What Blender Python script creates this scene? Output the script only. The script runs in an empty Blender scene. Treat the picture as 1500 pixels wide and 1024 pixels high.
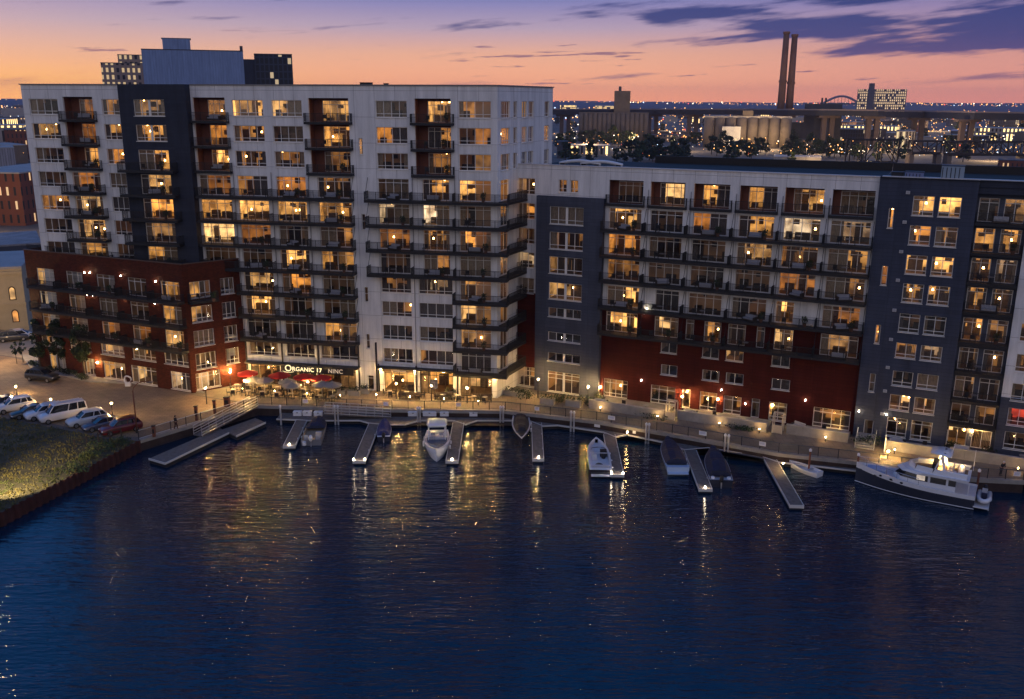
import bpy, bmesh, math, random
from mathutils import Matrix, Vector
from mathutils.geometry import tessellate_polygon
R_ = math.radians
rng = random.Random(7)
SC = bpy.context.scene
COL = SC.collection
GZ = 2.3            # height of quay and street
WZ = .95             # water level

# ---------------------------------------------------------------- camera
F, TILT, ROLL, HC = 1352.437, R_(15.1602), R_(0.29134), 40.6387
cd = bpy.data.cameras.new('camera')
cd.sensor_width = 36; cd.lens = F/1500*36; cd.clip_end = 30000; cd.clip_start = 1
cam = bpy.data.objects.new('camera', cd); COL.objects.link(cam)
cam.matrix_world = Matrix.Translation((0, 0, HC)) @ Matrix.Rotation(math.pi/2-TILT, 4, 'X') @ Matrix.Rotation(ROLL, 4, 'Z')
SC.camera = cam

def ray(u, v):
    a, b = u-750, v-512
    c, s = math.cos(ROLL), math.sin(ROLL)
    a, b = c*a+s*b, -s*a+c*b
    return (a, F*math.cos(TILT)-b*math.sin(TILT), -F*math.sin(TILT)-b*math.cos(TILT))
def G(u, v, z=GZ):
    """ground point (at height z) seen at a place of the survey picture"""
    d = ray(u, v); k = (z-HC)/d[2]
    return (d[0]*k, d[1]*k)
def PLN(u, v, o, e):
    d = ray(u, v); n = math.hypot(*e); ex, ey = e[0]/n, e[1]/n
    det = d[0]*(-ey)-(-ex)*d[1]
    k = (o[0]*(-ey)+ex*o[1])/det
    s = (d[0]*o[1]-d[1]*o[0])/det
    return s, HC+k*d[2]
def HT(x, y, v):
    """height at which a vertical line through (x, y) meets picture row v"""
    lo, hi = -50., 400.
    for _ in range(50):
        m = (lo+hi)/2; dz = m-HC
        zc = y*math.cos(TILT)-dz*math.sin(TILT); yc = y*math.sin(TILT)+dz*math.cos(TILT)
        vv = 512+math.sin(ROLL)*F*x/zc-math.cos(ROLL)*F*yc/zc
        if vv > v: lo = m
        else: hi = m
    return (lo+hi)/2

# ---------------------------------------------------------------- materials
MATS = {}
def mat(name, col, rough=.7, metal=0., var=.0, scale=1., bump=0., bscale=8., spec=.5, emit=None, estr=0., coat=0.):
    if name in MATS: return MATS[name]
    m = bpy.data.materials.new(name); m.use_nodes = True
    nt = m.node_tree; N = nt.nodes; L = nt.links
    p = N['Principled BSDF']
    p.inputs['Base Color'].default_value = (*col, 1); p.inputs['Roughness'].default_value = rough
    p.inputs['Metallic'].default_value = metal; p.inputs['Specular IOR Level'].default_value = spec
    if coat: p.inputs['Coat Weight'].default_value = coat; p.inputs['Coat Roughness'].default_value = .06
    if emit:
        p.inputs['Emission Color'].default_value = (*emit, 1); p.inputs['Emission Strength'].default_value = estr
    tc = None
    if var or bump:
        tc = N.new('ShaderNodeTexCoord')
    if var:
        n = N.new('ShaderNodeTexNoise'); n.inputs['Scale'].default_value = scale; n.inputs['Detail'].default_value = 6; n.inputs['Roughness'].default_value = .65
        L.new(tc.outputs['Object'], n.inputs['Vector'])
        r = N.new('ShaderNodeMapRange'); r.inputs['From Min'].default_value = .3; r.inputs['From Max'].default_value = .7
        r.inputs['To Min'].default_value = 1-var; r.inputs['To Max'].default_value = 1+var
        L.new(n.outputs['Fac'], r.inputs['Value'])
        mx = N.new('ShaderNodeMix'); mx.data_type = 'RGBA'; mx.blend_type = 'MULTIPLY'; mx.inputs[0].default_value = 1
        mx.inputs[6].default_value = (*col, 1); L.new(r.outputs['Result'], mx.inputs[7]); L.new(mx.outputs[2], p.inputs['Base Color'])
    if bump:
        n = N.new('ShaderNodeTexNoise'); n.inputs['Scale'].default_value = bscale; n.inputs['Detail'].default_value = 4
        L.new(tc.outputs['Object'], n.inputs['Vector'])
        b = N.new('ShaderNodeBump'); b.inputs['Strength'].default_value = bump; b.inputs['Distance'].default_value = .05
        L.new(n.outputs['Fac'], b.inputs['Height']); L.new(b.outputs['Normal'], p.inputs['Normal'])
    MATS[name] = m
    return m

def panel_mat(name, col, bw, bh, joint, rough=.75, var=.1, jd=.02):
    """cladding with thin joints, laid out in the wall's own metres (x+y along, z up)"""
    m = bpy.data.materials.new(name); m.use_nodes = True; nt = m.node_tree; N = nt.nodes; L = nt.links
    p = N['Principled BSDF']; p.inputs['Roughness'].default_value = rough; p.inputs['Specular IOR Level'].default_value = .15
    tc = N.new('ShaderNodeTexCoord'); sx = N.new('ShaderNodeSeparateXYZ'); L.new(tc.outputs['Object'], sx.inputs[0])
    ad = N.new('ShaderNodeMath'); ad.operation = 'ADD'; L.new(sx.outputs['X'], ad.inputs[0]); L.new(sx.outputs['Y'], ad.inputs[1])
    cb = N.new('ShaderNodeCombineXYZ'); L.new(ad.outputs[0], cb.inputs['X']); L.new(sx.outputs['Z'], cb.inputs['Y'])
    br = N.new('ShaderNodeTexBrick'); br.offset = 0 if bw > 1 else .5
    br.inputs['Scale'].default_value = 1; br.inputs['Brick Width'].default_value = bw; br.inputs['Row Height'].default_value = bh
    br.inputs['Mortar Size'].default_value = jd; br.inputs['Mortar Smooth'].default_value = .3; br.inputs['Bias'].default_value = 0
    br.inputs['Color1'].default_value = (*[c*(1-var) for c in col], 1); br.inputs['Color2'].default_value = (*[min(1, c*(1+var)) for c in col], 1)
    br.inputs['Mortar'].default_value = (*joint, 1)
    L.new(cb.outputs[0], br.inputs['Vector'])
    n = N.new('ShaderNodeTexNoise'); n.inputs['Scale'].default_value = .35; n.inputs['Detail'].default_value = 8; n.inputs['Roughness'].default_value = .7
    mp = N.new('ShaderNodeMapping'); mp.inputs['Scale'].default_value = (2.6, 2.6, .3); L.new(tc.outputs['Object'], mp.inputs[0]); L.new(mp.outputs[0], n.inputs['Vector'])
    r = N.new('ShaderNodeMapRange'); r.inputs['From Min'].default_value = .3; r.inputs['From Max'].default_value = .7
    r.inputs['To Min'].default_value = .74; r.inputs['To Max'].default_value = 1.14; L.new(n.outputs['Fac'], r.inputs['Value'])
    mx = N.new('ShaderNodeMix'); mx.data_type = 'RGBA'; mx.blend_type = 'MULTIPLY'; mx.inputs[0].default_value = 1
    L.new(br.outputs['Color'], mx.inputs[6]); L.new(r.outputs['Result'], mx.inputs[7]); L.new(mx.outputs[2], p.inputs['Base Color'])
    b = N.new('ShaderNodeBump'); b.inputs['Strength'].default_value = .4; b.inputs['Distance'].default_value = .02; b.invert = True
    L.new(br.outputs['Fac'], b.inputs['Height']); L.new(b.outputs['Normal'], p.inputs['Normal'])
    MATS[name] = m
    return m

def room_mat(name, col, s, hot):
    """inside of a lit room: walls emit on their own, random patches standing in for lamplight"""
    m = bpy.data.materials.new(name); m.use_nodes = True; nt = m.node_tree; N = nt.nodes; L = nt.links
    p = N['Principled BSDF']; p.inputs['Base Color'].default_value = (.35, .25, .16, 1); p.inputs['Roughness'].default_value = .9
    tc = N.new('ShaderNodeTexCoord')
    oi = N.new('ShaderNodeObjectInfo'); v = N.new('ShaderNodeVectorMath'); v.operation = 'ADD'
    sc = N.new('ShaderNodeVectorMath'); sc.operation = 'SCALE'; L.new(oi.outputs['Location'], sc.inputs[0]); sc.inputs['Scale'].default_value = 1.7
    L.new(tc.outputs['Object'], v.inputs[0]); L.new(sc.outputs[0], v.inputs[1])
    n = N.new('ShaderNodeTexNoise'); n.inputs['Scale'].default_value = .75; n.inputs['Detail'].default_value = 3; L.new(v.outputs[0], n.inputs['Vector'])
    r = N.new('ShaderNodeMapRange'); r.inputs['From Min'].default_value = .35; r.inputs['From Max'].default_value = .68
    r.inputs['To Min'].default_value = s*.35; r.inputs['To Max'].default_value = s*hot; L.new(n.outputs['Fac'], r.inputs['Value'])  # lamplight put into the wall emission as random patches
    mr = N.new('ShaderNodeMapRange'); L.new(oi.outputs['Random'], mr.inputs['Value']); mr.inputs['To Min'].default_value = .55; mr.inputs['To Max'].default_value = 1.4
    mu = N.new('ShaderNodeMath'); mu.operation = 'MULTIPLY'; L.new(r.outputs['Result'], mu.inputs[0]); L.new(mr.outputs['Result'], mu.inputs[1]); L.new(mu.outputs[0], p.inputs['Emission Strength'])
    fr = N.new('ShaderNodeMath'); fr.operation = 'FRACT'; f7 = N.new('ShaderNodeMath'); f7.operation = 'MULTIPLY'; f7.inputs[1].default_value = 7.31; L.new(oi.outputs['Random'], f7.inputs[0]); L.new(f7.outputs[0], fr.inputs[0])
    cr = N.new('ShaderNodeValToRGB'); cr.color_ramp.interpolation = 'CONSTANT'; e = cr.color_ramp.elements; e[0].color = (*col, 1); e[1].position = .55; e[1].color = (col[0], col[1]*1.18, col[2]*1.7, 1)
    q = e.new(.8); q.color = (col[0], col[1]*.82, col[2]*.6, 1)
    if col[1] > .3: q = e.new(.93); q.color = (col[0], col[1]*1.5, col[2]*3.6, 1)
    L.new(fr.outputs[0], cr.inputs[0]); L.new(cr.outputs[0], p.inputs['Emission Color'])
    MATS[name] = m
    return m

def glass_mat(name, tint=(1, 1, 1), refl=.12):
    m = bpy.data.materials.new(name); m.use_nodes = True; nt = m.node_tree; N = nt.nodes; L = nt.links
    N.remove(N['Principled BSDF']); o = N['Material Output']
    t = N.new('ShaderNodeBsdfTransparent'); t.inputs[0].default_value = (*tint, 1)
    g = N.new('ShaderNodeBsdfGlossy'); g.inputs['Roughness'].default_value = .03; g.inputs['Color'].default_value = (.9, .95, 1, 1)
    f = N.new('ShaderNodeLayerWeight'); f.inputs['Blend'].default_value = .25
    mr = N.new('ShaderNodeMapRange'); mr.inputs['To Min'].default_value = refl*.5; mr.inputs['To Max'].default_value = refl*4; L.new(f.outputs['Fresnel'], mr.inputs['Value'])
    x = N.new('ShaderNodeMixShader'); L.new(mr.outputs['Result'], x.inputs[0]); L.new(t.outputs[0], x.inputs[1]); L.new(g.outputs[0], x.inputs[2]); L.new(x.outputs[0], o.inputs[0])
    MATS[name] = m
    return m

def emit_mat(name, col, s):
    m = bpy.data.materials.new(name); m.use_nodes = True; nt = m.node_tree; N = nt.nodes
    N.remove(N['Principled BSDF']); e = N.new('ShaderNodeEmission'); e.inputs[0].default_value = (*col, 1); e.inputs[1].default_value = s
    nt.links.new(e.outputs[0], N['Material Output'].inputs[0]); MATS[name] = m
    return m

M_white = panel_mat('white_cladding', (.8, .785, .77), 2.68, 3.2, (.3, .28, .27), var=.035, jd=.02)
M_navy = panel_mat('navy_cladding', (.042, .047, .066), 3.0, .42, (.03, .038, .06), var=.08, jd=.02)
M_slate = panel_mat('slate_blue_cladding', (.075, .083, .112), 3.0, .42, (.05, .058, .085), var=.07, jd=.02)
M_red = panel_mat('dark_red_cladding', (.065, .0095, .006), 2.4, .4, (.04, .004, .003), var=.1, jd=.02)
M_brick = panel_mat('red_brick', (.09, .02, .009), .42, .15, (.06, .024, .017), var=.28, jd=.012)
M_rust = mat('rust_panel', (.17, .055, .03), .7, var=.2, scale=2)
M_dark = mat('black_steel', (.018, .018, .022), .5, .3, var=.2, scale=3)
M_rail = mat('black_railing', (.013, .014, .016), .6)
M_slab = mat('balcony_edge', (.012, .012, .015), .6, var=.25, scale=2)
M_slabtop = mat('balcony_floor', (.06, .056, .052), .8, var=.2, scale=2)
M_soffit = mat('balcony_soffit', (.14, .13, .12), .8, var=.1, scale=1)
M_frame = mat('cream_frame', (.82, .78, .71), .5, emit=None)
M_roofd = mat('dark_roof_membrane', (.012, .0125, .015), .9, var=.3, scale=.4)
M_roofl = mat('pale_roof_edge', (.62, .58, .56), .7, var=.1, scale=.8)
M_glass = glass_mat('window_glass', (.96, .96, .95), .13)
M_cglass = mat('car_glass', (.012, .015, .022), .05, spec=.8)
M_room = [room_mat('faint_glow_room', (1, .42, .14), .009, 3.4),  # walls of the dark rooms also emit a faint amber
          room_mat('dim_room', (1, .42, .095), .14, 2.8),
          room_mat('warm_room', (1, .46, .105), .32, 2.6),
          room_mat('bright_room', (1, .5, .13), .62, 2.5),
          room_mat('red_lit_room', (1, .08, .04), .3, 2.2)]
M_rfloor = mat('room_floor', (.09, .055, .032), .7, var=.3, scale=2)
M_furn = mat('dark_furniture', (.045, .03, .022), .7, var=.4, scale=3)
M_curt = mat('curtain', (.3, .22, .14), .95, var=.25, scale=4)
M_curtd = mat('dark_curtain', (.1, .08, .07), .95, var=.25, scale=4)
M_lamp = emit_mat('lampshade_glow', (1, .52, .16), 26.)
M_bulb = emit_mat('warm_bulb', (1, .6, .2), 2600.)
M_bulbs = emit_mat('wall_bulb', (1, .56, .17), 1000.)
M_dockb = emit_mat('dock_bulb', (1, .62, .24), 420.)
M_path = emit_mat('path_bulb', (1, .58, .2), 160.)
M_bulbw = emit_mat('white_bulb', (1, .8, .55), 90.)
M_conc = mat('concrete', (.3, .28, .25), .85, var=.22, scale=.7, bump=.3, bscale=6)
M_pave = mat('promenade_paving', (.3, .265, .22), .85, var=.25, scale=.5, bump=.2)
M_wood = mat('dock_planks', (.15, .13, .115), .85, var=.3, scale=2.5, bump=.3)
M_alu = mat('aluminium', (.62, .62, .64), .35, .6, var=.08, scale=3)
M_whitep = mat('white_plastic', (.78, .78, .8), .4, var=.05, scale=2)
M_gel = mat('white_gelcoat', (.74, .75, .78), .22, var=.04, scale=1, coat=.4)
M_navyhull = mat('navy_gelcoat', (.018, .022, .04), .2, coat=.5)
M_cover = mat('navy_canvas', (.014, .02, .05), .8, var=.35, scale=3, bump=1., bscale=3)
M_rubber = mat('black_rubber', (.012, .012, .013), .8)
M_seat = mat('boat_vinyl', (.42, .43, .47), .5, var=.2, scale=3)
M_chrome = mat('polished_steel', (.7, .7, .72), .18, 1)
M_leaf = mat('leaf_green', (.03, .055, .018), .7, var=.5, scale=.8)
M_leafd = mat('leaf_dark_green', (.014, .03, .012), .7, var=.5, scale=.8)
M_leafy = mat('leaf_yellow_green', (.12, .13, .03), .7, var=.4, scale=.8)
M_bark = mat('bark', (.06, .045, .032), .9, var=.4, scale=4)
M_skin = mat('skin', (.42, .24, .17), .6)
M_clothd = mat('dark_clothing', (.02, .02, .026), .9, var=.3, scale=6)
M_clothw = mat('pale_clothing', (.5, .48, .45), .9, var=.1, scale=6)
M_hair = mat('grey_hair', (.34, .32, .3), .8)
M_hairb = mat('brown_hair', (.03, .02, .014), .8)

# ---------------------------------------------------------------- mesh builder
class MB:
    def __init__(s, M=None):
        s.v = []; s.f = []; s.m = []; s.mi = 0; s.M = M
    def add(s, vs, fs):
        o = len(s.v)
        if s.M is None: s.v += [tuple(p) for p in vs]
        else: s.v += [tuple(s.M @ Vector(p)) for p in vs]
        s.f += [tuple(i+o for i in f) for f in fs]; s.m += [s.mi]*len(fs)
        return s
    def quad(s, a, b, c, d): return s.add([a, b, c, d], [(0, 1, 2, 3)])
    def box(s, x0, x1, y0, y1, z0, z1):
        return s.add([(x0, y0, z0), (x1, y0, z0), (x1, y1, z0), (x0, y1, z0), (x0, y0, z1), (x1, y0, z1), (x1, y1, z1), (x0, y1, z1)],
                     [(3, 2, 1, 0), (4, 5, 6, 7), (0, 1, 5, 4), (1, 2, 6, 5), (2, 3, 7, 6), (3, 0, 4, 7)])
    def bar(s, p, q, w, h=None):
        """square bar from p to q"""
        p = Vector(p); q = Vector(q); d = (q-p)
        if d.length < 1e-6: return s
        d.normalize(); u = Vector((0, 0, 1)) if abs(d.z) < .9 else Vector((0, 1, 0))
        a = d.cross(u).normalized()*(w/2); b = a.cross(d).normalized()*((h or w)/2)
        vs = [p-a-b, p+a-b, p+a+b, p-a+b, q-a-b, q+a-b, q+a+b, q-a+b]
        return s.add(vs, [(3, 2, 1, 0), (4, 5, 6, 7), (0, 1, 5, 4), (1, 2, 6, 5), (2, 3, 7, 6), (3, 0, 4, 7)])
    def tube(s, pts, r, n=6, cap=True):
        pts = [Vector(p) for p in pts]; rs = r if isinstance(r, (list, tuple)) else [r]*len(pts)
        rings = []
        for i, p in enumerate(pts):
            d = (pts[min(i+1, len(pts)-1)]-pts[max(i-1, 0)]).normalized()
            u = Vector((0, 0, 1)) if abs(d.z) < .9 else Vector((1, 0, 0))
            a = d.cross(u).normalized(); b = a.cross(d).normalized()
            rings.append([p+(a*math.cos(2*math.pi*k/n)+b*math.sin(2*math.pi*k/n))*rs[i] for k in range(n)])
        return s.loft(rings, cap)
    def loft(s, rings, cap=True, closed=True):
        n = len(rings[0]); vs = [p for r in rings for p in r]; fs = []
        for i in range(len(rings)-1):
            for k in range(n if closed else n-1):
                k2 = (k+1) % n
                fs.append((i*n+k, i*n+k2, (i+1)*n+k2, (i+1)*n+k))
        if cap:
            fs.append(tuple(range(n-1, -1, -1))); fs.append(tuple((len(rings)-1)*n+k for k in range(n)))
        return s.add(vs, fs)
    def cyl(s, x, y, z0, z1, r0, r1=None, n=12):
        r1 = r0 if r1 is None else r1
        return s.loft([[(x+r*math.cos(2*math.pi*k/n), y+r*math.sin(2*math.pi*k/n), z) for k in range(n)] for r, z in ((r0, z0), (r1, z1))])
    def lathe(s, x, y, prof, n=12):
        return s.loft([[(x+r*math.cos(2*math.pi*k/n), y+r*math.sin(2*math.pi*k/n), z) for k in range(n)] for r, z in prof])
    def prism(s, poly, z0, z1):
        n = len(poly); vs = [(x, y, z0) for x, y in poly]+[(x, y, z1) for x, y in poly]
        fs = [(i, (i+1) % n, n+(i+1) % n, n+i) for i in range(n)]
        for t in tessellate_polygon([[Vector((x, y, 0)) for x, y in poly]]):
            fs.append((t[2], t[1], t[0])); fs.append((n+t[0], n+t[1], n+t[2]))
        return s.add(vs, fs)
    def sheet(s, poly, z):
        return s.add([(x, y, z) for x, y in poly], [tuple(t) for t in tessellate_polygon([[Vector((x, y, 0)) for x, y in poly]])])
    def ball(s, c, r, nu=8, nv=6):
        r = r if isinstance(r, (tuple, list)) else (r, r, r)
        rings = []
        for i in range(1, nv):
            t = math.pi*i/nv
            rings.append([(c[0]+r[0]*math.sin(t)*math.cos(2*math.pi*k/nu), c[1]+r[1]*math.sin(t)*math.sin(2*math.pi*k/nu), c[2]-r[2]*math.cos(t)) for k in range(nu)])
        return s.loft(rings)
    def leaves(s, rg, c, r, n, size):
        """n small leaf faces spread through an ellipsoid"""
        for _ in range(n):
            while True:
                p = Vector((rg.uniform(-1, 1), rg.uniform(-1, 1), rg.uniform(-1, 1)))
                if p.length <= 1: break
            p = Vector((c[0]+p.x*r[0], c[1]+p.y*r[1], c[2]+p.z*r[2]))
            a = Vector((rg.gauss(0, 1), rg.gauss(0, 1), rg.gauss(0, .7))).normalized()
            b = a.cross(Vector((rg.gauss(0, 1), rg.gauss(0, 1), rg.gauss(0, 1)))).normalized()
            k = size*rg.uniform(.6, 1.4)
            s.add([p-a*k, p+b*k*.55, p+a*k, p-b*k*.55], [(0, 1, 2, 3)])
        return s
    def build(s, name, mats, parent=None, smooth=False, loc=None, rz=0):
        me = bpy.data.meshes.new(name); me.from_pydata(s.v, [], s.f)
        for m in (mats if isinstance(mats, (list, tuple)) else [mats]): me.materials.append(m)
        if any(s.m): me.polygons.foreach_set('material_index', s.m)
        bm = bmesh.new(); bm.from_mesh(me); bmesh.ops.recalc_face_normals(bm, faces=bm.faces); bm.to_mesh(me); bm.free()
        if smooth: me.polygons.foreach_set('use_smooth', [True]*len(me.polygons))
        me.update()
        o = bpy.data.objects.new(name, me); COL.objects.link(o)
        if parent: o.parent = parent
        if loc: o.location = loc
        if rz: o.rotation_euler = (0, 0, rz)
        return o

def tag(o, label, cat, group=None, kind=None):
    if label: o['label'] = label
    if cat: o['category'] = cat
    if group: o['group'] = group
    if kind: o['kind'] = kind
    return o
def thing(name, label, cat, loc=(0, 0, 0), rz=0, group=None):
    o = bpy.data.objects.new(name, None); COL.objects.link(o); o.empty_display_size = .2
    o.location = loc; o.rotation_euler = (0, 0, rz)
    return tag(o, label, cat, group)
def dup(root, loc, rz, label, group=None, scale=None):
    r = root.copy(); COL.objects.link(r); r.location = loc; r.rotation_euler = (0, 0, rz); r['label'] = label
    if scale: r.scale = (scale,)*3
    if group: r['group'] = group
    for ch in list(root.children):
        c = ch.copy(); COL.objects.link(c); c.parent = r
        for g in list(ch.children):
            d = g.copy(); COL.objects.link(d); d.parent = c
    return r
def light(parent, loc, power, col=(1, .6, .25), r=.08, name='bulb_light'):
    l = bpy.data.lights.new(name, 'POINT'); l.energy = power; l.color = col; l.shadow_soft_size = r
    o = bpy.data.objects.new(name, l); COL.objects.link(o); o.location = loc
    if parent: o.parent = parent
    return o
ORD = ['ground', 'first', 'second', 'third', 'fourth', 'fifth', 'sixth', 'seventh', 'eighth', 'ninth', 'tenth', 'eleventh', 'twelfth', 'thirteenth', 'fourteenth', 'fifteenth', 'sixteenth', 'seventeenth', 'eighteenth', 'nineteenth', 'twentieth']
def nth(i): return ORD[i] if i < len(ORD) else ('twenty', 'thirty', 'forty', 'fifty')[i//10-2]+'-'+ORD[i % 10] if i % 10 else ('thirtieth', 'fortieth', 'fiftieth')[i//10-3]
# ---------------------------------------------------------------- world: dusk sky
W = bpy.data.worlds.new('World'); SC.world = W; W.use_nodes = True
nt = W.node_tree; N = nt.nodes; L = nt.links
def mth(op, a, b=None, c=None):
    n = N.new('ShaderNodeMath'); n.operation = op
    for i, x in enumerate((a, b, c)):
        if x is None: continue
        if isinstance(x, (int, float)): n.inputs[i].default_value = x
        else: L.new(x, n.inputs[i])
    return n.outputs[0]
def sstep(x, a, b):
    n = N.new('ShaderNodeMapRange'); n.interpolation_type = 'SMOOTHSTEP'; L.new(x, n.inputs['Value'])
    lo, hi = (a, b) if a < b else (b, a)
    n.inputs['From Min'].default_value = lo; n.inputs['From Max'].default_value = hi
    n.inputs['To Min'].default_value = 0 if a < b else 1; n.inputs['To Max'].default_value = 1 if a < b else 0
    return n.outputs['Result']
def s2l(c): return tuple(((x/255)/12.92 if x/255 <= .04045 else ((x/255+.055)/1.055)**2.4) for x in c)
def ramp(fac, stops):
    n = N.new('ShaderNodeValToRGB'); L.new(fac, n.inputs[0]); e = n.color_ramp.elements
    while len(e) < len(stops): e.new(.5)
    for el, (p, c) in zip(e, stops): el.position = p; el.color = (*c, 1)
    return n.outputs[0]
def mixc(f, a, b):
    n = N.new('ShaderNodeMix'); n.data_type = 'RGBA'
    if isinstance(f, (int, float)): n.inputs[0].default_value = f
    else: L.new(f, n.inputs[0])
    for i, x in ((6, a), (7, b)):
        if isinstance(x, tuple): n.inputs[i].default_value = (*x, 1)
        else: L.new(x, n.inputs[i])
    return n.outputs[2]
tc = N.new('ShaderNodeTexCoord'); sx = N.new('ShaderNodeSeparateXYZ'); L.new(tc.outputs['Generated'], sx.inputs[0])
X, Y, Z = sx.outputs
el = mth('ARCSINE', Z); az = mth('ARCTAN2', X, Y)
elp = mth('MAXIMUM', el, 0.0)
up = [(.2, (.085, .14, .42)), (.36, (.035, .23, .7)), (.7, (.03, .21, .6)), (1., (.03, .12, .42))]
left = ramp(elp, [(0, (1.5, .66, .15)), (.016, (1.15, .56, .17)), (.035, (.86, .46, .27)), (.07, (.48, .36, .44)), (.11, (.15, .185, .48))]+up)
cent = ramp(elp, [(0, (1.25, .46, .2)), (.02, (1.05, .46, .25)), (.045, (.82, .42, .29)), (.07, (.44, .33, .45)), (.105, (.12, .16, .46))]+up)
rght = ramp(elp, [(0, (1.0, .34, .23)), (.02, (.84, .34, .25)), (.05, (.64, .3, .27)), (.075, (.38, .25, .38)), (.11, (.09, .13, .42))]+up)
back = ramp(elp, [(0, (.37, .32, .32)), (.15, (.48, .43, .43)), (.35, (.38, .36, .42)), (.7, (.12, .16, .34)), (1., (.04, .11, .34))])
front = mixc(sstep(az, -.5, -.05), left, cent); front = mixc(sstep(az, .0, .5), front, rght)
# clouds: long thin streaks, thick bank in the north-east
def cloud(sx_, sy_, slope, seed, det=6):
    cb = N.new('ShaderNodeCombineXYZ')
    L.new(mth('MULTIPLY', az, sx_), cb.inputs[0])
    L.new(mth('MULTIPLY', mth('SUBTRACT', el, mth('MULTIPLY', az, slope)), sy_), cb.inputs[1]); cb.inputs[2].default_value = seed
    n = N.new('ShaderNodeTexNoise'); n.inputs['Scale'].default_value = 1; n.inputs['Detail'].default_value = det; n.inputs['Roughness'].default_value = .55
    L.new(cb.outputs[0], n.inputs['Vector']); return n.outputs['Fac']
n1 = cloud(7, 62, .085, 3.3, 9)
bank = mth('MULTIPLY', sstep(az, .2, .36), mth('MULTIPLY', sstep(el, .03, .052), sstep(el, .75, .3)))
midb = mth('MULTIPLY', mth('MULTIPLY', sstep(az, .1, .16), sstep(az, .3, .24)), mth('MULTIPLY', sstep(el, .064, .074), sstep(el, .095, .082)))
c1 = mth('ADD', n1, mth('ADD', mth('MULTIPLY', bank, .205), mth('MULTIPLY', midb, .235)))
c1 = sstep(c1, .575, .73)
n2 = mth('ADD', cloud(13, 170, .03, 9.1, 4), mth('MULTIPLY', mth('MULTIPLY', sstep(az, -.08, -.03), sstep(az, .14, .08)), mth('MULTIPLY', mth('MULTIPLY', sstep(el, .032, .04), sstep(el, .062, .054)), .085)))
low = mth('MULTIPLY', sstep(el, .002, .02), sstep(el, .075, .05))
c2 = mth('MULTIPLY', sstep(n2, .635, .71), low)
front = mixc(mth('MULTIPLY', c2, .75), front, s2l((112, 80, 118)))
ccol = ramp(elp, [(0, s2l((112, 76, 110))), (.035, s2l((70, 66, 124))), (.06, (.012, .034, .19)), (.12, (.008, .028, .17)), (.4, (.05, .1, .32))])
front = mixc(mth('MULTIPLY', c1, mth('MULTIPLY', sstep(el, .004, .03), .92)), front, ccol)
skyc = mixc(sstep(Y, .25, -.35), front, back)
skyc = mixc(sstep(el, 0, -.06), skyc, (.05, .04, .06))
bg1 = N['Background']; L.new(skyc, bg1.inputs[0]); bg1.inputs[1].default_value = 1.0
ns = N.new('ShaderNodeTexSky'); ns.sky_type = 'NISHITA'; ns.sun_disc = False; ns.sun_elevation = R_(1.0); ns.sun_rotation = R_(-40); ns.altitude = 100
bg2 = N.new('ShaderNodeBackground'); L.new(ns.outputs[0], bg2.inputs[0]); bg2.inputs[1].default_value = .012
ads = N.new('ShaderNodeAddShader'); L.new(bg1.outputs[0], ads.inputs[0]); L.new(bg2.outputs[0], ads.inputs[1]); L.new(ads.outputs[0], N['World Output'].inputs[0])
W.cycles.sampling_method = 'MANUAL'; W.cycles.sample_map_resolution = 1024

# soft fill sun from behind the camera, added to lighten the facades
sl = bpy.data.lights.new('fill_sun', 'SUN'); sl.energy = .12; sl.angle = R_(50); sl.color = (.86, .78, 1.)
so = bpy.data.objects.new('fill_sun', sl); COL.objects.link(so); so.rotation_euler = (R_(58), 0, R_(12))

SC.view_settings.view_transform = 'Standard'; SC.view_settings.look = 'None'; SC.view_settings.exposure = .08; SC.view_settings.gamma = 1
SC.render.engine = 'CYCLES'
cy = SC.cycles; cy.use_denoising = True; cy.denoiser = 'OPENIMAGEDENOISE'
cy.max_bounces = 6; cy.diffuse_bounces = 2; cy.glossy_bounces = 3; cy.transparent_max_bounces = 10; cy.transmission_bounces = 2
cy.sample_clamp_indirect = 3; cy.caustics_reflective = False; cy.caustics_refractive = False; cy.use_light_tree = True

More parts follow.
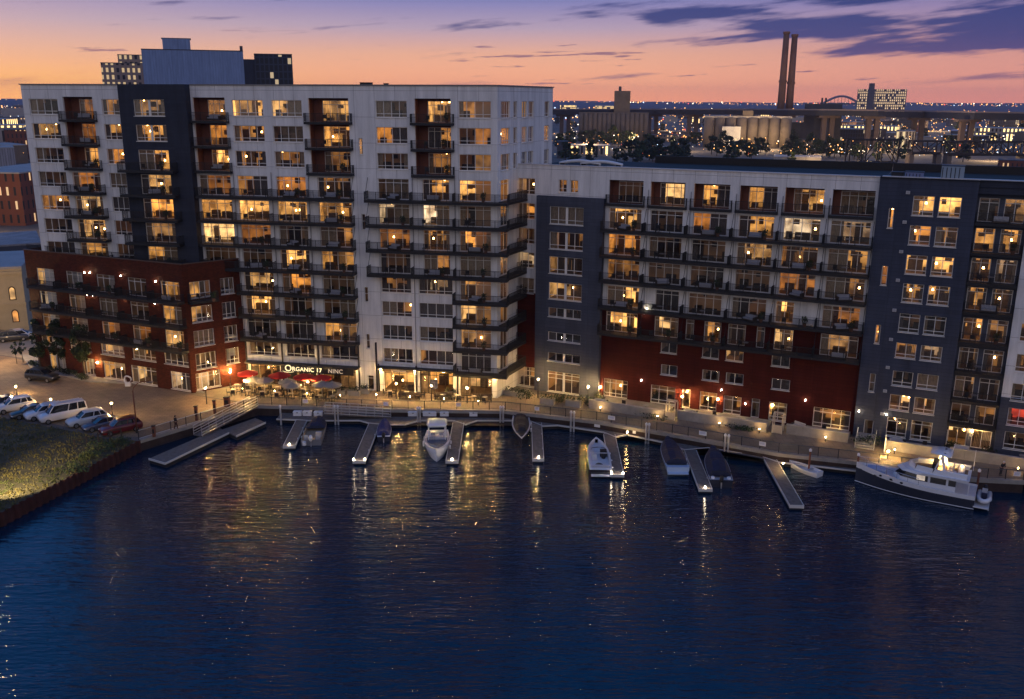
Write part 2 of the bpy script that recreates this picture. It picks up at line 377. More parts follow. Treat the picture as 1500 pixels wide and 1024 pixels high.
# ---------------------------------------------------------------- water, land, quay
def water_mat():
    m = bpy.data.materials.new('harbour_water'); m.use_nodes = True; nt = m.node_tree; N = nt.nodes; L = nt.links
    p = N['Principled BSDF']; p.inputs['Base Color'].default_value = (.0006, .021, .048, 1); p.inputs['Roughness'].default_value = .02
    p.inputs['IOR'].default_value = 1.42
    tc = N.new('ShaderNodeTexCoord')
    def nz(sx, sy, det, rot, w=0):
        mp = N.new('ShaderNodeMapping'); mp.inputs['Scale'].default_value = (sx, sy, 1); mp.inputs['Rotation'].default_value = (0, 0, rot)
        L.new(tc.outputs['Object'], mp.inputs[0])
        n = N.new('ShaderNodeTexNoise'); n.inputs['Scale'].default_value = 1; n.inputs['Detail'].default_value = det; n.inputs['Roughness'].default_value = .5
        n.inputs['Distortion'].default_value = w
        L.new(mp.outputs[0], n.inputs['Vector']); return n.outputs['Fac']
    def mt(op, a, b):
        n = N.new('ShaderNodeMath'); n.operation = op
        for i, x in enumerate((a, b)):
            if isinstance(x, (int, float)): n.inputs[i].default_value = x
            else: L.new(x, n.inputs[i])
        return n.outputs[0]
    big = nz(.03, .06, 2, .25); a = nz(.3, 1.35, 2, .05, .15); b = nz(.95, 3.6, 3, -.07, .2); c = nz(.1, .4, 1, .04)
    gust = N.new('ShaderNodeMapRange'); L.new(big, gust.inputs['Value']); gust.inputs['From Min'].default_value = .35; gust.inputs['From Max'].default_value = .65
    gust.inputs['To Min'].default_value = .55; gust.inputs['To Max'].default_value = 1.25
    h = mt('MULTIPLY', mt('ADD', mt('MULTIPLY', a, .25), mt('ADD', mt('MULTIPLY', b, .13), mt('MULTIPLY', c, .25))), gust.outputs['Result'])
    bp = N.new('ShaderNodeBump'); bp.inputs['Strength'].default_value = 1; bp.inputs['Distance'].default_value = .6
    L.new(h, bp.inputs['Height']); L.new(bp.outputs['Normal'], p.inputs['Normal'])
    return m
tag(MB().quad((-3000, -3000, WZ), (3000, -3000, WZ), (3000, 260, WZ), (-3000, 260, WZ)).build('water', water_mat()), None, None, None, 'structure')

QP = [(205, 645), (377, 594), (574, 600), (740, 602), (873, 617), (1007, 640), (1140, 664), (1287, 680), (1420, 701), (1500, 705)]
QUAY = [G(u, v) for u, v in QP]
d0 = Vector(G(0, 752))-Vector(QUAY[0]); d0.normalize()
BANK = [tuple(Vector(QUAY[0])+d0*t) for t in (1100, 120, 0)]
qe = Vector(QUAY[-1])+Vector((.9045, -.4265))*1200
LAND = BANK[:-1]+QUAY+[tuple(qe), (9000, -900), (9000, 12000), (-9000, 12000), (-9000, -1200)]
M_land = mat('city_ground', (.11, .095, .085), .95, var=.35, scale=.02)
tag(MB().sheet(LAND, GZ).build('ground', M_land), None, None, None, 'structure')

def offs(pts, d):
    """polyline moved sideways: + is towards the land (left of travel)"""
    out = []
    for i, p in enumerate(pts):
        a = Vector(pts[max(i-1, 0)]); b = Vector(pts[min(i+1, len(pts)-1)]); t = (b-a).normalized()
        out.append((p[0]-t.y*d, p[1]+t.x*d))
    return out
def strip(mb, A, B, z):
    for i in range(len(A)-1): mb.quad((*A[i], z), (*A[i+1], z), (*B[i+1], z), (*B[i], z))
M_asph = mat('asphalt', (.115, .088, .066), .8, var=.25, scale=.6, bump=.15)
M_sheet = mat('rusty_sheet_pile', (.05, .012, .009), .8, var=.4, scale=.8)
# sheet piling: folded steel, one profile per 0.9 m
def pile_wall(name, A, B, z1, m):
    mb = MB(); A = Vector(A); B = Vector(B); n = max(2, int((B-A).length/.9)); t = (B-A)/n; nn = Vector((t.y, -t.x)).normalized()
    pts = []
    for i in range(n):
        p = A+t*i
        for f, o in ((0, 0), (.3, 0), (.5, .22), (.8, .22)): pts.append(p+t*f+nn*o)
    pts.append(B)
    for i in range(len(pts)-1):
        mb.quad((pts[i].x, pts[i].y, -1), (pts[i+1].x, pts[i+1].y, -1), (pts[i+1].x, pts[i+1].y, z1), (pts[i].x, pts[i].y, z1))
    return mb.build(name, m)
bank_far = tuple(Vector(QUAY[0])+d0*75)
tag(pile_wall('sheet_pile_wall', bank_far, QUAY[0], GZ+.12, M_sheet), 'long rust red sheet pile wall holding up the grassy field above the water', 'retaining wall')
mb = MB(); mb.mi = 0
for i in range(len(QUAY)-1):
    a, b = QUAY[i], QUAY[i+1]; mb.quad((*a, -1), (*b, -1), (*b, GZ-.35), (*a, GZ-.35))
qw = mb.build('quay_wall', mat('dark_quay_wall', (.045, .028, .024), .9, var=.4, scale=1)); tag(qw, 'dark rust stained quay wall running behind the floating docks', 'quay wall')
mb = MB(); o1 = offs(QUAY, -.12); o2 = offs(QUAY, .5)
for i in range(len(QUAY)-1):
    a, b, c, d = o1[i], o1[i+1], o2[i+1], o2[i]; z0, z1 = GZ-.35, GZ+.06
    mb.add([(*a, z0), (*b, z0), (*c, z0), (*d, z0), (*a, z1), (*b, z1), (*c, z1), (*d, z1)], [(3, 2, 1, 0), (4, 5, 6, 7), (0, 1, 5, 4), (2, 3, 7, 6)])
mb.build('coping', M_conc, qw)

# promenade and street paving
OR_, ER_ = Vector((12.1866, 116.916)), Vector((31.877, -15.0318)).normalized()
OL_, EL_ = Vector((-6.85662, 117.6413)), Vector((58.3419, -10.8462)).normalized()
NR_ = Vector((ER_.y, -ER_.x)); NL_ = Vector((EL_.y, -EL_.x))
def RW(s, out=0): p = OR_+ER_*s+NR_*out; return (p.x, p.y)
def LW(s, out=0): p = OL_+EL_*s+NL_*out; return (p.x, p.y)
inner = [LW(-38, -2), LW(-24, -1), LW(-10, -1), LW(4, -1), RW(-6, 1), RW(10, 1), RW(22, 1), RW(32, 1), RW(44, 1), RW(60, 1)]
prom = offs(QUAY, .49)[1:]
mb = MB(); mb.sheet(prom+inner[::-1][:-1]+[LW(-38, 6)], GZ+.012)
def brick_pave(name, c1, c2, bw, bh):
    m = bpy.data.materials.new(name); m.use_nodes = True; nt = m.node_tree; N = nt.nodes; L = nt.links; p = N['Principled BSDF']; p.inputs['Roughness'].default_value = .8
    tc = N.new('ShaderNodeTexCoord'); br = N.new('ShaderNodeTexBrick'); br.inputs['Scale'].default_value = 1; br.inputs['Brick Width'].default_value = bw; br.inputs['Row Height'].default_value = bh
    br.inputs['Color1'].default_value = (*c1, 1); br.inputs['Color2'].default_value = (*c2, 1); br.inputs['Mortar'].default_value = (*[x*.45 for x in c1], 1); br.inputs['Mortar Size'].default_value = .02
    L.new(tc.outputs['Object'], br.inputs['Vector'])
    n = N.new('ShaderNodeTexNoise'); n.inputs['Scale'].default_value = .5; n.inputs['Detail'].default_value = 6; L.new(tc.outputs['Object'], n.inputs['Vector'])
    r = N.new('ShaderNodeMapRange'); r.inputs['To Min'].default_value = .55; r.inputs['To Max'].default_value = 1.4; L.new(n.outputs['Fac'], r.inputs['Value'])
    mx = N.new('ShaderNodeMix'); mx.data_type = 'RGBA'; mx.blend_type = 'MULTIPLY'; mx.inputs[0].default_value = 1; L.new(br.outputs['Color'], mx.inputs[6]); L.new(r.outputs['Result'], mx.inputs[7]); L.new(mx.outputs[2], p.inputs['Base Color'])
    return m
tag(mb.build('promenade', brick_pave('promenade_slabs', (.26, .2, .135), (.21, .165, .11), 1.2, 1.2)), None, None, None, 'structure')
# street with brick paving between the parked cars and the brick building
st = [G(213, 640), G(372, 594), LW(-38, 6), G(283, 575), G(200, 556), G(100, 548), G(20, 524), G(-120, 500), G(-200, 560), G(-60, 600), G(40, 612), G(160, 640)]
tag(MB().sheet(st, GZ+.008).build('street', brick_pave('street_pavers', (.27, .185, .11), (.22, .15, .09), .9, .45)), None, None, None, 'structure')
sw = [G(283, 574), G(200, 557), G(126, 556), G(60, 545), G(20, 520), G(30, 505), G(150, 540), G(283, 560)]
sw = [G(300, 577), G(197, 563), G(130, 560), G(45, 540), G(30, 520), G(130, 528), G(282, 560)]
tag(MB().prism(sw, GZ-.1, GZ+.14).build('pavement', M_conc), None, None, None, 'structure')
# side street on the far left, toward the cream building
tag(MB().sheet([G(30, 524), G(-150, 500), G(-150, 470), G(60, 480), G(150, 505)], GZ+.014).build('side_street', mat('pale_street', (.3, .24, .17), .85, var=.2, scale=.3)), None, None, None, 'structure')
# grass field
# ---------------------------------------------------------------- building kit
def facade(mb, s0, s1, z0, z1, holes, y=0, dep=.3):
    holes = [(max(a, s0), min(b, s1), max(c, z0), min(d, z1)) for a, b, c, d in holes if b > s0 and a < s1 and d > z0 and c < z1]
    zs = sorted({round(q, 3) for h in holes for q in h[2:]}|{z0, z1})
    for za, zb in zip(zs, zs[1:]):
        zm = (za+zb)/2; cuts = sorted((a, b) for a, b, c, d in holes if c < zm < d); x = s0
        for a, b in cuts+[(s1, s1)]:
            if a > x+1e-4: mb.quad((x, y, za), (a, y, za), (a, y, zb), (x, y, zb))
            x = max(x, b)
    for a, b, c, d in holes:
        Y = y+dep
        mb.quad((a, y, c), (a, Y, c), (a, Y, d), (a, y, d)); mb.quad((b, y, c), (b, y, d), (b, Y, d), (b, Y, c))
        mb.quad((a, y, d), (a, Y, d), (b, Y, d), (b, y, d)); mb.quad((a, y, c), (b, y, c), (b, Y, c), (a, Y, c))
LV = {'k': 0, 'd': 1, 'w': 2, 'b': 3, 'r': 4}
def room(par, M, a, b, c, d, y, lv, rg, deep=3.2):
    mb = MB(M); e = .04
    a -= .25; b += .25; c2 = c-.05; d2 = d+.15
    Y0, Y1 = y+.12, y+deep
    mb.mi = 0
    mb.quad((a, Y1, c2), (b, Y1, c2), (b, Y1, d2), (a, Y1, d2)); mb.quad((a, Y0, c2), (a, Y1, c2), (a, Y1, d2), (a, Y0, d2)); mb.quad((b, Y0, c2), (b, Y0, d2), (b, Y1, d2), (b, Y1, c2)); mb.quad((a, Y0, d2), (b, Y0, d2), (b, Y1, d2), (a, Y1, d2))
    mb.mi = 1; mb.quad((a, Y0, c2), (b, Y0, c2), (b, Y1, c2), (a, Y1, c2))
    w = b-a
    mb.mi = 2
    if w > 1.6:
        x = a+rg.uniform(.1, .5)
        while x < b-.5:
            ww = rg.uniform(.5, 1.7); hh = rg.choice([.5, .75, .9, 1.5, 1.9]); dd = rg.uniform(.4, .8); yy = rg.choice([Y1-dd-.02, Y1-dd-.02, Y0+rg.uniform(.4, 1.4)])
            if yy < Y1-dd-.1: hh = min(hh, .9)
            mb.box(x, min(x+ww, b-.1), yy, yy+dd, c2+.02, c2+min(hh, d2-c2-.4)); x += ww+rg.uniform(.1, .8)
        for _ in range(rg.randint(1, 3)):
            x = rg.uniform(a+.3, b-.9); zz = c2+(d2-c2)*rg.uniform(.45, .6); mb.box(x, x+rg.uniform(.4, 1.), Y1-.04, Y1-.01, zz, zz+rg.uniform(.4, .8))
        # doorway to the next room
        if rg.random() < .5:
            x = rg.uniform(a+.3, b-1.2); mb.box(x, x+.9, Y1-.05, Y1-.012, c2+.02, c2+2.05)
    # curtains hang as folds just behind the glass
    r = rg.random()
    segs = []
    if r < .3: segs = [(a+.2, a+.2+w*rg.uniform(.1, .3))]
    elif r < .5: segs = [(a+.2, a+.2+w*.16), (b-.2-w*.16, b-.2)]
    elif r < .64: segs = [(a+.2, a+w*.5)] if rg.random() < .5 else [(a+w*.5, b-.2)]
    elif r < .7 and lv < 2: segs = [(a+.2, b-.2)]
    mb.mi = 3 if rg.random() < .6 else 5
    if .7 <= r < .86:
        n = int(w/.16); k0 = rg.randint(0, n//2); k1 = rg.randint(k0, n)
        for i in range(k0, k1): x = a+.25+i*.16; mb.quad((x, Y0+.1, c+.03), (x+.09, Y0+.15, c+.03), (x+.09, Y0+.15, d), (x, Y0+.1, d))
    for p, q in segs:
        n = max(4, int((q-p)/.12)); pts = [(p+(q-p)*i/n, Y0+.12+(.05 if i % 2 else 0)) for i in range(n+1)]
        for (x0, y0), (x1, y1) in zip(pts, pts[1:]): mb.quad((x0, y0, c+.03), (x1, y1, c+.03), (x1, y1, d), (x0, y0, d))
    if lv >= 1 and lv < 4:
        mb.mi = 4
        for _ in range(rg.randint(1, 2) if lv > 1 else 1):
            x = rg.uniform(a+.4, b-.4); k = rg.random()
            if k < .5: mb.cyl(x, rg.uniform(Y0+.8, Y1-.5), c2+1.15, c2+1.38, .12, .08, 8)
            else: mb.ball((x, rg.uniform(Y0+.8, Y1-.8), d2-.3), (.1, .1, .07), 8, 5)
    return mb.build('room', [M_room[lv], M_rfloor, M_furn, M_curt, M_lamp, M_curtd], par)
def frame_mb(M, a, b, c, d, y, cols, rails, t=.075, heavy=()):
    mb = MB(M); y0, y1 = y-.05, y+.05
    mb.box(a, a+t, y0, y1, c, d); mb.box(b-t, b, y0, y1, c, d); mb.box(a+t, b-t, y0, y1, d-t, d); mb.box(a+t, b-t, y0, y1, c, c+t)
    for i in range(1, cols):
        x = a+(b-a)*i/cols; k = .16 if i in heavy else t*.43
        mb.box(x-k, x+k, y0+.006, y1-.006, c+t, d-t)
    for r in rails:
        z = c+(d-c)*r; mb.box(a+t, b-t, y0+.012, y1-.012, z-t*.42, z+t*.42)
    return mb
def window(par, M, a, b, c, d, lit='k', cols=4, rails=(.24,), y=.2, name='window', heavy=(), rg=rng, sill=True, deep=3.2):
    lv = LV[lit]
    w = frame_mb(M, a, b, c, d, y, cols, rails, heavy=heavy)
    if sill and M is not None: w.box(a-.05, b+.05, y-.3, y-.052, c-.07, c-.003)
    w = w.build(name, M_frame, par)
    MB(M).quad((a+.03, y, c+.03), (b-.03, y, c+.03), (b-.03, y, d-.03), (a+.03, y, d-.03)).build('pane', M_glass, w)
    room(w, M, a, b, c, d, y, lv, rg, deep)
    return w
def door(par, M, a, b, zf, d, lit='k', cols=4, y=.2, rg=rng, name='balcony_door'):
    return window(par, M, a, b, zf+.04, d, lit, cols, (.8,), y, name, (), rg, False)
def rail_into(mb, p, q, z, step=.125, posts=1.6, h=1.07):
    p = Vector(p); q = Vector(q); L_ = (q-p).length
    if L_ < .05: return
    mb.bar((*p, z+h), (*q, z+h), .05); mb.bar((*p, z+.1), (*q, z+.1), .035)
    n = int(L_/step)
    for i in range(1, n):
        t = p+(q-p)*i/n; mb.bar((t.x, t.y, z+.11), (t.x, t.y, z+h-.03), .028)
    m = max(1, round(L_/posts))
    for i in range(m+1):
        t = p+(q-p)*i/m; mb.bar((t.x, t.y, z), (t.x, t.y, z+h+.02), .05)
def balcony(par, M, s0, s1, zf, proj=1.55, y=0, ends=(True, True), rods=(False, False), divs=()):
    t = .3; mb = MB(M); y0 = y-proj
    mb.mi = 0
    mb.box(s0, s1, y0, y0+.12, zf-t, zf+.02); mb.box(s0, s0+.12, y0+.12, y-.005, zf-t, zf+.02); mb.box(s1-.12, s1, y0+.12, y-.005, zf-t, zf+.02)
    mb.mi = 1; mb.box(s0+.12, s1-.12, y0+.12, y-.005, zf-.1, zf)
    mb.mi = 2; mb.box(s0+.12, s1-.12, y0+.12, y-.005, zf-.2, zf-.103)
    mb.mi = 0
    for k, (s, on) in enumerate(zip((s0+.06, s1-.06), rods)):
        if on: mb.bar((s, y0+.06, zf), (s, y-.02, zf+2.75), .05)
    b = mb.build('balcony', [M_slab, M_slabtop, M_soffit], par)
    r = MB(M); rail_into(r, (s0+.04, y0+.05), (s1-.04, y0+.05), zf)
    if ends[0]: rail_into(r, (s0+.04, y0+.05), (s0+.04, y-.06), zf)
    if ends[1]: rail_into(r, (s1-.04, y0+.05), (s1-.04, y-.06), zf)
    for s in divs: rail_into(r, (s, y0+.05), (s, y-.06), zf)
    r.build('railing', M_rail, b)
    return b
BALC = []      # (world matrix of building, s, y, zf, words) where balcony things may stand

# ---------------------------------------------------------------- the tall white block
ang = math.atan2(EL_.y, EL_.x)
WB = thing('apartment_block', 'tall white twelve storey apartment block with black balconies and a navy bay', 'building', (OL_.x, OL_.y, 0), ang)
rg = random.Random(11)
HL = [40.4-3.2*k for k in range(11)]+[5.25]
COLS = dict(c1=(-59.3, -55.0), c2=(-54.2, -49.8), c3=(-48.5, -45.25), c4=(-35.4, -30.9), c5=(-29.96, -25.7), c6=(-24.5, -20.4), c7=(-19.5, -14.15), c8=(-10.6, -6.5), c9=(-5.5, -.9), c10=(.1, 4.2))
LIT = ['kddddbwbkbd', 'wdwwwdkwwdk', 'kwwwbdddkdk', 'kdkwddddkwb', 'dbkbwbbwwbk', 'kwkdbdkddwb', 'kwkwkkbwkdd', '....kwwkdww', '....kbkkddw', '....kkkwkkd', '.....kkkkdk']
CN = ['c1', 'c2', 'c3', 'bay', 'c4', 'c5', 'c6', 'c7', 'c8', 'c9', 'c10']
holes = []; I4 = Matrix.Identity(4)
todo = []; bal = []
for k in range(11):
    zh = HL[k]; zf = zh-2.65
    for ci, cn in enumerate(CN):
        lit = LIT[k][ci]
        if cn == 'bay' or lit == '.': continue
        a, b = COLS[cn]
        if k < 3:
            kind = 'recess' if cn in ('c2', 'c4', 'c7', 'c9') else 'win'
        elif k < 7: kind = 'win' if cn in ('c1', 'c3') else 'door'
        elif k < 10: kind = 'win' if cn in ('c8', 'c9') else 'door'
        else: kind = 'door' if cn == 'c10' else 'win'
        if kind == 'win':
            holes.append((a, b, zh-2.03, zh)); todo.append(('win', a, b, zh-2.03, zh, lit))
        elif kind == 'recess':
            holes.append((a, b, zf, zh+.28)); todo.append(('recess', a, b, zf, zh, lit))
        else:
            aa, bb = (a+.75, b-.1) if cn == 'c7' else ((a+.8, b-.3) if cn == 'c9' else (a, b))
            if cn == 'c2': aa, bb = a+.1, b-.1
            holes.append((aa, bb, zf+.04, zh)); todo.append(('door', aa, bb, zf, zh, lit))
# slit windows of the stair
for zt in (35.8, 26.2, 16.6, 10.2):
    holes.append((-12.98, -12.45, zt-2.05, zt)); todo.append(('slit', -12.98, -12.45, zt-2.05, zt, 'd' if zt > 30 else 'k'))
# ground floor shop fronts
SHOP = [(-30.0, -25.6, 'd'), (-24.6, -20.3, 'w'), (-19.3, -14.6, 'd'), (-10.6, -6.4, 'b'), (-5.6, -1.0, 'w'), (0., 4.3, 'b')]
for a, b, l in SHOP: holes.append((a, b, GZ, 5.3 if a < -14 else 5.6))
holes.append((-12.95, -12.1, GZ, 4.4))
holes.append((-45.1, -35.7, 18.6, 42.0))
w = MB(); facade(w, -60.25, 5.0, GZ-.3, 42.2, holes, 0, .3)
# side face turned away from the harbour, far gable, back, roof
MS = Matrix.Translation((5.0, 0, 0)) @ Matrix.Rotation(math.atan2(.9045*EL_.x-.4265*EL_.y, .4265*EL_.x+.9045*EL_.y), 4, 'Z')
sh = []
SW = [(1.0, 3.6), (4.6, 5.7), (7.2, 8.8), (9.3, 10.9), (14.6, 16.2)]
for k in range(3):
    for a, b in SW: sh.append((a, b, HL[k]-2.03, HL[k]))
for k in range(3, 11): sh.append((1.0, 3.4, HL[k]-2.6, HL[k]))
ws = MB(MS); facade(ws, 0, 17.4, GZ-.3, 42.2, sh, 0, .3)
w.add(ws.v, ws.f)
pe = MS @ Vector((17.4, 0, 0)); 
w.quad((pe.x, pe.y, 0), (-40, 22, 0), (-40, 22, 42.2), (pe.x, pe.y, 42.2)); w.quad((-40, 22, 0), (-60.25, 16, 0), (-60.25, 16, 42.2), (-40, 22, 42.2)); w.quad((-60.25, 0, 0), (-60.25, 0, 42.2), (-60.25, 16, 42.2), (-60.25, 16, 0))
w.build('wall', M_white, WB)
mb = MB(); mb.sheet([(-60.2, .05), (4.95, .05), (pe.x-.05, pe.y), (-40, 21.9), (-60.2, 15.9)], 41.6); mb.build('roof', M_roofd, WB)
mb = MB(); mb.box(-60.4, -45.3, -.14, .3, 42.2, 42.34); mb.box(-35.6, 5.1, -.14, .3, 42.2, 42.34); m2 = MB(MS); m2.box(.1, 17.5, -.14, .3, 42.205, 42.342); mb.add(m2.v, m2.f); mb.box(-60.4, -60.1, .3, 16, 42.2, 42.34)
mb.build('parapet_cap', mat('parapet_metal', (.2, .19, .2), .5, .3), WB)
for kind, a, b, c, d, lit in todo:
    if kind == 'win': window(WB, I4, a, b, c, d, lit, 4, (.22,), rg=rg)
    elif kind == 'slit': window(WB, I4, a, b, c, d, lit, 1, (.55,), rg=rg, name='slit_window', deep=1.5)
    elif kind == 'door': door(WB, I4, a, b, c, d, lit, 4, rg=rg)
    else:
        dp = 1.7; n = MB(); da, db = a+1.2, b-.02
        n.quad((a+.004, .3, c), (a+.004, dp, c), (a+.004, dp, d+.28), (a+.004, .3, d+.28)); n.quad((b-.004, .3, c), (b-.004, dp, c), (b-.004, dp, d+.28), (b-.004, .3, d+.28))
        n.quad((a, .3, d+.278), (a, dp, d+.278), (b, dp, d+.278), (b, .3, d+.278)); n.quad((a, .3, c+.004), (a, dp, c+.004), (b, dp, c+.004), (b, .3, c+.004))
        facade(n, a, b, c, d+.28, [(da, db-.06, c+.05, d)], dp-.01, .12)
        n.build('niche', M_rust, WB)
        door(WB, Matrix.Translation((0, dp-.1, 0)), da, db-.06, c, d, lit, 4, rg=rg)
        balcony(WB, I4, a-.45, b+.45, c, .75, 0)
        BALC.append((WB, (a+b)/2, .8, c, 'recessed balcony high on the white block'))
# balcony runs
colname = {'c4': 'bay beside the navy tower', 'c5': 'second bay', 'c6': 'third bay', 'c7': 'bay left of the slit windows', 'c8': 'bay right of the slit windows', 'c9': 'middle bay', 'c10': 'corner bay', 'c2': 'far left balcony stack'}
for k in range(3, 10):
    zf = HL[k]-2.65
    left = -35.2 if k < 7 else -30.4
    balcony(WB, I4, left, -13.85, zf, 1.6, 0, rods=(False, True), divs=(-30.4, -25.1, -20.0) if k < 7 else (-25.1, -20.0))
    for cn in (('c4', 'c5', 'c6', 'c7') if k < 7 else ('c5', 'c6', 'c7')): BALC.append((WB, sum(COLS[cn])/2, -.8, zf, f'{nth(11-k)} floor balcony, {colname[cn]}'))
    if k < 7:
        balcony(WB, I4, -12.0, 6.6, zf, 1.6, 0, ends=(True, True), rods=(True, False), divs=(-6.0, -.4))
        for cn in ('c8', 'c9', 'c10'): BALC.append((WB, sum(COLS[cn])/2, -.8, zf, f'{nth(11-k)} floor balcony, {colname[cn]}'))
        balcony(WB, I4, -55.0, -49.2, zf, 1.5, 0); BALC.append((WB, -52, -.7, zf, f'{nth(11-k)} floor balcony, {colname["c2"]}'))
for k in range(7, 11):
    zf = HL[k]-2.65
    balcony(WB, I4, -.6, 6.6, zf, 1.6, 0); BALC.append((WB, 2.1, -.8, zf, f'{nth(11-k)} floor balcony, corner bay'))
for k in range(3, 11):   # returns round the corner
    zf = HL[k]-2.65
    balcony(WB, MS, .4, 5.9, zf, 1.5, -.01, ends=(False, True))
    door(WB, MS, 1.0, 3.4, zf, HL[k], rg.choice('kdd'), 2, rg=rg)
for k in range(3):
    for a, b in SW: window(WB, MS, a, b, HL[k]-2.03, HL[k], rg.choice('kkdd'), 4 if b-a > 2 else 2, (.22,), rg=rg, name='side_window')
# down pipes on the piers, joints
mb = MB()
for s in (-25.1, -20.0, -6.0, -.45, -30.4):
    mb.cyl(s, -.1, GZ, 31.3 if s != -30.4 else 31.3, .06, n=6)
mb.build('down_pipe', mat('pipe_grey', (.3, .29, .3), .5), WB)
# navy bay standing proud of the white wall
bh = []; bt = []
MBAY = Matrix.Translation((0, -1.2, 0))
for k in range(7):
    zh = HL[k]; zf = zh-2.65; a, b = -43.15, -38.75
    if k < 2: bh.append((a, b, zh-2.1, zh)); bt.append(('win', a, b, zh-2.1, zh, LIT[k][3]))
    else: bh.append((a, b, zf+.04, zh)); bt.append(('door', a, b, zf, zh, LIT[k][3]))
n = MB(MBAY); facade(n, -45.2, -35.66, 18.5, 42.3, bh, 0, .3)
n.quad((-45.2, 0, 18.5), (-45.2, 1.2, 18.5), (-45.2, 1.2, 42.3), (-45.2, 0, 42.3)); n.quad((-35.66, 0, 18.5), (-35.66, 0, 42.3), (-35.66, 1.2, 42.3), (-35.66, 1.2, 18.5))
n.quad((-45.2, 0, 42.3), (-35.66, 0, 42.3), (-35.66, 2, 42.3), (-45.2, 2, 42.3)); n.quad((-45.2, 1.2, 42.1), (-45.2, 2, 42.1), (-45.2, 2, 42.3), (-45.2, 1.2, 42.3))
n.build('navy_bay', M_navy, WB)
for kind, a, b, c, d, lit in bt:
    if kind == 'win': window(WB, MBAY, a, b, c, d, lit, 4, (.22,), heavy=(2,), rg=rg)
    else:
        door(WB, MBAY, a, b, c, d, lit, 4, rg=rg)
        balcony(WB, MBAY, -45.6, -37.6, c, 1.3, 0); BALC.append((WB, -41, -1.9, c, f'{nth(round((c-2.5)/3.2))} floor balcony of the navy bay'))
# shop fronts at street level
M_mull = mat('bronze_mullion', (.05, .035, .025), .4, .5)
for a, b, l in SHOP:
    zt = 5.3 if a < -14 else 5.6
    f = frame_mb(I4, a, b, GZ+.02, zt, .22, 4, (.78,), .08).build('shop_window', M_mull, WB)
    MB().quad((a, .22, GZ+.05), (b, .22, GZ+.05), (b, .22, zt), (a, .22, zt)).build('pane', M_glass, f); room(f, I4, a, b, GZ+.06, zt-.2, .22, LV[l], rg, 4.5)
window(WB, I4, -12.95, -12.1, GZ+.04, 4.4, 'k', 1, (.8,), name='service_door', rg=rg)
mb = MB()
for s in (-30.25, -24.95, -19.7, -11.2, -5.95, -.25): mb.bar((s-.02, -.35, GZ), (s-.02, -.35, 8.9 if s < -14 else 6.2), .17)
mb.bar((-14.0, -.35, GZ), (-14.0, -.35, 8.9), .17); mb.bar((-11.45, -.5, GZ), (-11.45, -.5, 9.2), .2)
mb.build('canopy_post', M_dark, WB)
mb = MB(); mb.box(-11.3, -.7, -1.0, -.02, 5.72, 5.92); mb.build('shop_canopy', M_dark, WB)
mb = MB(); mb.box(-30.2, -13.9, -1.3, -.02, 5.42, 5.6); mb.build('restaurant_canopy', M_dark, WB)
# rooftop bits
def rooftop(name, label, x, y, z, par_rz, sx, sy, h, m):
    t = thing(name, label, 'roof unit', (x, y, z), par_rz, 'roof units')
    mb = MB(); mb.box(-sx/2, sx/2, -sy/2, sy/2, .12, h); mb.build('casing', m, t)
    mb = MB(); mb.box(-sx/2-.03, sx/2+.03, -sy/2-.03, sy/2+.03, h, h+.07)
    for i in range(5): mb.box(-sx/2+.1+i*sx/5.5, -sx/2+.18+i*sx/5.5, -sy/2-.02, -sy/2-.004, .25, h-.15)
    mb.build('cover', M_dark, t); mb = MB(); mb.box(-sx/2+.1, sx/2-.1, -sy/2+.1, sy/2-.1, 0, .12); mb.build('plinth', M_conc, t)
    return t
p = LW(-12.2, -1.5); rooftop('roof_vent', 'low dark vent box on the parapet of the white block', p[0], p[1], 41.6, ang, 1.4, .9, .95, M_dark)
p = LW(-9.6, -1.5); rooftop('roof_vent', 'tiny dark vent right of the low vent box on the white roof', p[0], p[1], 41.6, ang, .5, .5, .85, M_dark)
# restaurant sign
sg = thing('restaurant_sign', 'lit restaurant sign with cream lettering and a large round first letter over the terrace', 'sign', (*LW(-19.6, 1.42), 5.05), ang)
MB().box(-5.2, 5.2, -.04, .04, -.4, .62).build('board', mat('sign_board', (.012, .012, .011), .6), sg)
M_sign = emit_mat('lit_lettering', (1, .78, .42), 1.7); M_sign2 = emit_mat('dim_lettering', (1, .72, .5), .55)
def text(s, par, x, y, z, size, m, name='lettering', rz=0):
    c = bpy.data.curves.new(name, 'FONT'); c.body = s; c.size = size; c.extrude = .03; c.materials.append(m); c.space_character = 1.05
    o = bpy.data.objects.new(name, c); COL.objects.link(o); bpy.context.view_layer.update()
    me = bpy.data.meshes.new_from_object(o.evaluated_get(bpy.context.evaluated_depsgraph_get())); bpy.data.objects.remove(o)
    o = bpy.data.objects.new(name, me); COL.objects.link(o); o.parent = par; o.location = (x, y, z); o.rotation_euler = (math.pi/2, 0, rz); return o
text('O', sg, -4.6, -.08, -.25, 1.25, M_sign); text('RGANIC 17', sg, -3.55, -.08, -.18, .82, M_sign); text('NINC', sg, 1.6, -.08, -.18, .82, M_sign2)
tb = MB(); tb.tube([(-4.9+.1*i, -.08, -.3-.12*math.sin(math.pi*i/16)) for i in range(17)], .03, 5); tb.build('underline', M_sign, sg)
s2 = thing('shop_sign', 'small pale sign band under the canopy of the lit shop', 'sign', (*LW(-8.3, 1.03), 5.42), ang)
MB().box(-2.2, 2.2, -.03, .03, -.02, .34).build('board', mat('sign_board_brown', (.2, .13, .07), .6), s2); text('KITCHEN BAR', s2, -.9, -.05, .05, .3, M_sign2)

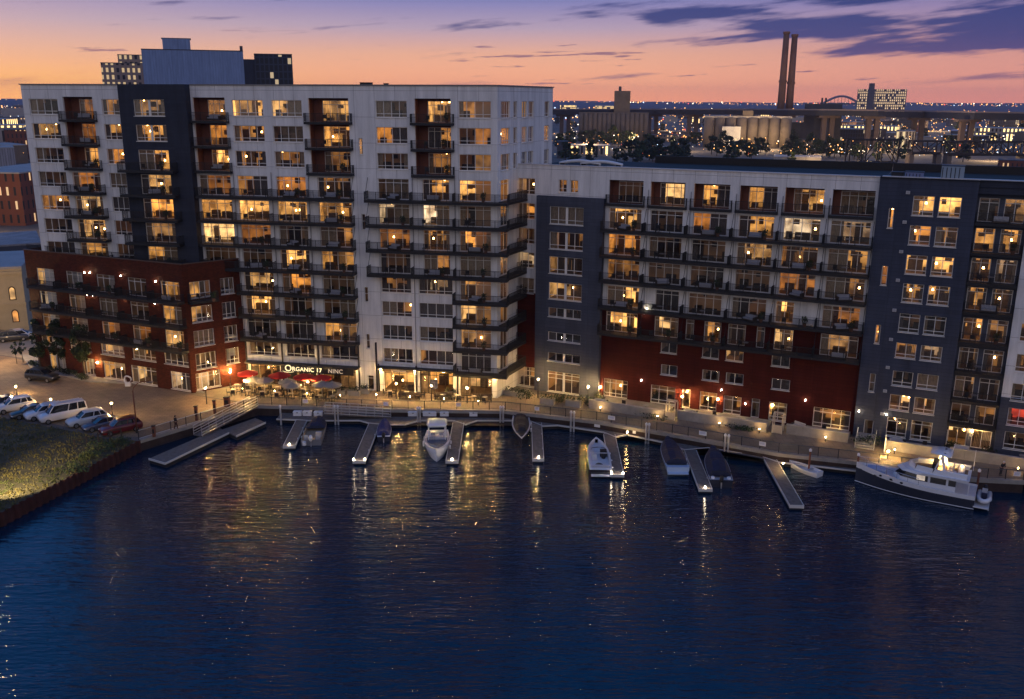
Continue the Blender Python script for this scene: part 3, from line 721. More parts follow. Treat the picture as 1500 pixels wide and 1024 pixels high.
# ---------------------------------------------------------------- red brick wing
pv = Vector((20.1, -8.83)).normalized(); po = Vector((-41.6, 114.7))*1.03
po = po + pv*.0
RB = thing('brick_building', 'red brick four storey corner building with black balconies in front of the white block', 'building', (po.x, po.y, 0), math.atan2(pv.y, pv.x))
def PB(u, v): return PLN(u, v, tuple(po), tuple(pv))
ZR = 19.75
rows = [(17.35, 'wkkkw'), (14.05, 'wdkkw'), (10.75, 'ddddw')]
ps = [tuple(PB(u, 400)[0] for u in q) for q in ((53.3, 78.7), (96, 120), (140, 166.7), (185.3, 212.5), (232.8, 260.8))]
ph = []; pt = []
for zh, lits in rows:
    for (a, b), l in zip(ps, lits): ph.append((a, b, zh-2.45, zh)); pt.append(('door', a, b, zh-2.5, zh, l))
p4 = [tuple(PB(u, 510)[0] for u in q) for q in ((62, 92), (103, 134), (147.5, 181.3), (193, 227), (239, 274))]
for (a, b), l in zip(p4, 'ddbwk'): ph.append((a, b, 5.95, 8.0)); pt.append(('win', a, b, 5.95, 8.0, l))
p5 = [tuple(PB(u, 545)[0] for u in q) for q in ((75, 98), (122, 140), (152, 184), (192, 229), (249, 277))]
for (a, b), l in zip(p5, 'bdwbw'): ph.append((a, b, GZ+.2, 5.0)); pt.append(('shop', a, b, GZ+.2, 5.0, l))
s_l = PB(35, 371)[0]
w = MB(); facade(w, s_l, 0, GZ-.3, ZR, ph, 0, .3)
MP = Matrix.Rotation(R_(64.3), 4, 'Z')
rh = []; rt = []
for zh, l in ((17.35, 'kk'), (14.05, 'kk'), (10.75, 'kk'), (7.6, 'kk')):
    for (a, b), q in zip(((.8, 3.6), (5.0, 6.9)), l): rh.append((a, b, zh-2.2, zh)); rt.append((a, b, zh-2.2, zh, q))
rh.append((.6, 4.0, GZ+.3, 4.9))
w2 = MB(MP); facade(w2, 0, 8.3, GZ-.3, ZR, rh, 0, .3); w.add(w2.v, w2.f)
w.quad((s_l, 0, 0), (s_l, 0, ZR), (s_l, 9, ZR), (s_l, 9, 0))
w.build('wall', M_brick, RB)
MB().sheet([(s_l+.05, .05), (-.05, .05), (3.5, 7.4), (s_l+.05, 9)], ZR-.45).build('roof', M_roofd, RB)
mb = MB(); mb.box(s_l-.08, .08, -.08, .25, ZR, ZR+.1); m2 = MB(MP); m2.box(.3, 8.2, -.08, .25, ZR, ZR+.1); mb.add(m2.v, m2.f); mb.build('parapet_cap', mat('brown_cap', (.12, .07, .05), .6), RB)
rg = random.Random(5)
for kind, a, b, c, d, l in pt:
    if kind == 'door': door(RB, I4, a, b, c, d, l, 3, rg=rg)
    elif kind == 'win': window(RB, I4, a, b, c, d, l, 4, (.25,), rg=rg)
    else: window(RB, I4, a, b, c, d, l, 4, (.8,), name='shop_window', rg=rg)
for a, b, c, d, l in rt: window(RB, MP, a, b, c, d, l, 4 if b-a > 2.5 else 3, (.25,), rg=rg)
window(RB, MP, .6, 4.0, GZ+.3, 4.9, 'd', 4, (.75,), name='shop_window', rg=rg)
for i, (zh, _) in enumerate(rows):
    for q, (a, b) in enumerate(ps):
        lo = a-.75 if q == 0 else (ps[q-1][1]+a)/2; hi = b+.7 if q == 4 else (b+ps[q+1][0])/2-.01
        balcony(RB, I4, lo, hi, zh-2.5, 1.3, 0); BALC.append((RB, (a+b)/2, -.65, zh-2.5, f'{nth(5-i-1)} floor brick building balcony, {nth(q+1)} from the left'))
balcony(RB, MP, .4, 4.2, 17.35-2.5, 1.2, 0); BALC.append((RB, 1.9, 1.9, 17.35-2.5, 'balcony on the narrow side of the brick building'))
# roof terrace railing of the wing
mb = MB(); rail_into(mb, (s_l+.3, .4), (-.3, .4), ZR-.45, .16, 2.0, 1.2); mb.build('terrace_railing', M_rail, RB)
# ---------------------------------------------------------------- the lower block, three differently clad things
angR = math.atan2(ER_.y, ER_.x)
def PR(u, v): return PLN(u, v, tuple(OR_), tuple(ER_))
HR = [30.75, 27.53, 24.27, 21.05, 17.62, 14.22, 10.9, 8.07, 5.3]
rg = random.Random(23)
# slate stair tower with the narrow link to the tall block
SL = thing('slate_tower', 'slate blue stair tower with paired white windows at the inner corner', 'building', (OR_.x, OR_.y, 0), angR)
MT = Matrix.Translation((0, -.7, 0))
h = []; t = []
for k, l, hh in ((1, 'kd', 2.25), (2, 'dk', 2.25), (3, 'dk', 2.25), (4, 'wd', 2.25), (5, 'kk', 1.25), (6, 'kk', 1.2), (7, 'kk', 1.2)):
    h.append((-7.86, -3.2, HR[k]-hh-.15, HR[k]-.15)); t.append((-7.86, -3.2, HR[k]-hh-.15, HR[k]-.15, l, hh))
h.append((-7.8, -3.2, GZ+.15, 5.3))
w = MB(MT); facade(w, -9.75, -.55, GZ-.3, 28.65, h, 0, .3)
w.quad((-9.75, 0, 0), (-9.75, .7, 0), (-9.75, .7, 28.65), (-9.75, 0, 28.65)); w.quad((-.55, 0, 0), (-.55, 0, 28.65), (-.55, .7, 28.65), (-.55, .7, 0)); w.quad((-9.75, 0, 28.65), (-.55, 0, 28.65), (-.55, .7, 28.65), (-9.75, .7, 28.65))
w.build('tower_wall', M_slate, SL)
for a, b, c, d, l, hh in t: window(SL, MT, a, b, c, d, l[0], 4, (.24,) if hh > 2 else (), heavy=(2,), rg=rg)
window(SL, MT, -7.8, -3.2, GZ+.15, 5.3, 'd', 4, (.66, .86), name='entrance_door', heavy=(2,), rg=rg)
h = [(-7.0, -5.85, 30.75-1.6, 30.75), (-5.4, -4.3, 30.75-1.6, 30.75)]; lk = []
for k, l in ((0, 'w'), (1, 'w'), (2, 'd'), (3, 'w'), (4, 'k')): h.append((-13.0, -10.3, HR[k]-2.1, HR[k])); lk.append((-13.0, -10.3, HR[k]-2.1, HR[k], l))
w = MB(); w.mi = 0; facade(w, -13.6, -9.76, 15.6, 32.5, [q for q in h if q[1] < -10], 0, .3)
facade(w, -9.76, -.55, 28.66, 32.5, [q for q in h if q[1] > -10], 0, .3)
w.build('white_wall', M_white, SL)
for a, b, c, d, l in lk: window(SL, I4, a, b, c, d, l, 3, (.24,), rg=rg)
for a, b in ((-7.0, -5.85), (-5.4, -4.3)): window(SL, I4, a, b, 29.15, 30.75, 'd', 2, (.3,), rg=rg, name='small_window')
w = MB(); facade(w, -13.6, -9.76, GZ-.3, 15.595, [(-13.4, -10.0, GZ+.1, 5.2)], 0, .3); w.build('red_wall', M_red, SL)
window(SL, I4, -13.4, -10.0, GZ+.1, 5.2, 'd', 4, (.55, .8), name='entrance_door', rg=rg)
MB().sheet([(-13.5, .05), (-.56, .05), (-.56, 21), (-13.5, 21)], 31.9).build('roof', M_roofd, SL)
mb = MB(); mb.box(-13.6, -.56, -.1, .3, 32.5, 32.62); mb.build('parapet_cap', M_roofl, SL)

# red and white block
RW_ = thing('balcony_block', 'long balcony block with white upper floors over a dark red base', 'building', (OR_.x, OR_.y, 0), angR)
hw = []; hr = []; td = []
BAY = [(-.03, 4.22), (5.36, 9.48), (10.75, 14.88), (16.26, 20.38), (21.47, 25.58), (26.7, 31.02)]
L0 = ['kbwwbk', 'bkdwbd', 'wkkwdw', 'dkkkdd']
for k in range(4):
    for (a, b), l in zip(BAY, L0[k]):
        zf = HR[k]-2.65
        if k == 0:
            hw.append((a-.1, b+.1, zf, HR[0]+.25)); td.append(('loggia', a-.1, b+.1, zf, HR[0], l))
        else: hw.append((a, b, zf+.04, HR[k])); td.append(('door', a, b, zf, HR[k], l, 4))
for (u0, u1, l, n) in ((889, 936, 'b', 4), (960, 995, 'k', 3), (1009, 1058, 'k', 4), (1073, 1124, 'k', 4), (1138, 1165, 'b', 2), (1207, 1263, 'd', 4)):
    a, b = PR(u0, 430)[0], PR(u1, 430)[0]; zf = HR[4]-2.65; hw.append((a, b, zf+.04, HR[4])); td.append(('door', a, b, zf, HR[4], l, n))
for (u0, u1, l, n) in ((888, 934, 'b', 4), (959, 994, 'b', 3), (1005, 1017, 'k', 1), (1032, 1057, 'w', 2), (1067, 1093, 'd', 2), (1109, 1121, 'k', 1), (1135, 1163, 'b', 2), (1203, 1259, 'd', 4)):
    v = 460+(u0-888)*.08; a, b = PR(u0, v)[0], PR(u1, v)[0]; zf = HR[5]-2.65; hr.append((a, b, zf+.04, HR[5])); td.append(('door', a, b, zf, HR[5], l, n))
for zt, litc in ((10.9, 'kkwk'), (8.0, 'kkkk')):
    for (u0, u1), l in zip(((968, 992), (1029, 1054), (1064, 1090), (1132, 1159)), litc):
        v = 505 if zt > 10 else 540
        a, b = PR(u0, v)[0], PR(u1, v)[0]; hr.append((a, b, zt-1.35, zt)); td.append(('win', a, b, zt-1.35, zt, l, 2))
for (u0, u1, l, n, zt) in ((884, 919, 'd', 4, 5.1), (953, 989, 'k', 3, 5.1), (999, 1011, 'k', 1, 5.1), (1025, 1050, 'd', 2, 5.1), (1060, 1086, 'd', 2, 5.0), (1101, 1113, 'k', 1, 5.1), (1127, 1153, 'k', 2, 5.0), (1192, 1247, 'd', 4, 5.1)):
    v = 570+(u0-884)*.09; a, b = PR(u0, v)[0], PR(u1, v)[0]; hr.append((a, b, GZ+.35, zt)); td.append(('gwin', a, b, GZ+.35, zt, l, n))
w = MB(); facade(w, -.54, 31.45, 14.75, 32.5, hw, 0, .3); w.build('white_wall', M_white, RW_)
w = MB(); facade(w, -.54, 31.45, GZ-.3, 14.745, hr, 0, .3); w.build('red_wall', M_red, RW_)
MB().sheet([(-.54, .05), (31.4, .05), (31.4, 21), (-.54, 21)], 31.9).build('roof', M_roofd, RW_)
mb = MB(); mb.box(-.54, 31.4, -.12, .35, 32.5, 32.64); mb.build('parapet_cap', M_roofl, RW_)
mb = MB(); mb.box(-.54, 31.4, 20.7, 21, 31.9, 32.9); mb.build('rear_parapet', M_dark, RW_)
for q in td:
    kind, a, b, c, d, l = q[:6]
    if kind == 'loggia':
        dp = 1.6; n = MB(); da, db = a+.75, b-.05
        for x in (a+.004, b-.004): n.quad((x, .3, c), (x, dp, c), (x, dp, d+.25), (x, .3, d+.25))
        n.quad((a, .3, d+.248), (a, dp, d+.248), (b, dp, d+.248), (b, .3, d+.248)); n.quad((a, .3, c+.004), (a, dp, c+.004), (b, dp, c+.004), (b, .3, c+.004))
        facade(n, a, b, c, d+.25, [(da, db, c+.05, d)], dp-.01, .12); n.build('niche', M_rust, RW_)
        door(RW_, Matrix.Translation((0, dp-.1, 0)), da, db, c, d, l, 4, rg=rg)
    elif kind == 'door': door(RW_, I4, a, b, c, d, l, q[6], rg=rg)
    elif kind == 'win': window(RW_, I4, a, b, c, d, l, q[6], (), rg=rg, name='small_window')
    else: window(RW_, I4, a, b, c, d, l, q[6], (.78, .2) if q[6] != 1 else (.8,), rg=rg, name='patio_window')
for k in range(6):
    zf = HR[k]-2.65
    for q, (a, b) in enumerate(BAY):
        lo = a-.6 if q == 0 else (BAY[q-1][1]+a)/2; hi = b+.35 if q == 5 else (b+BAY[q+1][0])/2-.012
        if k == 0: balcony(RW_, I4, lo+.2, hi-.2, zf, .5, 0); BALC.append((RW_, (a+b)/2, .6, zf, f'top floor loggia, {nth(q+1)} from the slate tower'))
        else: balcony(RW_, I4, lo, hi, zf, 1.55, 0, rods=(True, q == 5)); BALC.append((RW_, (a+b)/2, -.8, zf, f'{nth(8-k)} floor balcony, {nth(q+1)} from the slate tower'))
mb = MB()
for i in range(5):
    s = (BAY[i][1]+BAY[i+1][0])/2; mb.cyl(s+.25, -.09, 14.8, 30, .05, n=6)
mb.build('down_pipe', MATS['pipe_grey'], RW_)

# navy block at the right
NB = thing('navy_block', 'dark navy block with paired white windows and a slit window column beside the yacht', 'building', (OR_.x, OR_.y, 0), angR)
MN = Matrix.Translation((0, -.6, 0))
h = []; t = []
LN = ['bb', 'ww', 'bb', 'ww', 'kk', 'dd', 'kk', 'bb', 'kk']
for k in range(9):
    hh = 2.15 if k < 5 else (1.75 if k < 7 else 1.85)
    if k == 8: hh = 2.3
    for (a, b), l in zip(((35.05, 37.2), (37.65, 39.85)), LN[k]):
        h.append((a, b, HR[k]-hh, HR[k])); t.append(('p', a, b, HR[k]-hh, HR[k], l))
for u0, u1, v0, l in ((1303, 1311, 304, 'b'), (1293, 1302, 388, 'd'), (1284, 1291.5, 474, 'd'), (1275.5, 1284, 545, 'k')):
    a, zt = PR(u0, v0); b = PR(u1, v0)[0]; h.append((a, b, zt-2.2, zt)); t.append(('s', a, b, zt-2.2, zt, l))
h.append((32.6, 33.6, GZ+.2, 4.6)); t.append(('d', 32.6, 33.6, GZ+.2, 4.6, 'k'))
w = MB(MN); facade(w, 31.46, 41.3, GZ-.3, 32.5, h, 0, .3); w.quad((31.46, 0, 0), (31.46, 0, 32.5), (31.46, .6, 32.5), (31.46, .6, 0)); w.quad((41.3, 0, 0), (41.3, .6, 0), (41.3, .6, 32.5), (41.3, 0, 32.5))
w.build('wall', M_navy if False else panel_mat('blue_slate_cladding', (.06, .07, .104), 3.0, .42, (.04, .047, .07), var=.07, jd=.02), NB)
for kind, a, b, c, d, l in t:
    if kind == 'p': window(NB, MN, a, b, c, d, l, 2, (.2, .8) if d-c > 2 else (.25,), rg=rg)
    elif kind == 's': window(NB, MN, a, b, c, d, l, 1, (.5,), rg=rg, name='slit_window', deep=1.4)
    else: window(NB, MN, a, b, c, d, l, 1, (.97,), rg=rg, name='side_door')
h = []; t = []
LX = ['kd', 'ww', 'dd', 'ww', 'wd', 'dd', 'dk', 'kd', 'bd']
for k in range(9):
    for (a, b), l in zip(((41.55, 43.5), (44.0, 46.0)) if k < 9 else (), LX[k]):
        zf = HR[k]-2.6 if k < 8 else GZ+.3
        h.append((a, b, zf+.05, HR[k])); t.append((a, b, zf, HR[k], l))
w = MB(); facade(w, 41.31, 46.3, GZ-.3, 31.2, h, .5, .3); w.quad((46.3, .5, GZ), (46.3, .5, 31.2), (46.3, 0, 31.2), (46.3, 0, GZ)); w.quad((41.31, 0, GZ), (41.31, 0, 31.2), (41.31, .5, 31.2), (41.31, .5, GZ)); w.build('recessed_wall', M_slate, NB)
w = MB(); facade(w, 41.31, 60, 31.205, 32.5, [], -.3, .3); w.quad((41.31, -.3, 31.205), (60, -.3, 31.205), (60, .5, 31.205), (41.31, .5, 31.205)); w.build('fascia', M_navy, NB)
for a, b, c, d, l in t: door(NB, Matrix.Translation((0, .5, 0)), a, b, c, d, l, 2, rg=rg)
for k in range(8): balcony(NB, I4, 41.35, 46.2, HR[k]-2.6, 1.0, .49); BALC.append((NB, 43.7, -.1, HR[k]-2.6, f'{nth(8-k)} floor balcony beside the navy tower'))
h = []; t = []
for k in range(9):
    for a, b in ((47.2, 49.4), (50.4, 52.6)):
        c = HR[k]-2.0; h.append((a, b, c, HR[k])); t.append((a, b, c, HR[k], 'r' if k == 7 else rg.choice('kd')))
w = MB(); facade(w, 46.31, 60, 9.2, 31.2, h, 0, .3); w.build('white_end_wall', M_white, NB)
w = MB(); facade(w, 46.31, 60, GZ-.3, 9.195, h, 0, .3); w.build('grey_end_wall', M_slate, NB)
for a, b, c, d, l in t: window(NB, I4, a, b, c, d, l, 2, (.25,), rg=rg)
MB().sheet([(31.46, -.5), (60, -.25), (60, 21), (31.46, 21)], 31.9).build('roof', M_roofd, NB)
mb = MB(); mb.box(31.46, 41.35, -.7, -.3, 32.5, 32.62); mb.box(41.36, 60, -.4, .1, 32.5, 32.61); mb.build('parapet_cap', M_roofd, NB)
mb = MB(); mb.box(31.46, 60, 20.7, 21, 31.9, 32.9); mb.build('rear_parapet', M_dark, NB)
MB().box(31.5, 52, 2.0, 2.9, 31.95, 32.55).build('roof_edge_band', M_roofl, NB)
# wall lamps on the facades
M_fix = mat('lamp_fitting', (.25, .25, .27), .4, .6)
def sconce(label, x, y, z, out, power=14, col=(1, .62, .28), white=False):
    t = thing('wall_lamp', label, 'wall lamp', (x, y, z), math.atan2(out.y, out.x)+math.pi/2, 'lamps on the facades')
    MB().box(-.09, .09, -.06, 0, -.16, .2).build('bracket', M_fix, t)
    k_ = .6 if white else .75
    MB().ball((0, -.16, .02), (.11*k_, .1*k_, .13*k_), 8, 6).build('bulb', M_bulbw if white else M_bulbs, t)
    if power: light(t, (0, -.34, .05), power, col, .1)
    return t
for i, (u, v, pw, wh, lab) in enumerate([
    (940, 557, 6, 1, 'small round lamp on the dark red wall right of the first patio window'), (1057, 571, 6, 1, 'small white lamp on the red wall above the shaded patio window'),
    (1052, 585, 30, 0, 'orange glowing lamp low on the red wall between two patio windows'), (1092, 591, 6, 1, 'small lamp low on the red wall beside the third patio'),
    (1180, 586, 5, 1, 'small white lamp on the bare stretch of red wall near the navy tower'), (880, 567, 30, 0, 'warm lamp on the red wall beside the slate tower'),
    (944, 459, 5, 1, 'tiny lamp over the red balcony near the slate tower'), (1188, 479, 5, 1, 'tiny lamp on the red strip under the end balcony'),
    (1259, 600, 12, 1, 'round white lamp beside the side door of the navy tower'), (1299, 605, 4, 1, 'small lamp left of the ground floor windows of the navy tower'),
    (1424, 633, 40, 0, 'bright warm lamp between the lit ground floor windows at the right end'), (948, 452, 0, 1, 'second tiny lamp beside the red balcony near the slate tower')]):
    s, z = PR(u, v); p = OR_+ER_*s+NR_*(.02 if s < 31.46 else .62)
    if s > 41.3: p = OR_+ER_*s+NR_*(-.48)
    sconce(lab, p.x, p.y, z, NR_, pw, white=wh)
for i, k in enumerate(range(9)):
    s, z = 34.45, HR[k]+.3; p = OR_+ER_*s+NR_*.62
    sconce(f'small square white fitting left of the {nth(8-k)} floor window pair of the navy tower', p.x, p.y, z, NR_, 0, white=False) if False else None
    t = thing('vent_cover', f'small pale vent cover beside the {nth(8-k)} floor window pair of the navy tower', 'vent cover', (p.x, p.y, z), angR, 'vent covers on the navy tower')
    MB().box(-.2, .2, -.1, 0, -.16, .16).build('hood', M_whitep, t); mb = MB()
    for j in range(3): mb.box(-.17, .17, -.125, -.104, -.11+j*.09, -.06+j*.09)
    mb.build('louvre', M_fix, t)
NP_ = Vector((pv.y, -pv.x))
for u, v, lab, pw in ((125, 399, 'left lamp of the pair high on the brick wall', 4), (133, 399, 'right lamp of the pair high on the brick wall', 4), (178, 404, 'lamp between the third and fourth top balconies on the brick wall', 4), (229, 412, 'lamp left of the last top balcony on the brick wall', 4), (129, 432, 'left lamp of the pair under the top balconies of the brick wall', 4), (137, 433, 'right lamp of the pair under the top balconies of the brick wall', 4), (182, 438, 'lamp over the middle balcony row of the brick wall', 4), (228, 444, 'lamp left of the last middle balcony on the brick wall', 4), (143.5, 531, 'bright warm lamp beside the shop window of the brick building', 60)):
    s, z = PB(u, v); p = po+pv*s+NP_*.02; sconce(lab, p.x, p.y, z, NP_, pw, white=pw < 10)
dq = pv*math.cos(R_(64.3))-NP_*math.sin(R_(64.3)); p = po+dq*5.4+Vector((dq.y, -dq.x))*.03; sconce('flaring warm lamp on the narrow side of the brick building above the patio', p.x, p.y, 4.6, Vector((dq.y, -dq.x)), 50)
for s, z, lab in [(-29.2, 5.3, 'added canopy lamp at the left end of the restaurant front'), (-26.2, 5.3, 'added canopy lamp over the left restaurant window'), (-15.0, 5.3, 'added canopy lamp at the right end of the restaurant front'), (-11.0, 5.5, 'canopy lamp at the left end of the lit shop'), (-6.25, 5.5, 'canopy lamp between the two lit shops'), (-.5, 5.5, 'canopy lamp at the right end of the shop canopy'), (4.6, 5.3, 'added lamp on the white corner pier of the corner shop')]:  # restaurant and corner lamps added for streaks on the water
    p = LW(s, .03); sconce(lab, p[0], p[1], z, NL_, 70)
# roof units on the lower block
for u, v, sx, sy, hh, lab, m in ((1395, 263, 2.3, 1.8, 1.9, 'tall pale blue air handling unit on the roof of the navy tower', mat('blue_grey_metal', (.28, .36, .46), .5, .2)), (1338, 262, 1.9, 1.4, 1.1, 'low blue grey air handling unit on the roof of the navy tower', mat('blue_unit', (.16, .2, .36), .5, .2)), (1313, 260, 1.3, 1.2, 1.0, 'dark mechanical cage at the left end of the navy tower roof', M_dark), (1366, 262, 1.8, .9, .5, 'white low duct between the two blue roof units', M_whitep)):
    s, z = PR(u, v-6); p = RW(s, -3.2); rooftop('air_handling_unit', lab, p[0], p[1], 31.92, angR, sx, sy, hh, m)
for s, lab in ((-4.5, 'long white curved duct lying on the roof above the slate tower'), (-7.6, 'pale curved roof light at the inner corner of the roof')):
    p = RW(s, -9); t = thing('roof_duct', lab, 'roof duct', (p[0], p[1], 31.92), angR)
    MB().tube([(-3+6*i/12, 0, .25+.4*math.sin(math.pi*i/12)) for i in range(13)], .24, 8).build('duct', M_whitep, t, True); mb = MB(); mb.box(-2.8, -2.2, -.3, .3, 0, .3); mb.box(2.2, 2.8, -.3, .3, 0, .3); mb.build('saddle', M_dark, t)
# furniture and plants on the balconies
def proto_chair():
    t = thing('balcony_chair', 'x', 'chair'); mb = MB()
    mb.box(-.25, .25, -.25, .25, .4, .45); mb.build('seat', M_dark, t)
    mb = MB(); mb.box(-.25, .25, .22, .27, .46, .9); mb.build('backrest', M_dark, t)
    for x in (-.22, .22):
        for y in (-.22, .22): m = MB(); m.bar((x, y, 0), (x, y, .4), .035); m.build('leg', M_dark, t)
    return t
def proto_plant():
    r_ = random.Random(3); t = thing('potted_plant', 'x', 'plant'); MB().cyl(0, 0, 0, .42, .17, .24, 10).build('pot', mat('clay_pot', (.2, .09, .05), .8), t)
    MB().leaves(r_, (0, 0, .85), (.34, .34, .5), 90, .14).build('foliage', M_leaf, t); return t
def proto_table():
    t = thing('balcony_table', 'x', 'table'); MB().cyl(0, 0, .7, .74, .36, n=14).build('tabletop', mat('bistro_top', (.3, .27, .24), .5), t); MB().cyl(0, 0, .02, .7, .03, n=6).build('stem', M_dark, t); MB().cyl(0, 0, 0, .02, .22, n=12).build('foot', M_dark, t); return t
def proto_sofa():
    t = thing('balcony_bench', 'x', 'bench'); MB().box(-.75, .75, -.32, .32, .28, .45).build('seat', mat('pale_cushion', (.45, .44, .46), .9), t); MB().box(-.75, .75, .2, .36, .455, .8).build('backrest', MATS['pale_cushion'], t)
    mb = MB(); mb.box(-.8, .8, -.34, .38, .1, .275); mb.box(-.88, -.76, -.34, .38, .1, .62); mb.box(.76, .88, -.34, .38, .1, .62); mb.build('frame', M_furn, t); return t
PROT = [('chair', proto_chair(), 'black slatted chair'), ('plant', proto_plant(), 'bushy potted plant'), ('table', proto_table(), 'small round bistro table'), ('bench', proto_sofa(), 'pale cushioned bench')]
used = set(); r2 = random.Random(77)
def put(kind, par, s, y, zf, words):
    p = par.matrix_basis @ Vector((s, y, zf)) if False else Matrix.Translation(par.location) @ Matrix.Rotation(par.rotation_euler.z, 4, 'Z') @ Vector((s, y, zf))
    i = [q[0] for q in PROT].index(kind); _, pr, w_ = PROT[i]
    lab = f'{w_} on the {words}'
    rz = par.rotation_euler.z+r2.choice([0, .5, -.5, math.pi])
    if kind in used: dup(pr, tuple(p), rz, lab, 'things on the balconies')
    else: used.add(kind); pr.location = p; pr.rotation_euler = (0, 0, rz); pr['label'] = lab; pr['group'] = 'things on the balconies'
nrec = {}
for par, s, y, zf, words in BALC:
    if 'recessed balcony' in words:
        nrec[0] = nrec.get(0, 0)+1; i = nrec[0]-1; words = f'{["top", "second highest", "third highest"][i//4]} recessed balcony, {nth(i % 4+1)} from the left'
    elif 'loggia' in words and r2.random() < .5: continue
    ch = r2.random(); narrow = abs(y) < .62 and 'loggia' not in words
    if ch < .8: put('chair', par, s-1.0+r2.uniform(-.2, .2), y, zf+.003, words)
    if ch > .35 and ch < .75 or ch > .93: put('plant', par, s+1.35+r2.uniform(-.2, .3), y, zf+.003, words)
    if ch < .3: put('table', par, s-.1, y, zf+.003, words)
    elif ch > .62: put('bench', par, s+.15, y, zf+.003, words)
# ---------------------------------------------------------------- docks
DZ = 1.5
outer = [G(u, v, DZ) for u, v in [(405, 614), (433, 615), (451, 616), (527, 616), (541, 620), (561, 622), (593, 622), (615, 616), (663, 616), (682, 622), (699, 616), (748, 616), (777, 617), (795, 624), (817, 623), (884, 633), (901, 640), (919, 637), (972, 648), (1003, 659), (1037, 656), (1113, 668), (1140, 677), (1196, 683), (1255, 690)]]
q2 = offs(QUAY, -.45)
back = [q2[i] for i in range(1, 8)]
back = [(outer[0][0], q2[1][1]-.1)] + [p for p in back if p[0] > outer[0][0]+.2 and p[0] < outer[-1][0]-.2] + [(outer[-1][0]+.4, outer[-1][1]+.7)]
dk = thing('floating_dock', 'long grey plank walkway floating along the quay with flared corners at each finger', 'dock', (0, 0, 0))
MB().prism(outer+back[::-1], DZ-.16, DZ).build('deck', M_wood, dk)
MB().prism(offs(outer, .25)+back[::-1], WZ-.8, DZ-.17).build('float', M_rubber, dk)
mb = MB()
for a, b in zip(outer, outer[1:]): mb.bar((a[0], a[1], DZ-.02), (b[0], b[1], DZ-.02), .1, .16)
mb.build('edge_strip', mat('pale_edge_strip', (.6, .58, .55), .6), dk)
FING = [((433, 451), 615, (416, 431), 653), ((541, 557), 619, (516, 536), 675), ((663, 680), 619, (653, 671), 675), ((777, 795), 619, (780, 797), 672), ((884, 901), 636, (896, 913), 695), ((1003, 1019), 659, (1024, 1043), 716), ((1116, 1140), 672, (1157, 1177), 740)]
FLAB = ['short finger pier beside the open pontoon boat', 'second finger pier from the left with a lamp on each end corner', 'finger pier alongside the white cabin boat', 'narrow finger pier right of the dark bow rider', 'finger pier beside the striped open motorboat', 'finger pier between the two navy covered boats', 'longest finger pier, left of the white dinghy, with an unlit end']
M_trim = MATS['pale_edge_strip']
FP = []
for i, ((a, b), v0, (c, d), v1) in enumerate(FING):
    A = G((a+b)/2, v0, DZ); B = G((c+d)/2, v1, DZ); wd = .72 if i not in (3,) else .66
    FP.append((A, B, wd)); an = math.atan2(B[1]-A[1], B[0]-A[0]); ln = math.hypot(B[0]-A[0], B[1]-A[1])
    t = thing('finger_pier', FLAB[i], 'finger pier', (A[0], A[1], 0), an, 'finger piers')
    mb = MB(); x = -.2
    while x < ln: mb.box(x, min(x+.28, ln), -wd+.07, wd-.07, DZ-.1, DZ+.004); x += .3
    mb.build('planks', M_wood, t)
    mb = MB(); mb.box(.05, ln, -wd, -wd+.065, DZ-.22, DZ+.03); mb.box(.05, ln, wd-.065, wd, DZ-.22, DZ+.03); mb.box(ln+.004, ln+.09, -wd, wd, DZ-.3, DZ+.02); mb.build('edge_strip', M_trim, t)
    MB().box(.1, ln-.1, -wd+.1, wd-.1, WZ-.8, DZ-.11).build('float', M_rubber, t)
    if i != 6:
        for y in ((-wd+.1, wd-.1) if i in (1, 4) else (0,)):
            MB().cyl(ln-.15, y, DZ+.03, DZ+.2, .07, n=8).build('end_lamp', M_bulbw, t)
        light(t, (ln-.15, 0, DZ+.5), 7, (1, .75, .5), .1)
    for x in (ln*.35, ln*.75):
        mb = MB(); mb.box(x-.16, x+.16, wd-.14, wd-.09, DZ+.06, DZ+.1); mb.cyl(x-.08, wd-.115, DZ, DZ+.06, .025, n=6); mb.cyl(x+.08, wd-.115, DZ, DZ+.06, .025, n=6); mb.build('cleat', M_alu, t)
# low dock by the left quay, with its gangway
lt = thing('landing_stage', 'low planked landing stage floating below the left quay wall', 'dock', (0, 0, 0))
p1 = [G(218, 672, DZ), G(242, 679, DZ), G(335.6, 634, DZ), G(322, 627, DZ)]
MB().prism(p1, DZ-.12, DZ).build('deck', M_wood, lt); MB().prism([tuple(Vector(p)*.998+Vector((0, .2))) for p in p1], WZ-.8, DZ-.13).build('float', M_rubber, lt)
mb = MB()
for a, b in ((p1[0], p1[1]), (p1[1], p1[2])): mb.bar((*a, DZ-.03), (*b, DZ-.03), .1, .22)
mb.build('edge_strip', M_trim, lt)
lt = thing('landing_stage', 'inner half of the low landing stage, set back at the foot of the gangway corner', 'dock', (0, 0, 0))
p2 = [G(346, 639, DZ), G(389, 619, DZ), G(374, 612.5, DZ), G(325, 629.5, DZ)]
MB().prism(p2, DZ-.12, DZ+.01).build('deck', M_wood, lt); MB().prism([tuple(Vector(p)*.998+Vector((0, .2))) for p in p2], WZ-.8, DZ-.13).build('float', M_rubber, lt)
MB().bar((*p2[0], DZ-.02), (*p2[1], DZ-.02), .1, .22).build('edge_strip', M_trim, lt)
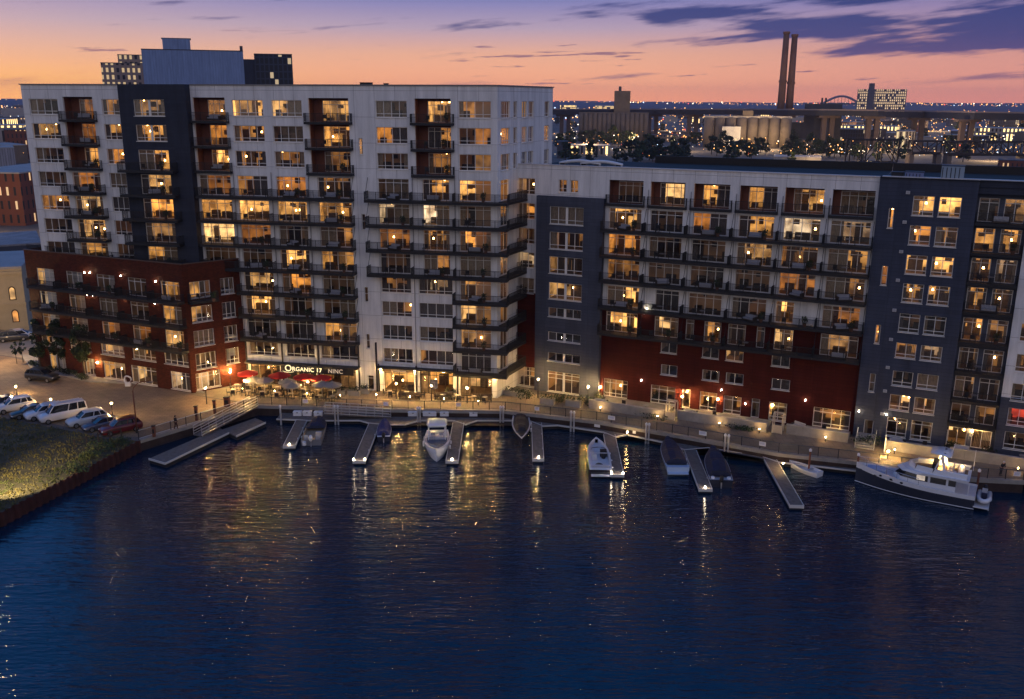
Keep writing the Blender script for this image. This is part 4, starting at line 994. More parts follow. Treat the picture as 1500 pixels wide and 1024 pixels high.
def gangway(label, A, B, w):
    A = Vector(A); B = Vector(B); t = thing('gangway', label, 'gangway', (0, 0, 0)); d = (B-A); s = Vector((d.y, -d.x, 0)).normalized()*w/2
    mb = MB(); mb.add([A-s, A+s, B+s, B-s, A-s-Vector((0, 0, .1)), A+s-Vector((0, 0, .1)), B+s-Vector((0, 0, .1)), B-s-Vector((0, 0, .1))], [(0, 1, 2, 3), (7, 6, 5, 4), (0, 4, 5, 1), (2, 6, 7, 3), (1, 5, 6, 2), (0, 3, 7, 4)])
    mb.build('walkway', M_wood, t)
    for q in (-1, 1):
        mb = MB()
        for h in (.12, .45, .8, 1.15): mb.bar(A+s*q+Vector((0, 0, h)), B+s*q+Vector((0, 0, h)), .07)
        n = 8
        for i in range(n+1): p = A+s*q+d*i/n; mb.bar(p, p+Vector((0, 0, 1.15)), .05)
        mb.build('side_rail', M_alu, t)
    return t
a = G(377, 592); b = G(290, 639, DZ)
gangway('silver railed gangway slanting down from the quay corner to the landing stage', (a[0]-.2, a[1]-.8, GZ+.05), (b[0], b[1], DZ+.1), 1.3)
a = G(478, 601); b = G(572, 613, DZ)
gangway('silver railed gangway sloping along the quay in front of the restaurant', (a[0], a[1]-.9, GZ+.02), (b[0], b[1]+.6, DZ+.12), 1.25)
# white dock boxes
BOX = [(431, 443, 608), (445, 457.5, 608), (461, 473.5, 608.5), (598.5, 613, 608.5), (620, 639.5, 608.5), (645, 657.5, 608.5), (688, 699.5, 608.5), (759, 771.5, 608), (810, 821.5, 615), (871, 883, 624.5), (913, 925.5, 631.5), (927, 951, 635), (968.5, 982, 640), (1023, 1036, 647.5), (1037, 1050.5, 649.5), (1052, 1066, 652.5), (1226.5, 1241, 680)]
BW = ['leftmost white dock box behind the pontoon boat', 'middle white dock box behind the pontoon boat', 'right white dock box behind the pontoon boat', 'white dock box behind the piling left of the white cabin boat', 'long white dock box behind the white cabin boat', 'white dock box right of the long box behind the white cabin boat', 'lone white dock box right of the third finger pier', 'white dock box behind the dark bow rider', 'lone white dock box right of the fourth finger pier', 'white dock box behind the striped motorboat', 'short tilted white dock box by the glowing dock lamp', 'long white dock box beside the short tilted one', 'lone white dock box behind the first navy covered boat', 'left of three white dock boxes by the sixth finger pier', 'middle of three white dock boxes by the sixth finger pier', 'right of three white dock boxes by the sixth finger pier', 'white dock box behind the bow of the yacht']
proto = None
for (u0, u1, v), lab in zip(BOX, BW):
    x0, y0 = G(u0, v, DZ); x1, y1 = G(u1, v, DZ); wv = x1-x0
    an = -math.atan2(max(0, (x0+x1)/2), 400)*4 if u0 > 800 else 0
    an = -.40 if u0 > 850 else (-.2 if u0 > 790 else 0)
    t = thing('dock_box', lab, 'dock box', ((x0+x1)/2, (y0+y1)/2-.25, DZ), an, 'white dock boxes')
    MB().box(-wv/2, wv/2, -.3, .3, .06, .5).build('body', M_whitep, t); mb = MB(); mb.box(-wv/2-.03, wv/2+.03, -.34, .34, .51, .6); mb.box(-wv/2+.05, wv/2-.05, -.25, .25, .6, .66); mb.build('lid', M_whitep, t)
    mb = MB(); mb.box(-.1, .1, -.36, -.342, .46, .56); mb.build('latch', M_dark, t)
# pilings
for i, (u, v, h, lab) in enumerate([(411.5, 616, 2.0, 'white capped piling at the left end of the long dock'), (491, 616, 2.0, 'left post of the piling pair left of the gangway foot'), (495.5, 616, 2.0, 'right post of the piling pair left of the gangway foot'), (612, 617, 1.9, 'left post of the piling pair by the white cabin boat'), (615.5, 617, 1.9, 'right post of the piling pair by the white cabin boat'), (733, 617, 2.0, 'left post of the piling pair left of the dark bow rider'), (737, 617, 2.0, 'right post of the piling pair left of the dark bow rider'), (836, 626, 2.1, 'left post of the piling pair right of the fourth finger'), (840.5, 626.5, 2.1, 'right post of the piling pair right of the fourth finger'), (946, 643, 2.0, 'left post of the piling pair by the glowing dock lamp'), (950, 643.5, 2.0, 'right post of the piling pair by the glowing dock lamp'), (1061, 661, 2.1, 'left post of the piling pair right of three dock boxes'), (1066, 662, 2.1, 'right post of the piling pair right of three dock boxes'), (1185, 684, 2.1, 'white capped piling behind the dinghy'), (1255, 692, 2.2, 'white capped piling at the bow of the yacht'), (1430, 722, 2.6, 'white capped piling at the stern of the yacht')]):
    x, y = G(u, v, DZ); t = thing('piling', lab, 'piling', (x, y, 0), 0, 'dock pilings')
    MB().cyl(0, 0, -.8, DZ+h-.25, .11, n=10).build('post', M_alu if i not in (13, 14, 15) else M_rust, t); MB().lathe(0, 0, [(.15, DZ+h-.25), (.16, DZ+h-.05), (.05, DZ+h+.08)], 10).build('cap', M_whitep, t)
# ---------------------------------------------------------------- promenade railings, one per straight stretch
RLAB = ['railing along the left quay above the landing stage', 'railing on the quay in front of the restaurant terrace', 'railing on the quay in front of the lit shops', 'railing on the quay in front of the slate tower', 'railing on the quay below the first red wall patio', 'railing on the quay behind the navy covered boats', 'railing on the quay behind the white dinghy', 'railing on the quay behind the yacht', 'railing on the quay at the far right end']
M_rg = mat('grey_mesh_railing', (.1, .105, .125), .5, .5)
rl = offs(QUAY, .22)
for i in range(len(rl)-1):
    a, b = Vector(rl[i]), Vector(rl[i+1]); L_ = (b-a).length; t = thing('railing', RLAB[i], 'railing', (a.x, a.y, GZ+.06), math.atan2(b.y-a.y, b.x-a.x), 'railings along the quay')
    n = max(2, round(L_/2.0))
    mb = MB(); mb.bar((0.03, 0, 1.08), (L_-.03, 0, 1.08), .07); mb.bar((.03, 0, .12), (L_-.03, 0, .12), .04); mb.build('handrail', M_rg if i else M_alu, t)
    mb = MB(); k = int(L_/.11)
    for j in range(1, k): mb.bar((L_*j/k, 0, .14), (L_*j/k, 0, 1.04), .022 if i else .016)
    mb.build('infill', M_rg, t)
    for j in range(n+(1 if i == len(rl)-2 else 0)): m = MB(); m.box(L_*j/n-.035, L_*j/n+.035, -.04, .04, -.05, 1.12); m.build('post', M_dark, t)
# white notices on the railing
for u, v, wv, lab in [(445, 590, .7, 'white notice on the railing in front of the restaurant'), (564, 593, .65, 'white notice on the railing above the gangway'), (671, 594, .65, 'white notice on the railing in front of the lit shops'), (787, 600, .6, 'white notice on the railing near the slate tower'), (898, 617, .9, 'white life ring box on the railing left of the glowing dock lamp'), (1031, 636, .9, 'white life ring box on the railing above the sixth finger pier'), (1121, 655, .75, 'white notice on the railing left of the dinghy'), (1497, 700, .7, 'white notice on the railing at the far right end')]:
    x, y = G(u, v+10, GZ); best = min(range(len(rl)-1), key=lambda i: abs((Vector(rl[i])+Vector(rl[i+1]))[0]/2-x)); a, b = Vector(rl[best]), Vector(rl[best+1]); f = (x-a.x)/(b.x-a.x); q = a+(b-a)*f
    t = thing('railing_sign', lab, 'notice', (q.x, q.y, GZ+.06), math.atan2(b.y-a.y, b.x-a.x), 'notices on the quay railing')
    MB().box(-wv/2, wv/2, -.1, -.075, .42, .92).build('plate', M_whitep, t); mb = MB()
    for z in (.82, .72, .62): mb.box(-wv/2+.08, wv/2-.12, -.108, -.103, z-.02, z+.015)
    mb.build('lettering', mat('faded_blue_print', (.2, .22, .4), .6), t)
# ---------------------------------------------------------------- boats
def hull_rings(Lh, B, H, n=14, tr=.85, fine=2.2, flare=.25, z0=-.25, sheer=.35):
    """x from stern (0) to bow (Lh); list of (x, half beam at deck, half beam at waterline, deck height)"""
    out = []
    for i in range(n+1):
        t = i/n; hb = B/2*(tr+(1-tr)*min(1, t*3)) if t < .33 else B/2*max(0.02, 1-((t-.33)/.67)**fine)
        out.append((Lh*t, hb, max(.01, hb*(1-flare*(.4+t*1.2))), H+sheer*t*t))
    return out
def hull_mesh(st, z0=-.3):
    mb = MB(); rings = []
    for x, hb, wb, h in st:
        rake = 0
        rings.append([(x, -hb, h), (x-.0, -(hb*.96+wb*.04), h*.72), (x, -wb, .02), (x, -wb*.55, z0), (x, wb*.55, z0), (x, wb, .02), (x, hb*.96+wb*.04, h*.72), (x, hb, h)])
    mb.loft(rings, True, False)
    r = rings[0]; 
    return mb
def deck_mesh(st, x0, x1, inset, zoff, rim=.12):
    """gunwale rim all round, open well between x0 and x1"""
    mb = MB()
    for (xa, ha, wa, za), (xb, hb, wb, zb) in zip(st, st[1:]):
        if xb <= x0 or xa >= x1: mb.quad((xa, -ha, za), (xb, -hb, zb), (xb, hb, zb), (xa, ha, za))
        else:
            ia, ib = max(.0, ha-rim), max(.0, hb-rim)
            for s in (-1, 1):
                mb.quad((xa, s*ha, za), (xb, s*hb, zb), (xb, s*ib, zb), (xa, s*ia, za)); mb.quad((xa, s*ia, za), (xb, s*ib, zb), (xb, s*ib*.94, zb-zoff), (xa, s*ia*.94, za-zoff))
            mb.quad((xa, -ia*.94, za-zoff), (xb, -ib*.94, zb-zoff), (xb, ib*.94, zb-zoff), (xa, ia*.94, za-zoff))
    return mb
def cover_mesh(st, x0, x1, hgt):
    mb = MB(); rings = []
    for x, hb, wb, h in st:
        if x < x0-.01 or x > x1+.01: continue
        e = min(1, (x-x0)/.7+.15, (x1-x)/1.1+.1); hh = hgt*e*(.85+.15*math.sin(x*2.4))
        rings.append([(x, -hb-.03, h-.12), (x, -hb*.95, h+.04), (x, -hb*.55, h+hh*.8), (x, 0, h+hh), (x, hb*.55, h+hh*.8), (x, hb*.95, h+.04), (x, hb+.03, h-.12)])
    mb.loft(rings, False, False); mb.add(rings[0], [tuple(range(7))]); return mb
def outboard(par, x, y, z, m=None):
    m = m or M_dark; rings = []
    for zz, a, b in ((z+.15, .16, .12), (z+.3, .3, .2), (z+.6, .32, .22), (z+.8, .26, .18), (z+.88, .12, .08)): rings.append([(x-.15+a*math.cos(2*math.pi*k/10), y+b*math.sin(2*math.pi*k/10), zz) for k in range(10)])
    o = MB().loft(rings).build('outboard_motor', m, par, True); mb = MB(); mb.box(x-.27, x-.07, y-.06, y+.06, -.6, z+.16); mb.box(x-.5, x-.07, y-.09, y+.09, -.25, -.2); mb.build('leg', MATS['pipe_grey'], o); return o
def boat_at(name, label, cat, su, sv, bu, bv, grp='boats at the docks'):
    """stern and bow seen at picture places on the water"""
    s = Vector(G(su, sv, WZ+.15)); b = Vector(G(bu, bv, WZ+.15)); d = b-s
    return thing(name, label, cat, (s.x, s.y, WZ), math.atan2(d.y, d.x), grp), d.length
def seat(par, x, y, z, w=.5, m=None): b = MB(); b.box(x-.2, x+.22, y-w/2, y+w/2, z, z+.32); b.box(x-.3, x-.2, y-w/2, y+w/2, z, z+.75); b.build('seat', m or M_seat, par)
def bench(par, m, *q): MB().box(*q).build('bench_seat', m, par)
def windshield(par, x, hb, z, h=.45, rake=.35):
    mb = MB(); pts = [(-hb*.92, x-.7), (-hb*.75, x), (0, x+.22), (hb*.75, x), (hb*.92, x-.7)]
    for (y0, x0), (y1, x1) in zip(pts, pts[1:]): mb.quad((x0, y0, z), (x1, y1, z), (x1-rake, y1*.93, z+h), (x0-rake, y0*.93, z+h))
    g = mb.build('windshield', M_glass, par); mb = MB()
    for (y0, x0), (y1, x1) in zip(pts, pts[1:]): mb.bar((x0-rake, y0*.93, z+h), (x1-rake, y1*.93, z+h), .05); mb.bar((x0, y0, z), (x0-rake, y0*.93, z+h), .035)
    mb.build('frame', M_chrome, g); return g
def fenders(par, st, side, ks):
    for k in ks:
        x, hb, wb, h = st[k]; f = MB(); f.loft([[(x+r*math.cos(2*math.pi*j/8), side*(hb+.1)+r*math.sin(2*math.pi*j/8), z) for j in range(8)] for r, z in ((.04, h*.2), (.1, h*.3), (.1, h*.72), (.03, h*.8))]); f.build('fender', M_whitep, par, True)
def moor(par, x, y, z, x2, y2, z2):
    MB().tube([(x+(x2-x)*i/6, y+(y2-y)*i/6, z+(z2-z)*i/6-.18*math.sin(math.pi*i/6)) for i in range(7)], .022, 5).build('mooring_line', mat('rope', (.35, .32, .26), .9), par)
# 1 open pontoon style boat with outboard towards us, cover over its front half
t, Lh = boat_at('pontoon_boat', 'open motorboat with a white outboard and a navy cover over its front half', 'boat', 456, 651, 469, 617)
st = hull_rings(Lh, 2.5, .75, tr=.96, fine=3.5, flare=.1, sheer=.15); hull_mesh(st).build('hull', mat('grey_hull', (.2, .2, .22), .35, coat=.3), t)
deck_mesh(st, .3, Lh*.96, .1, .45).build('deck', mat('tan_deck', (.3, .24, .16), .7, var=.15, scale=4), t); cover_mesh(st, Lh*.48, Lh*.99, .6).build('canvas_cover', M_cover, t)
seat(t, 1.0, .7, .3); seat(t, 1.0, -.7, .3); MB().box(1.9, 2.3, -.95, -.3, .3, .95).build('console', M_seat, t); outboard(t, -.05, 0, .5, M_whitep); fenders(t, st, 1, (3, 6, 9)); moor(t, 1.0, 1.2, .8, 1.6, 2.0, .6)
MB().cyl(-.35, .75, .2, .62, .22, n=10).build('ladder_box', M_whitep, t); light(t, (1.5, 0, .9), 6)
# 2 small boat under a dark blue cover
t, Lh = boat_at('small_boat', 'small boat wholly under a dark blue cover at the second finger pier', 'boat', 562, 645, 564, 621)
st = hull_rings(Lh, 1.75, .6, fine=2.6); hull_mesh(st).build('hull', M_navyhull, t); cover_mesh(st, .15, Lh, .5).build('canvas_cover', mat('blue_canvas', (.02, .032, .13), .8, var=.25, scale=3), t); outboard(t, -.02, 0, .35); deck_mesh(st, 1, 2, .1, .3).build('deck', M_gel, t)
# 3 white cabin boat, bow to us
t, Lh = boat_at('cabin_boat', 'white cabin boat with a pale hardtop and blue cockpit, bow towards the open water', 'boat', 641, 641, 640, 668)
Lh = 7.4; st = hull_rings(Lh, 3.0, 1.15, fine=3.6, sheer=.35); hull_mesh(st).build('hull', M_gel, t)
deck_mesh(st, Lh*.36, Lh*.88, .1, .4, .32).build('deck', M_gel, t)
mb = MB(); mb.prism([(Lh*.5, -1.15), (Lh*.78, -1.0), (Lh*.88, -.5), (Lh*.9, 0), (Lh*.88, .5), (Lh*.78, 1.0), (Lh*.5, 1.15)], .95, 1.3); mb.build('bow_cushion', mat('blue_vinyl', (.03, .07, .13), .5, var=.2, scale=3), t)
mb = MB(); rings = []
for x, w_, z in ((Lh*.06, 1.1, 2.75), (Lh*.12, 1.2, 2.86), (Lh*.38, 1.22, 2.9), (Lh*.46, 1.02, 2.82)): rings.append([(x, -w_, z-.06), (x, -w_*.8, z+.06), (x, w_*.8, z+.06), (x, w_, z-.06), (x, w_*.8, z-.12), (x, -w_*.8, z-.12)])
mb.loft(rings).build('hardtop', M_gel, t, True)
mb = MB()
for y in (-1, 1): mb.bar((Lh*.12, y*1.05, 1.2), (Lh*.14, y*1.0, 2.72), .09); mb.bar((Lh*.52, y*1.0, 1.2), (Lh*.43, y*.92, 2.72), .09); mb.bar((Lh*.3, y*1.06, 1.2), (Lh*.3, y*1.02, 2.76), .07)
mb.build('hardtop_post', M_gel, t); windshield(t, Lh*.5, 1.05, 1.25, .75, .4)
seat(t, Lh*.3, .5, .8); seat(t, Lh*.3, -.5, .8); MB().box(Lh*.4, Lh*.45, -.9, .9, .8, 1.5).build('dashboard', M_seat, t)
mb = MB()
for s in (-1, 1): mb.tube([(x, s*max(0, hb-.08), h+.35) for x, hb, wb, h in st[6:]], .03, 6)
mb.build('bow_rail', M_chrome, t); fenders(t, st, 1, (3, 6, 9)); fenders(t, st, -1, (3, 6)); moor(t, 5.5, 1.2, 1.2, 4.6, 2.2, .6)
# 4 dark bow rider, bow to us
t, Lh = boat_at('bow_rider', 'dark bow rider with a white V shaped rim under a black cover, bow towards us', 'boat', 763, 614, 764, 654)
st = hull_rings(Lh, 2.35, .85, fine=2.0, sheer=.3); hull_mesh(st).build('hull', M_navyhull, t); deck_mesh(st, .2, Lh*.93, .1, .3, .16).build('deck', M_gel, t)
st2 = [(x, max(.02, hb-.2), wb, h) for x, hb, wb, h in st]; cover_mesh(st2, .2, Lh*.72, .55).build('canvas_cover', mat('black_canvas', (.014, .016, .024), .85, var=.3, scale=3), t); cover_mesh(st2, Lh*.74, Lh*.93, .12).build('bow_cover', MATS['black_canvas'], t)
mb = MB()
for s in (-1, 1): mb.tube([(x, s*(hb-.05), h+.03) for x, hb, wb, h in st[3:]], .05, 6)
mb.build('rub_rail', M_gel, t); fenders(t, st, 1, (4, 7)); moor(t, 3.5, .9, .9, 2.8, 2., .6)
# 5 striped open motorboat, stern to us
t, Lh = boat_at('motorboat', 'black and white open motorboat with pale seats, stern towards us beside the fifth finger pier', 'boat', 880, 697, 873, 651)
st = hull_rings(Lh, 2.6, .85, tr=.95, fine=3, sheer=.25); hull_mesh(st).build('hull', mat('black_gelcoat', (.016, .016, .02), .2, coat=.4), t); deck_mesh(st, .9, Lh*.9, .1, .45, .2).build('deck', M_gel, t)
wv_ = mat('white_vinyl', (.6, .6, .63), .5); bench(t, wv_, .95, 1.25, -1.05, 1.05, .45, .95); bench(t, wv_, Lh*.74, Lh*.84, -.7, .54, .45, .8); bench(t, wv_, Lh*.5, Lh*.8, .55, 1.0, .45, .8); seat(t, Lh*.42, .55, .45, .6, wv_)
mb = MB(); mb.box(Lh*.5, Lh*.58, -.95, -.2, .4, 1.15); mb.ball((Lh*.46, -.55, .75), (.3, .3, .45)); mb.ball((1.7, .1, .65), (.35, .5, .3)); mb.build('console', M_dark, t)
mb = MB(); mb.tube([(Lh*.3, -1.15, .85), (Lh*.27, -1.05, 1.8), (Lh*.27, 1.05, 1.8), (Lh*.3, 1.15, .85)], .045, 8); mb.build('tow_arch', M_alu, t); mb = MB(); mb.box(-.5, .25, -1.05, 1.05, .25, .33); mb.build('swim_platform', M_gel, t); windshield(t, Lh*.62, 1.05, .88, .35, .3)
MB().box(.3, .42, -1.15, 1.15, .86, .93).build('stern_trim', M_gel, t); fenders(t, st, -1, (2, 5, 8)); moor(t, .6, -1.2, .9, .2, -2., .6)
# 6 navy covered, light blue stern
t, Lh = boat_at('covered_boat', 'navy covered motorboat with a pale blue stern left of the sixth finger pier', 'boat', 993, 694, 976, 652)
st = hull_rings(Lh, 2.6, .9, tr=.95, fine=2.8, sheer=.25); hull_mesh(st).build('hull', mat('blue_white_gelcoat', (.42, .55, .72), .25, coat=.4), t); deck_mesh(st, .8, 2, .1, .3).build('deck', MATS['blue_white_gelcoat'], t); cover_mesh(st, .75, Lh, .75).build('canvas_cover', M_cover, t); MB().box(-.55, .2, -1.1, 1.1, .28, .36).build('swim_platform', MATS['blue_white_gelcoat'], t)
mb = MB(); mb.box(.02, .1, -1.0, -.85, .4, .5); mb.box(.02, .1, .85, 1.0, .4, .5); mb.build('stern_lamp', M_fix, t); fenders(t, st, -1, (2, 5, 8)); moor(t, .6, -1.2, .9, .2, -2., .6)
# 7 covered, outboard to us
t, Lh = boat_at('covered_boat', 'black covered motorboat with a white trimmed outboard right of the sixth finger pier', 'boat', 1056, 712, 1042, 667)
st = hull_rings(Lh, 2.6, .85, tr=.95, fine=2.8, sheer=.25); hull_mesh(st).build('hull', M_navyhull, t); deck_mesh(st, .9, 2, .1, .3).build('deck', M_seat, t); cover_mesh(st, .9, Lh, 1.0).build('canvas_cover', M_cover, t); outboard(t, -.05, 0, .55)
mb = MB(); mb.ball((.45, .85, .9), (.32, .25, .16)); mb.ball((.45, -.85, .9), (.32, .25, .16)); mb.build('stern_cushion', M_whitep, t); mb = MB(); mb.tube([(.3, -1.1, .8), (.4, -1.0, 1.6), (.4, 1.0, 1.6), (.3, 1.1, .8)], .04, 8); mb.build('arch', M_dark, t)
# 8 dinghy
t, Lh = boat_at('dinghy', 'small white dinghy tied beside the longest finger pier', 'boat', 1201, 697, 1156, 681)
st = hull_rings(Lh, 1.6, .55, tr=.75, fine=2.2, sheer=.2); hull_mesh(st).build('hull', M_gel, t); deck_mesh(st, .3, Lh*.9, .1, .3, .12).build('deck', M_gel, t); mb = MB(); mb.box(Lh*.3, Lh*.38, -.65, .65, .4, .46); mb.box(Lh*.6, Lh*.67, -.55, .55, .43, .49); mb.build('thwart', M_seat, t)
# 9 the yacht: bow to the left
A = Vector(G(1259, 699, .3)); B = Vector(G(1441, 746, .3)); A = Vector(G(1262, 694, WZ+1)); B = Vector(G(1428, 736, WZ+.2))
d = A-B; Lh = d.length+.6; yt = thing('yacht', 'white flybridge motor yacht with a navy hull moored at the right of the harbour', 'yacht', (B.x, B.y, WZ), math.atan2(d.y, d.x), None)
Bm = 3.9; st = hull_rings(Lh, Bm, 1.35, n=22, tr=.9, fine=2.3, flare=.16, sheer=.75); hull_mesh(st).build('hull', mat('slate_navy_gelcoat', (.04, .045, .065), .2, coat=.5), yt)
mb = MB()
for s in (-1, 1):
    for (xa, ha, wa, za), (xb, hb, wb, zb) in zip(st, st[1:]):
        mb.add([(xa, s*(ha+.012), za*.8), (xb, s*(hb+.012), zb*.8), (xb, s*(hb+.03), zb+.16), (xa, s*(ha+.03), za+.16), (xa, s*(ha-.14), za+.16), (xb, s*max(0, hb-.14), zb+.16), (xb, s*max(0, hb-.14), zb-.1), (xa, s*(ha-.14), za-.1)], [(0, 1, 2, 3), (3, 2, 5, 4), (4, 5, 6, 7)])
mb.build('bulwark', M_gel, yt)
mb = MB()
for s in (-1, 1): mb.tube([(x, s*(wb*.97+hb*.03+.02), .12) for x, hb, wb, h in st], .045, 6)
mb.build('boot_stripe', M_gel, yt)
mb = MB()
for (xa, ha, wa, za), (xb, hb, wb, zb) in zip(st, st[1:]): mb.quad((xa, -ha+.02, za-.02), (xb, -hb+.02, zb-.02), (xb, hb-.02, zb-.02), (xa, ha-.02, za-.02))
mb.build('deck', mat('pale_deck', (.5, .52, .58), .5, var=.06, scale=2), yt)
def shell(sts, top=True):
    mb = MB(); rings = [[(x, -w_, z0), (x-rk, -w_*tp, z1), (x-rk, w_*tp, z1), (x, w_, z0)] for x, w_, z0, z1, tp, rk in sts]
    mb.loft(rings, True, False); return mb
# saloon: white lower band, dark glass band, white roof
fx = Lh*.70
def ringp(f, w_, x0): return [(x0, -w_), (fx-2.2*f, -w_), (fx-.7*f, -w_*.72), (fx, 0), (fx-.7*f, w_*.72), (fx-2.2*f, w_), (x0, w_)]
def band(z0, z1, f0, f1, w0, w1, x0=1.9, x1=1.9):
    a = [(x, y, z0) for x, y in ringp(1, w0, x0)]; b = [(x-f1, y, z1) if 0 < i < 6 else (x1, y, z1) for i, (x, y) in enumerate(ringp(1, w1, x0))]
    a = [(x-f0, y, z) if 0 < i < 6 else (x, y, z) for i, (x, y, z) in enumerate(a)]; return MB().loft([a, b])
band(1.4, 2.0, 0, .35, 1.55, 1.5).build('saloon', M_gel, yt); band(2.01, 2.72, .36, 1.05, 1.48, 1.4).build('window', M_cglass, yt)
mb = band(2.725, 2.98, .45, .9, 1.72, 1.75, .9, .7); mb.build('saloon_roof', M_gel, yt)
mb = MB()
for x in (fx-3.9, fx-5.6): 
    for s in (-1, 1): mb.box(x, x+.22, s*1.47-.04, s*1.47+.04, 1.95, 2.75)
mb.build('window_pillar', M_gel, yt)
mb = MB()
for s in (-1, 1): mb.box(fx-3.4, fx-2.6, s*1.5-.02, s*1.5+.02, 2.1, 2.62)
mb.build('lit_pane', room_mat('cabin_glow', (1, .7, .4), .5, 2), yt)
# flybridge coaming, hardtop on four posts
mb = MB(); a = []
prof = [(1.0, 1.5), (fx-4.0, 1.5), (fx-2.3, 1.15), (fx-1.6, 0), (fx-2.3, -1.15), (fx-4.0, -1.5), (1.0, -1.5)]
for i in range(len(prof)-1):
    (x0, y0), (x1, y1) = prof[i], prof[i+1]; mb.add([(x0, y0, 2.98), (x1, y1, 2.98), (x1-.2, y1*.96, 3.55), (x0-.05, y0*.96, 3.4 if i == 0 else 3.55), (x0-.05, y0*.88, 3.5), (x1-.2, y1*.88, 3.5), (x1, y1*.9, 2.99), (x0, y0*.9, 2.99)], [(0, 1, 2, 3), (3, 2, 5, 4), (4, 5, 6, 7)])
mb.build('flybridge_coaming', M_gel, yt)
MB().prism([(1.0, -1.35), (fx-4, -1.35), (fx-2.4, -1), (fx-1.9, 0), (fx-2.4, 1), (fx-4, 1.35), (1.0, 1.35)], 2.985, 3.02).build('flybridge_floor', mat('teak', (.24, .15, .08), .7, var=.2, scale=5), yt)
mb = MB(); rings = []
for x, w_, z in ((2.6, 1.15, 4.95), (2.9, 1.4, 5.02), (fx-4.6, 1.42, 5.12), (fx-3.6, 1.0, 5.06)): rings.append([(x, -w_, z-.05), (x, -w_*.85, z+.07), (x, w_*.85, z+.07), (x, w_, z-.05), (x, w_*.8, z-.14), (x, -w_*.8, z-.14)])
mb.loft(rings).build('hardtop', M_gel, yt, True)
MB().box(3.5, fx-5.0, -.85, .85, 5.125, 5.16).build('solar_panel', mat('dark_panel', (.01, .016, .045), .15), yt)
mb = MB()
for s in (-1, 1): mb.bar((3.1, s*1.3, 3.4), (3.5, s*1.2, 4.95), .28, .12); mb.bar((fx-4.2, s*1.3, 3.5), (fx-4.7, s*1.2, 5.0), .12)
mb.build('hardtop_post', M_gel, yt)
seat(yt, fx-5.6, .5, 3.03, .7); seat(yt, fx-5.6, -.5, 3.03, .7); bench(yt, M_seat, 1.3, 1.9, -1.2, 1.2, 3.03, 3.5); bench(yt, M_seat, 2, 3.4, .6, 1.2, 3.03, 3.45)
mb = MB(); mb.box(fx-4.4, fx-3.9, -.9, .9, 3.02, 3.9); mb.build('helm', M_dark, yt)
mb = MB()
for s in (-1, 1):
    pts = [(x, s*max(0, hb-.06), h+.85) for x, hb, wb, h in st if x > fx-3.2]; mb.tube(pts, .028, 6)
    for x, y, z in pts[::2]: mb.bar((x, y, z-.75), (x, y, z), .03)
mb.build('bow_rail', M_chrome, yt)
mb = MB(); mb.prism([(fx+.5, -.8), (fx+2.4, -.5), (fx+2.4, .5), (fx+.5, .8)], 1.75, 2.02); mb.build('bow_sunpad', mat('blue_sunpad', (.2, .33, .6), .6, var=.1, scale=2), yt)
mb = MB(); mb.box(-1.3, .1, -1.8, 1.8, .38, .5); mb.box(-1.32, -1.25, -1.8, 1.8, .3, .56); mb.build('swim_platform', M_gel, yt)
mb = MB()
for x, z in ((fx+1.4, 1.55), (fx-.3, 1.5), (fx+3, 1.65)):
    i = min(range(len(st)), key=lambda k: abs(st[k][0]-x))
    for s in (-1, 1): mb.cyl(x, s*(st[i][1]+.02), z, z+.02, .16, n=10)
for i in (13, 15, 17):
    x, hb, wb, h = st[i]
    for s in (-1, 1): mb.ball((x, s*(hb+.03), h*.93), (.17, .05, .12), 8, 6)
mb.build('porthole', M_cglass, yt)
MB().bar((2.7, 0, 5.1), (2.5, 0, 6.1), .07).build('mast', M_gel, yt); MB().cyl(3.2, .4, 5.15, 5.35, .28, n=10).build('radar_dome', M_gel, yt); MB().bar((.6, -1.7, 2.9), (.6, -1.7, 5.2), .05).build('antenna', M_gel, yt); MB().bar((.7, 1.7, 1.5), (.7, 1.7, 2.75), .08).build('roof_support', M_gel, yt)
for x, z in ((fx-4.6, 3.75), (1.6, 3.45)): MB().ball((x, -.9, z), .06, 8, 6).build('deck_lamp', M_bulb, yt); light(yt, (x, -.75, z+.25), 26)
jt = thing('tender', 'blue and white tender hanging on the stern of the yacht', 'tender', (*(B-d.normalized()*.75), WZ+.55), math.atan2(d.y, d.x)+math.pi/2)
mb = MB(); mb.tube([(-1.3, .45, .45), (.6, .5, .45), (1.35, .25, .5), (1.5, 0, .52), (1.35, -.25, .5), (.6, -.5, .45), (-1.3, -.45, .45)], .24, 8); mb.build('tube', M_gel, jt, True); MB().box(-1.2, 1.2, -.4, .4, .28, .4).build('floor', MATS['blue_vinyl'], jt); seat(jt, -.3, 0, .4, .5); MB().box(.2, .5, -.25, .25, .4, .95).build('console', M_cover, jt); outboard(jt, -1.35, 0, .35)
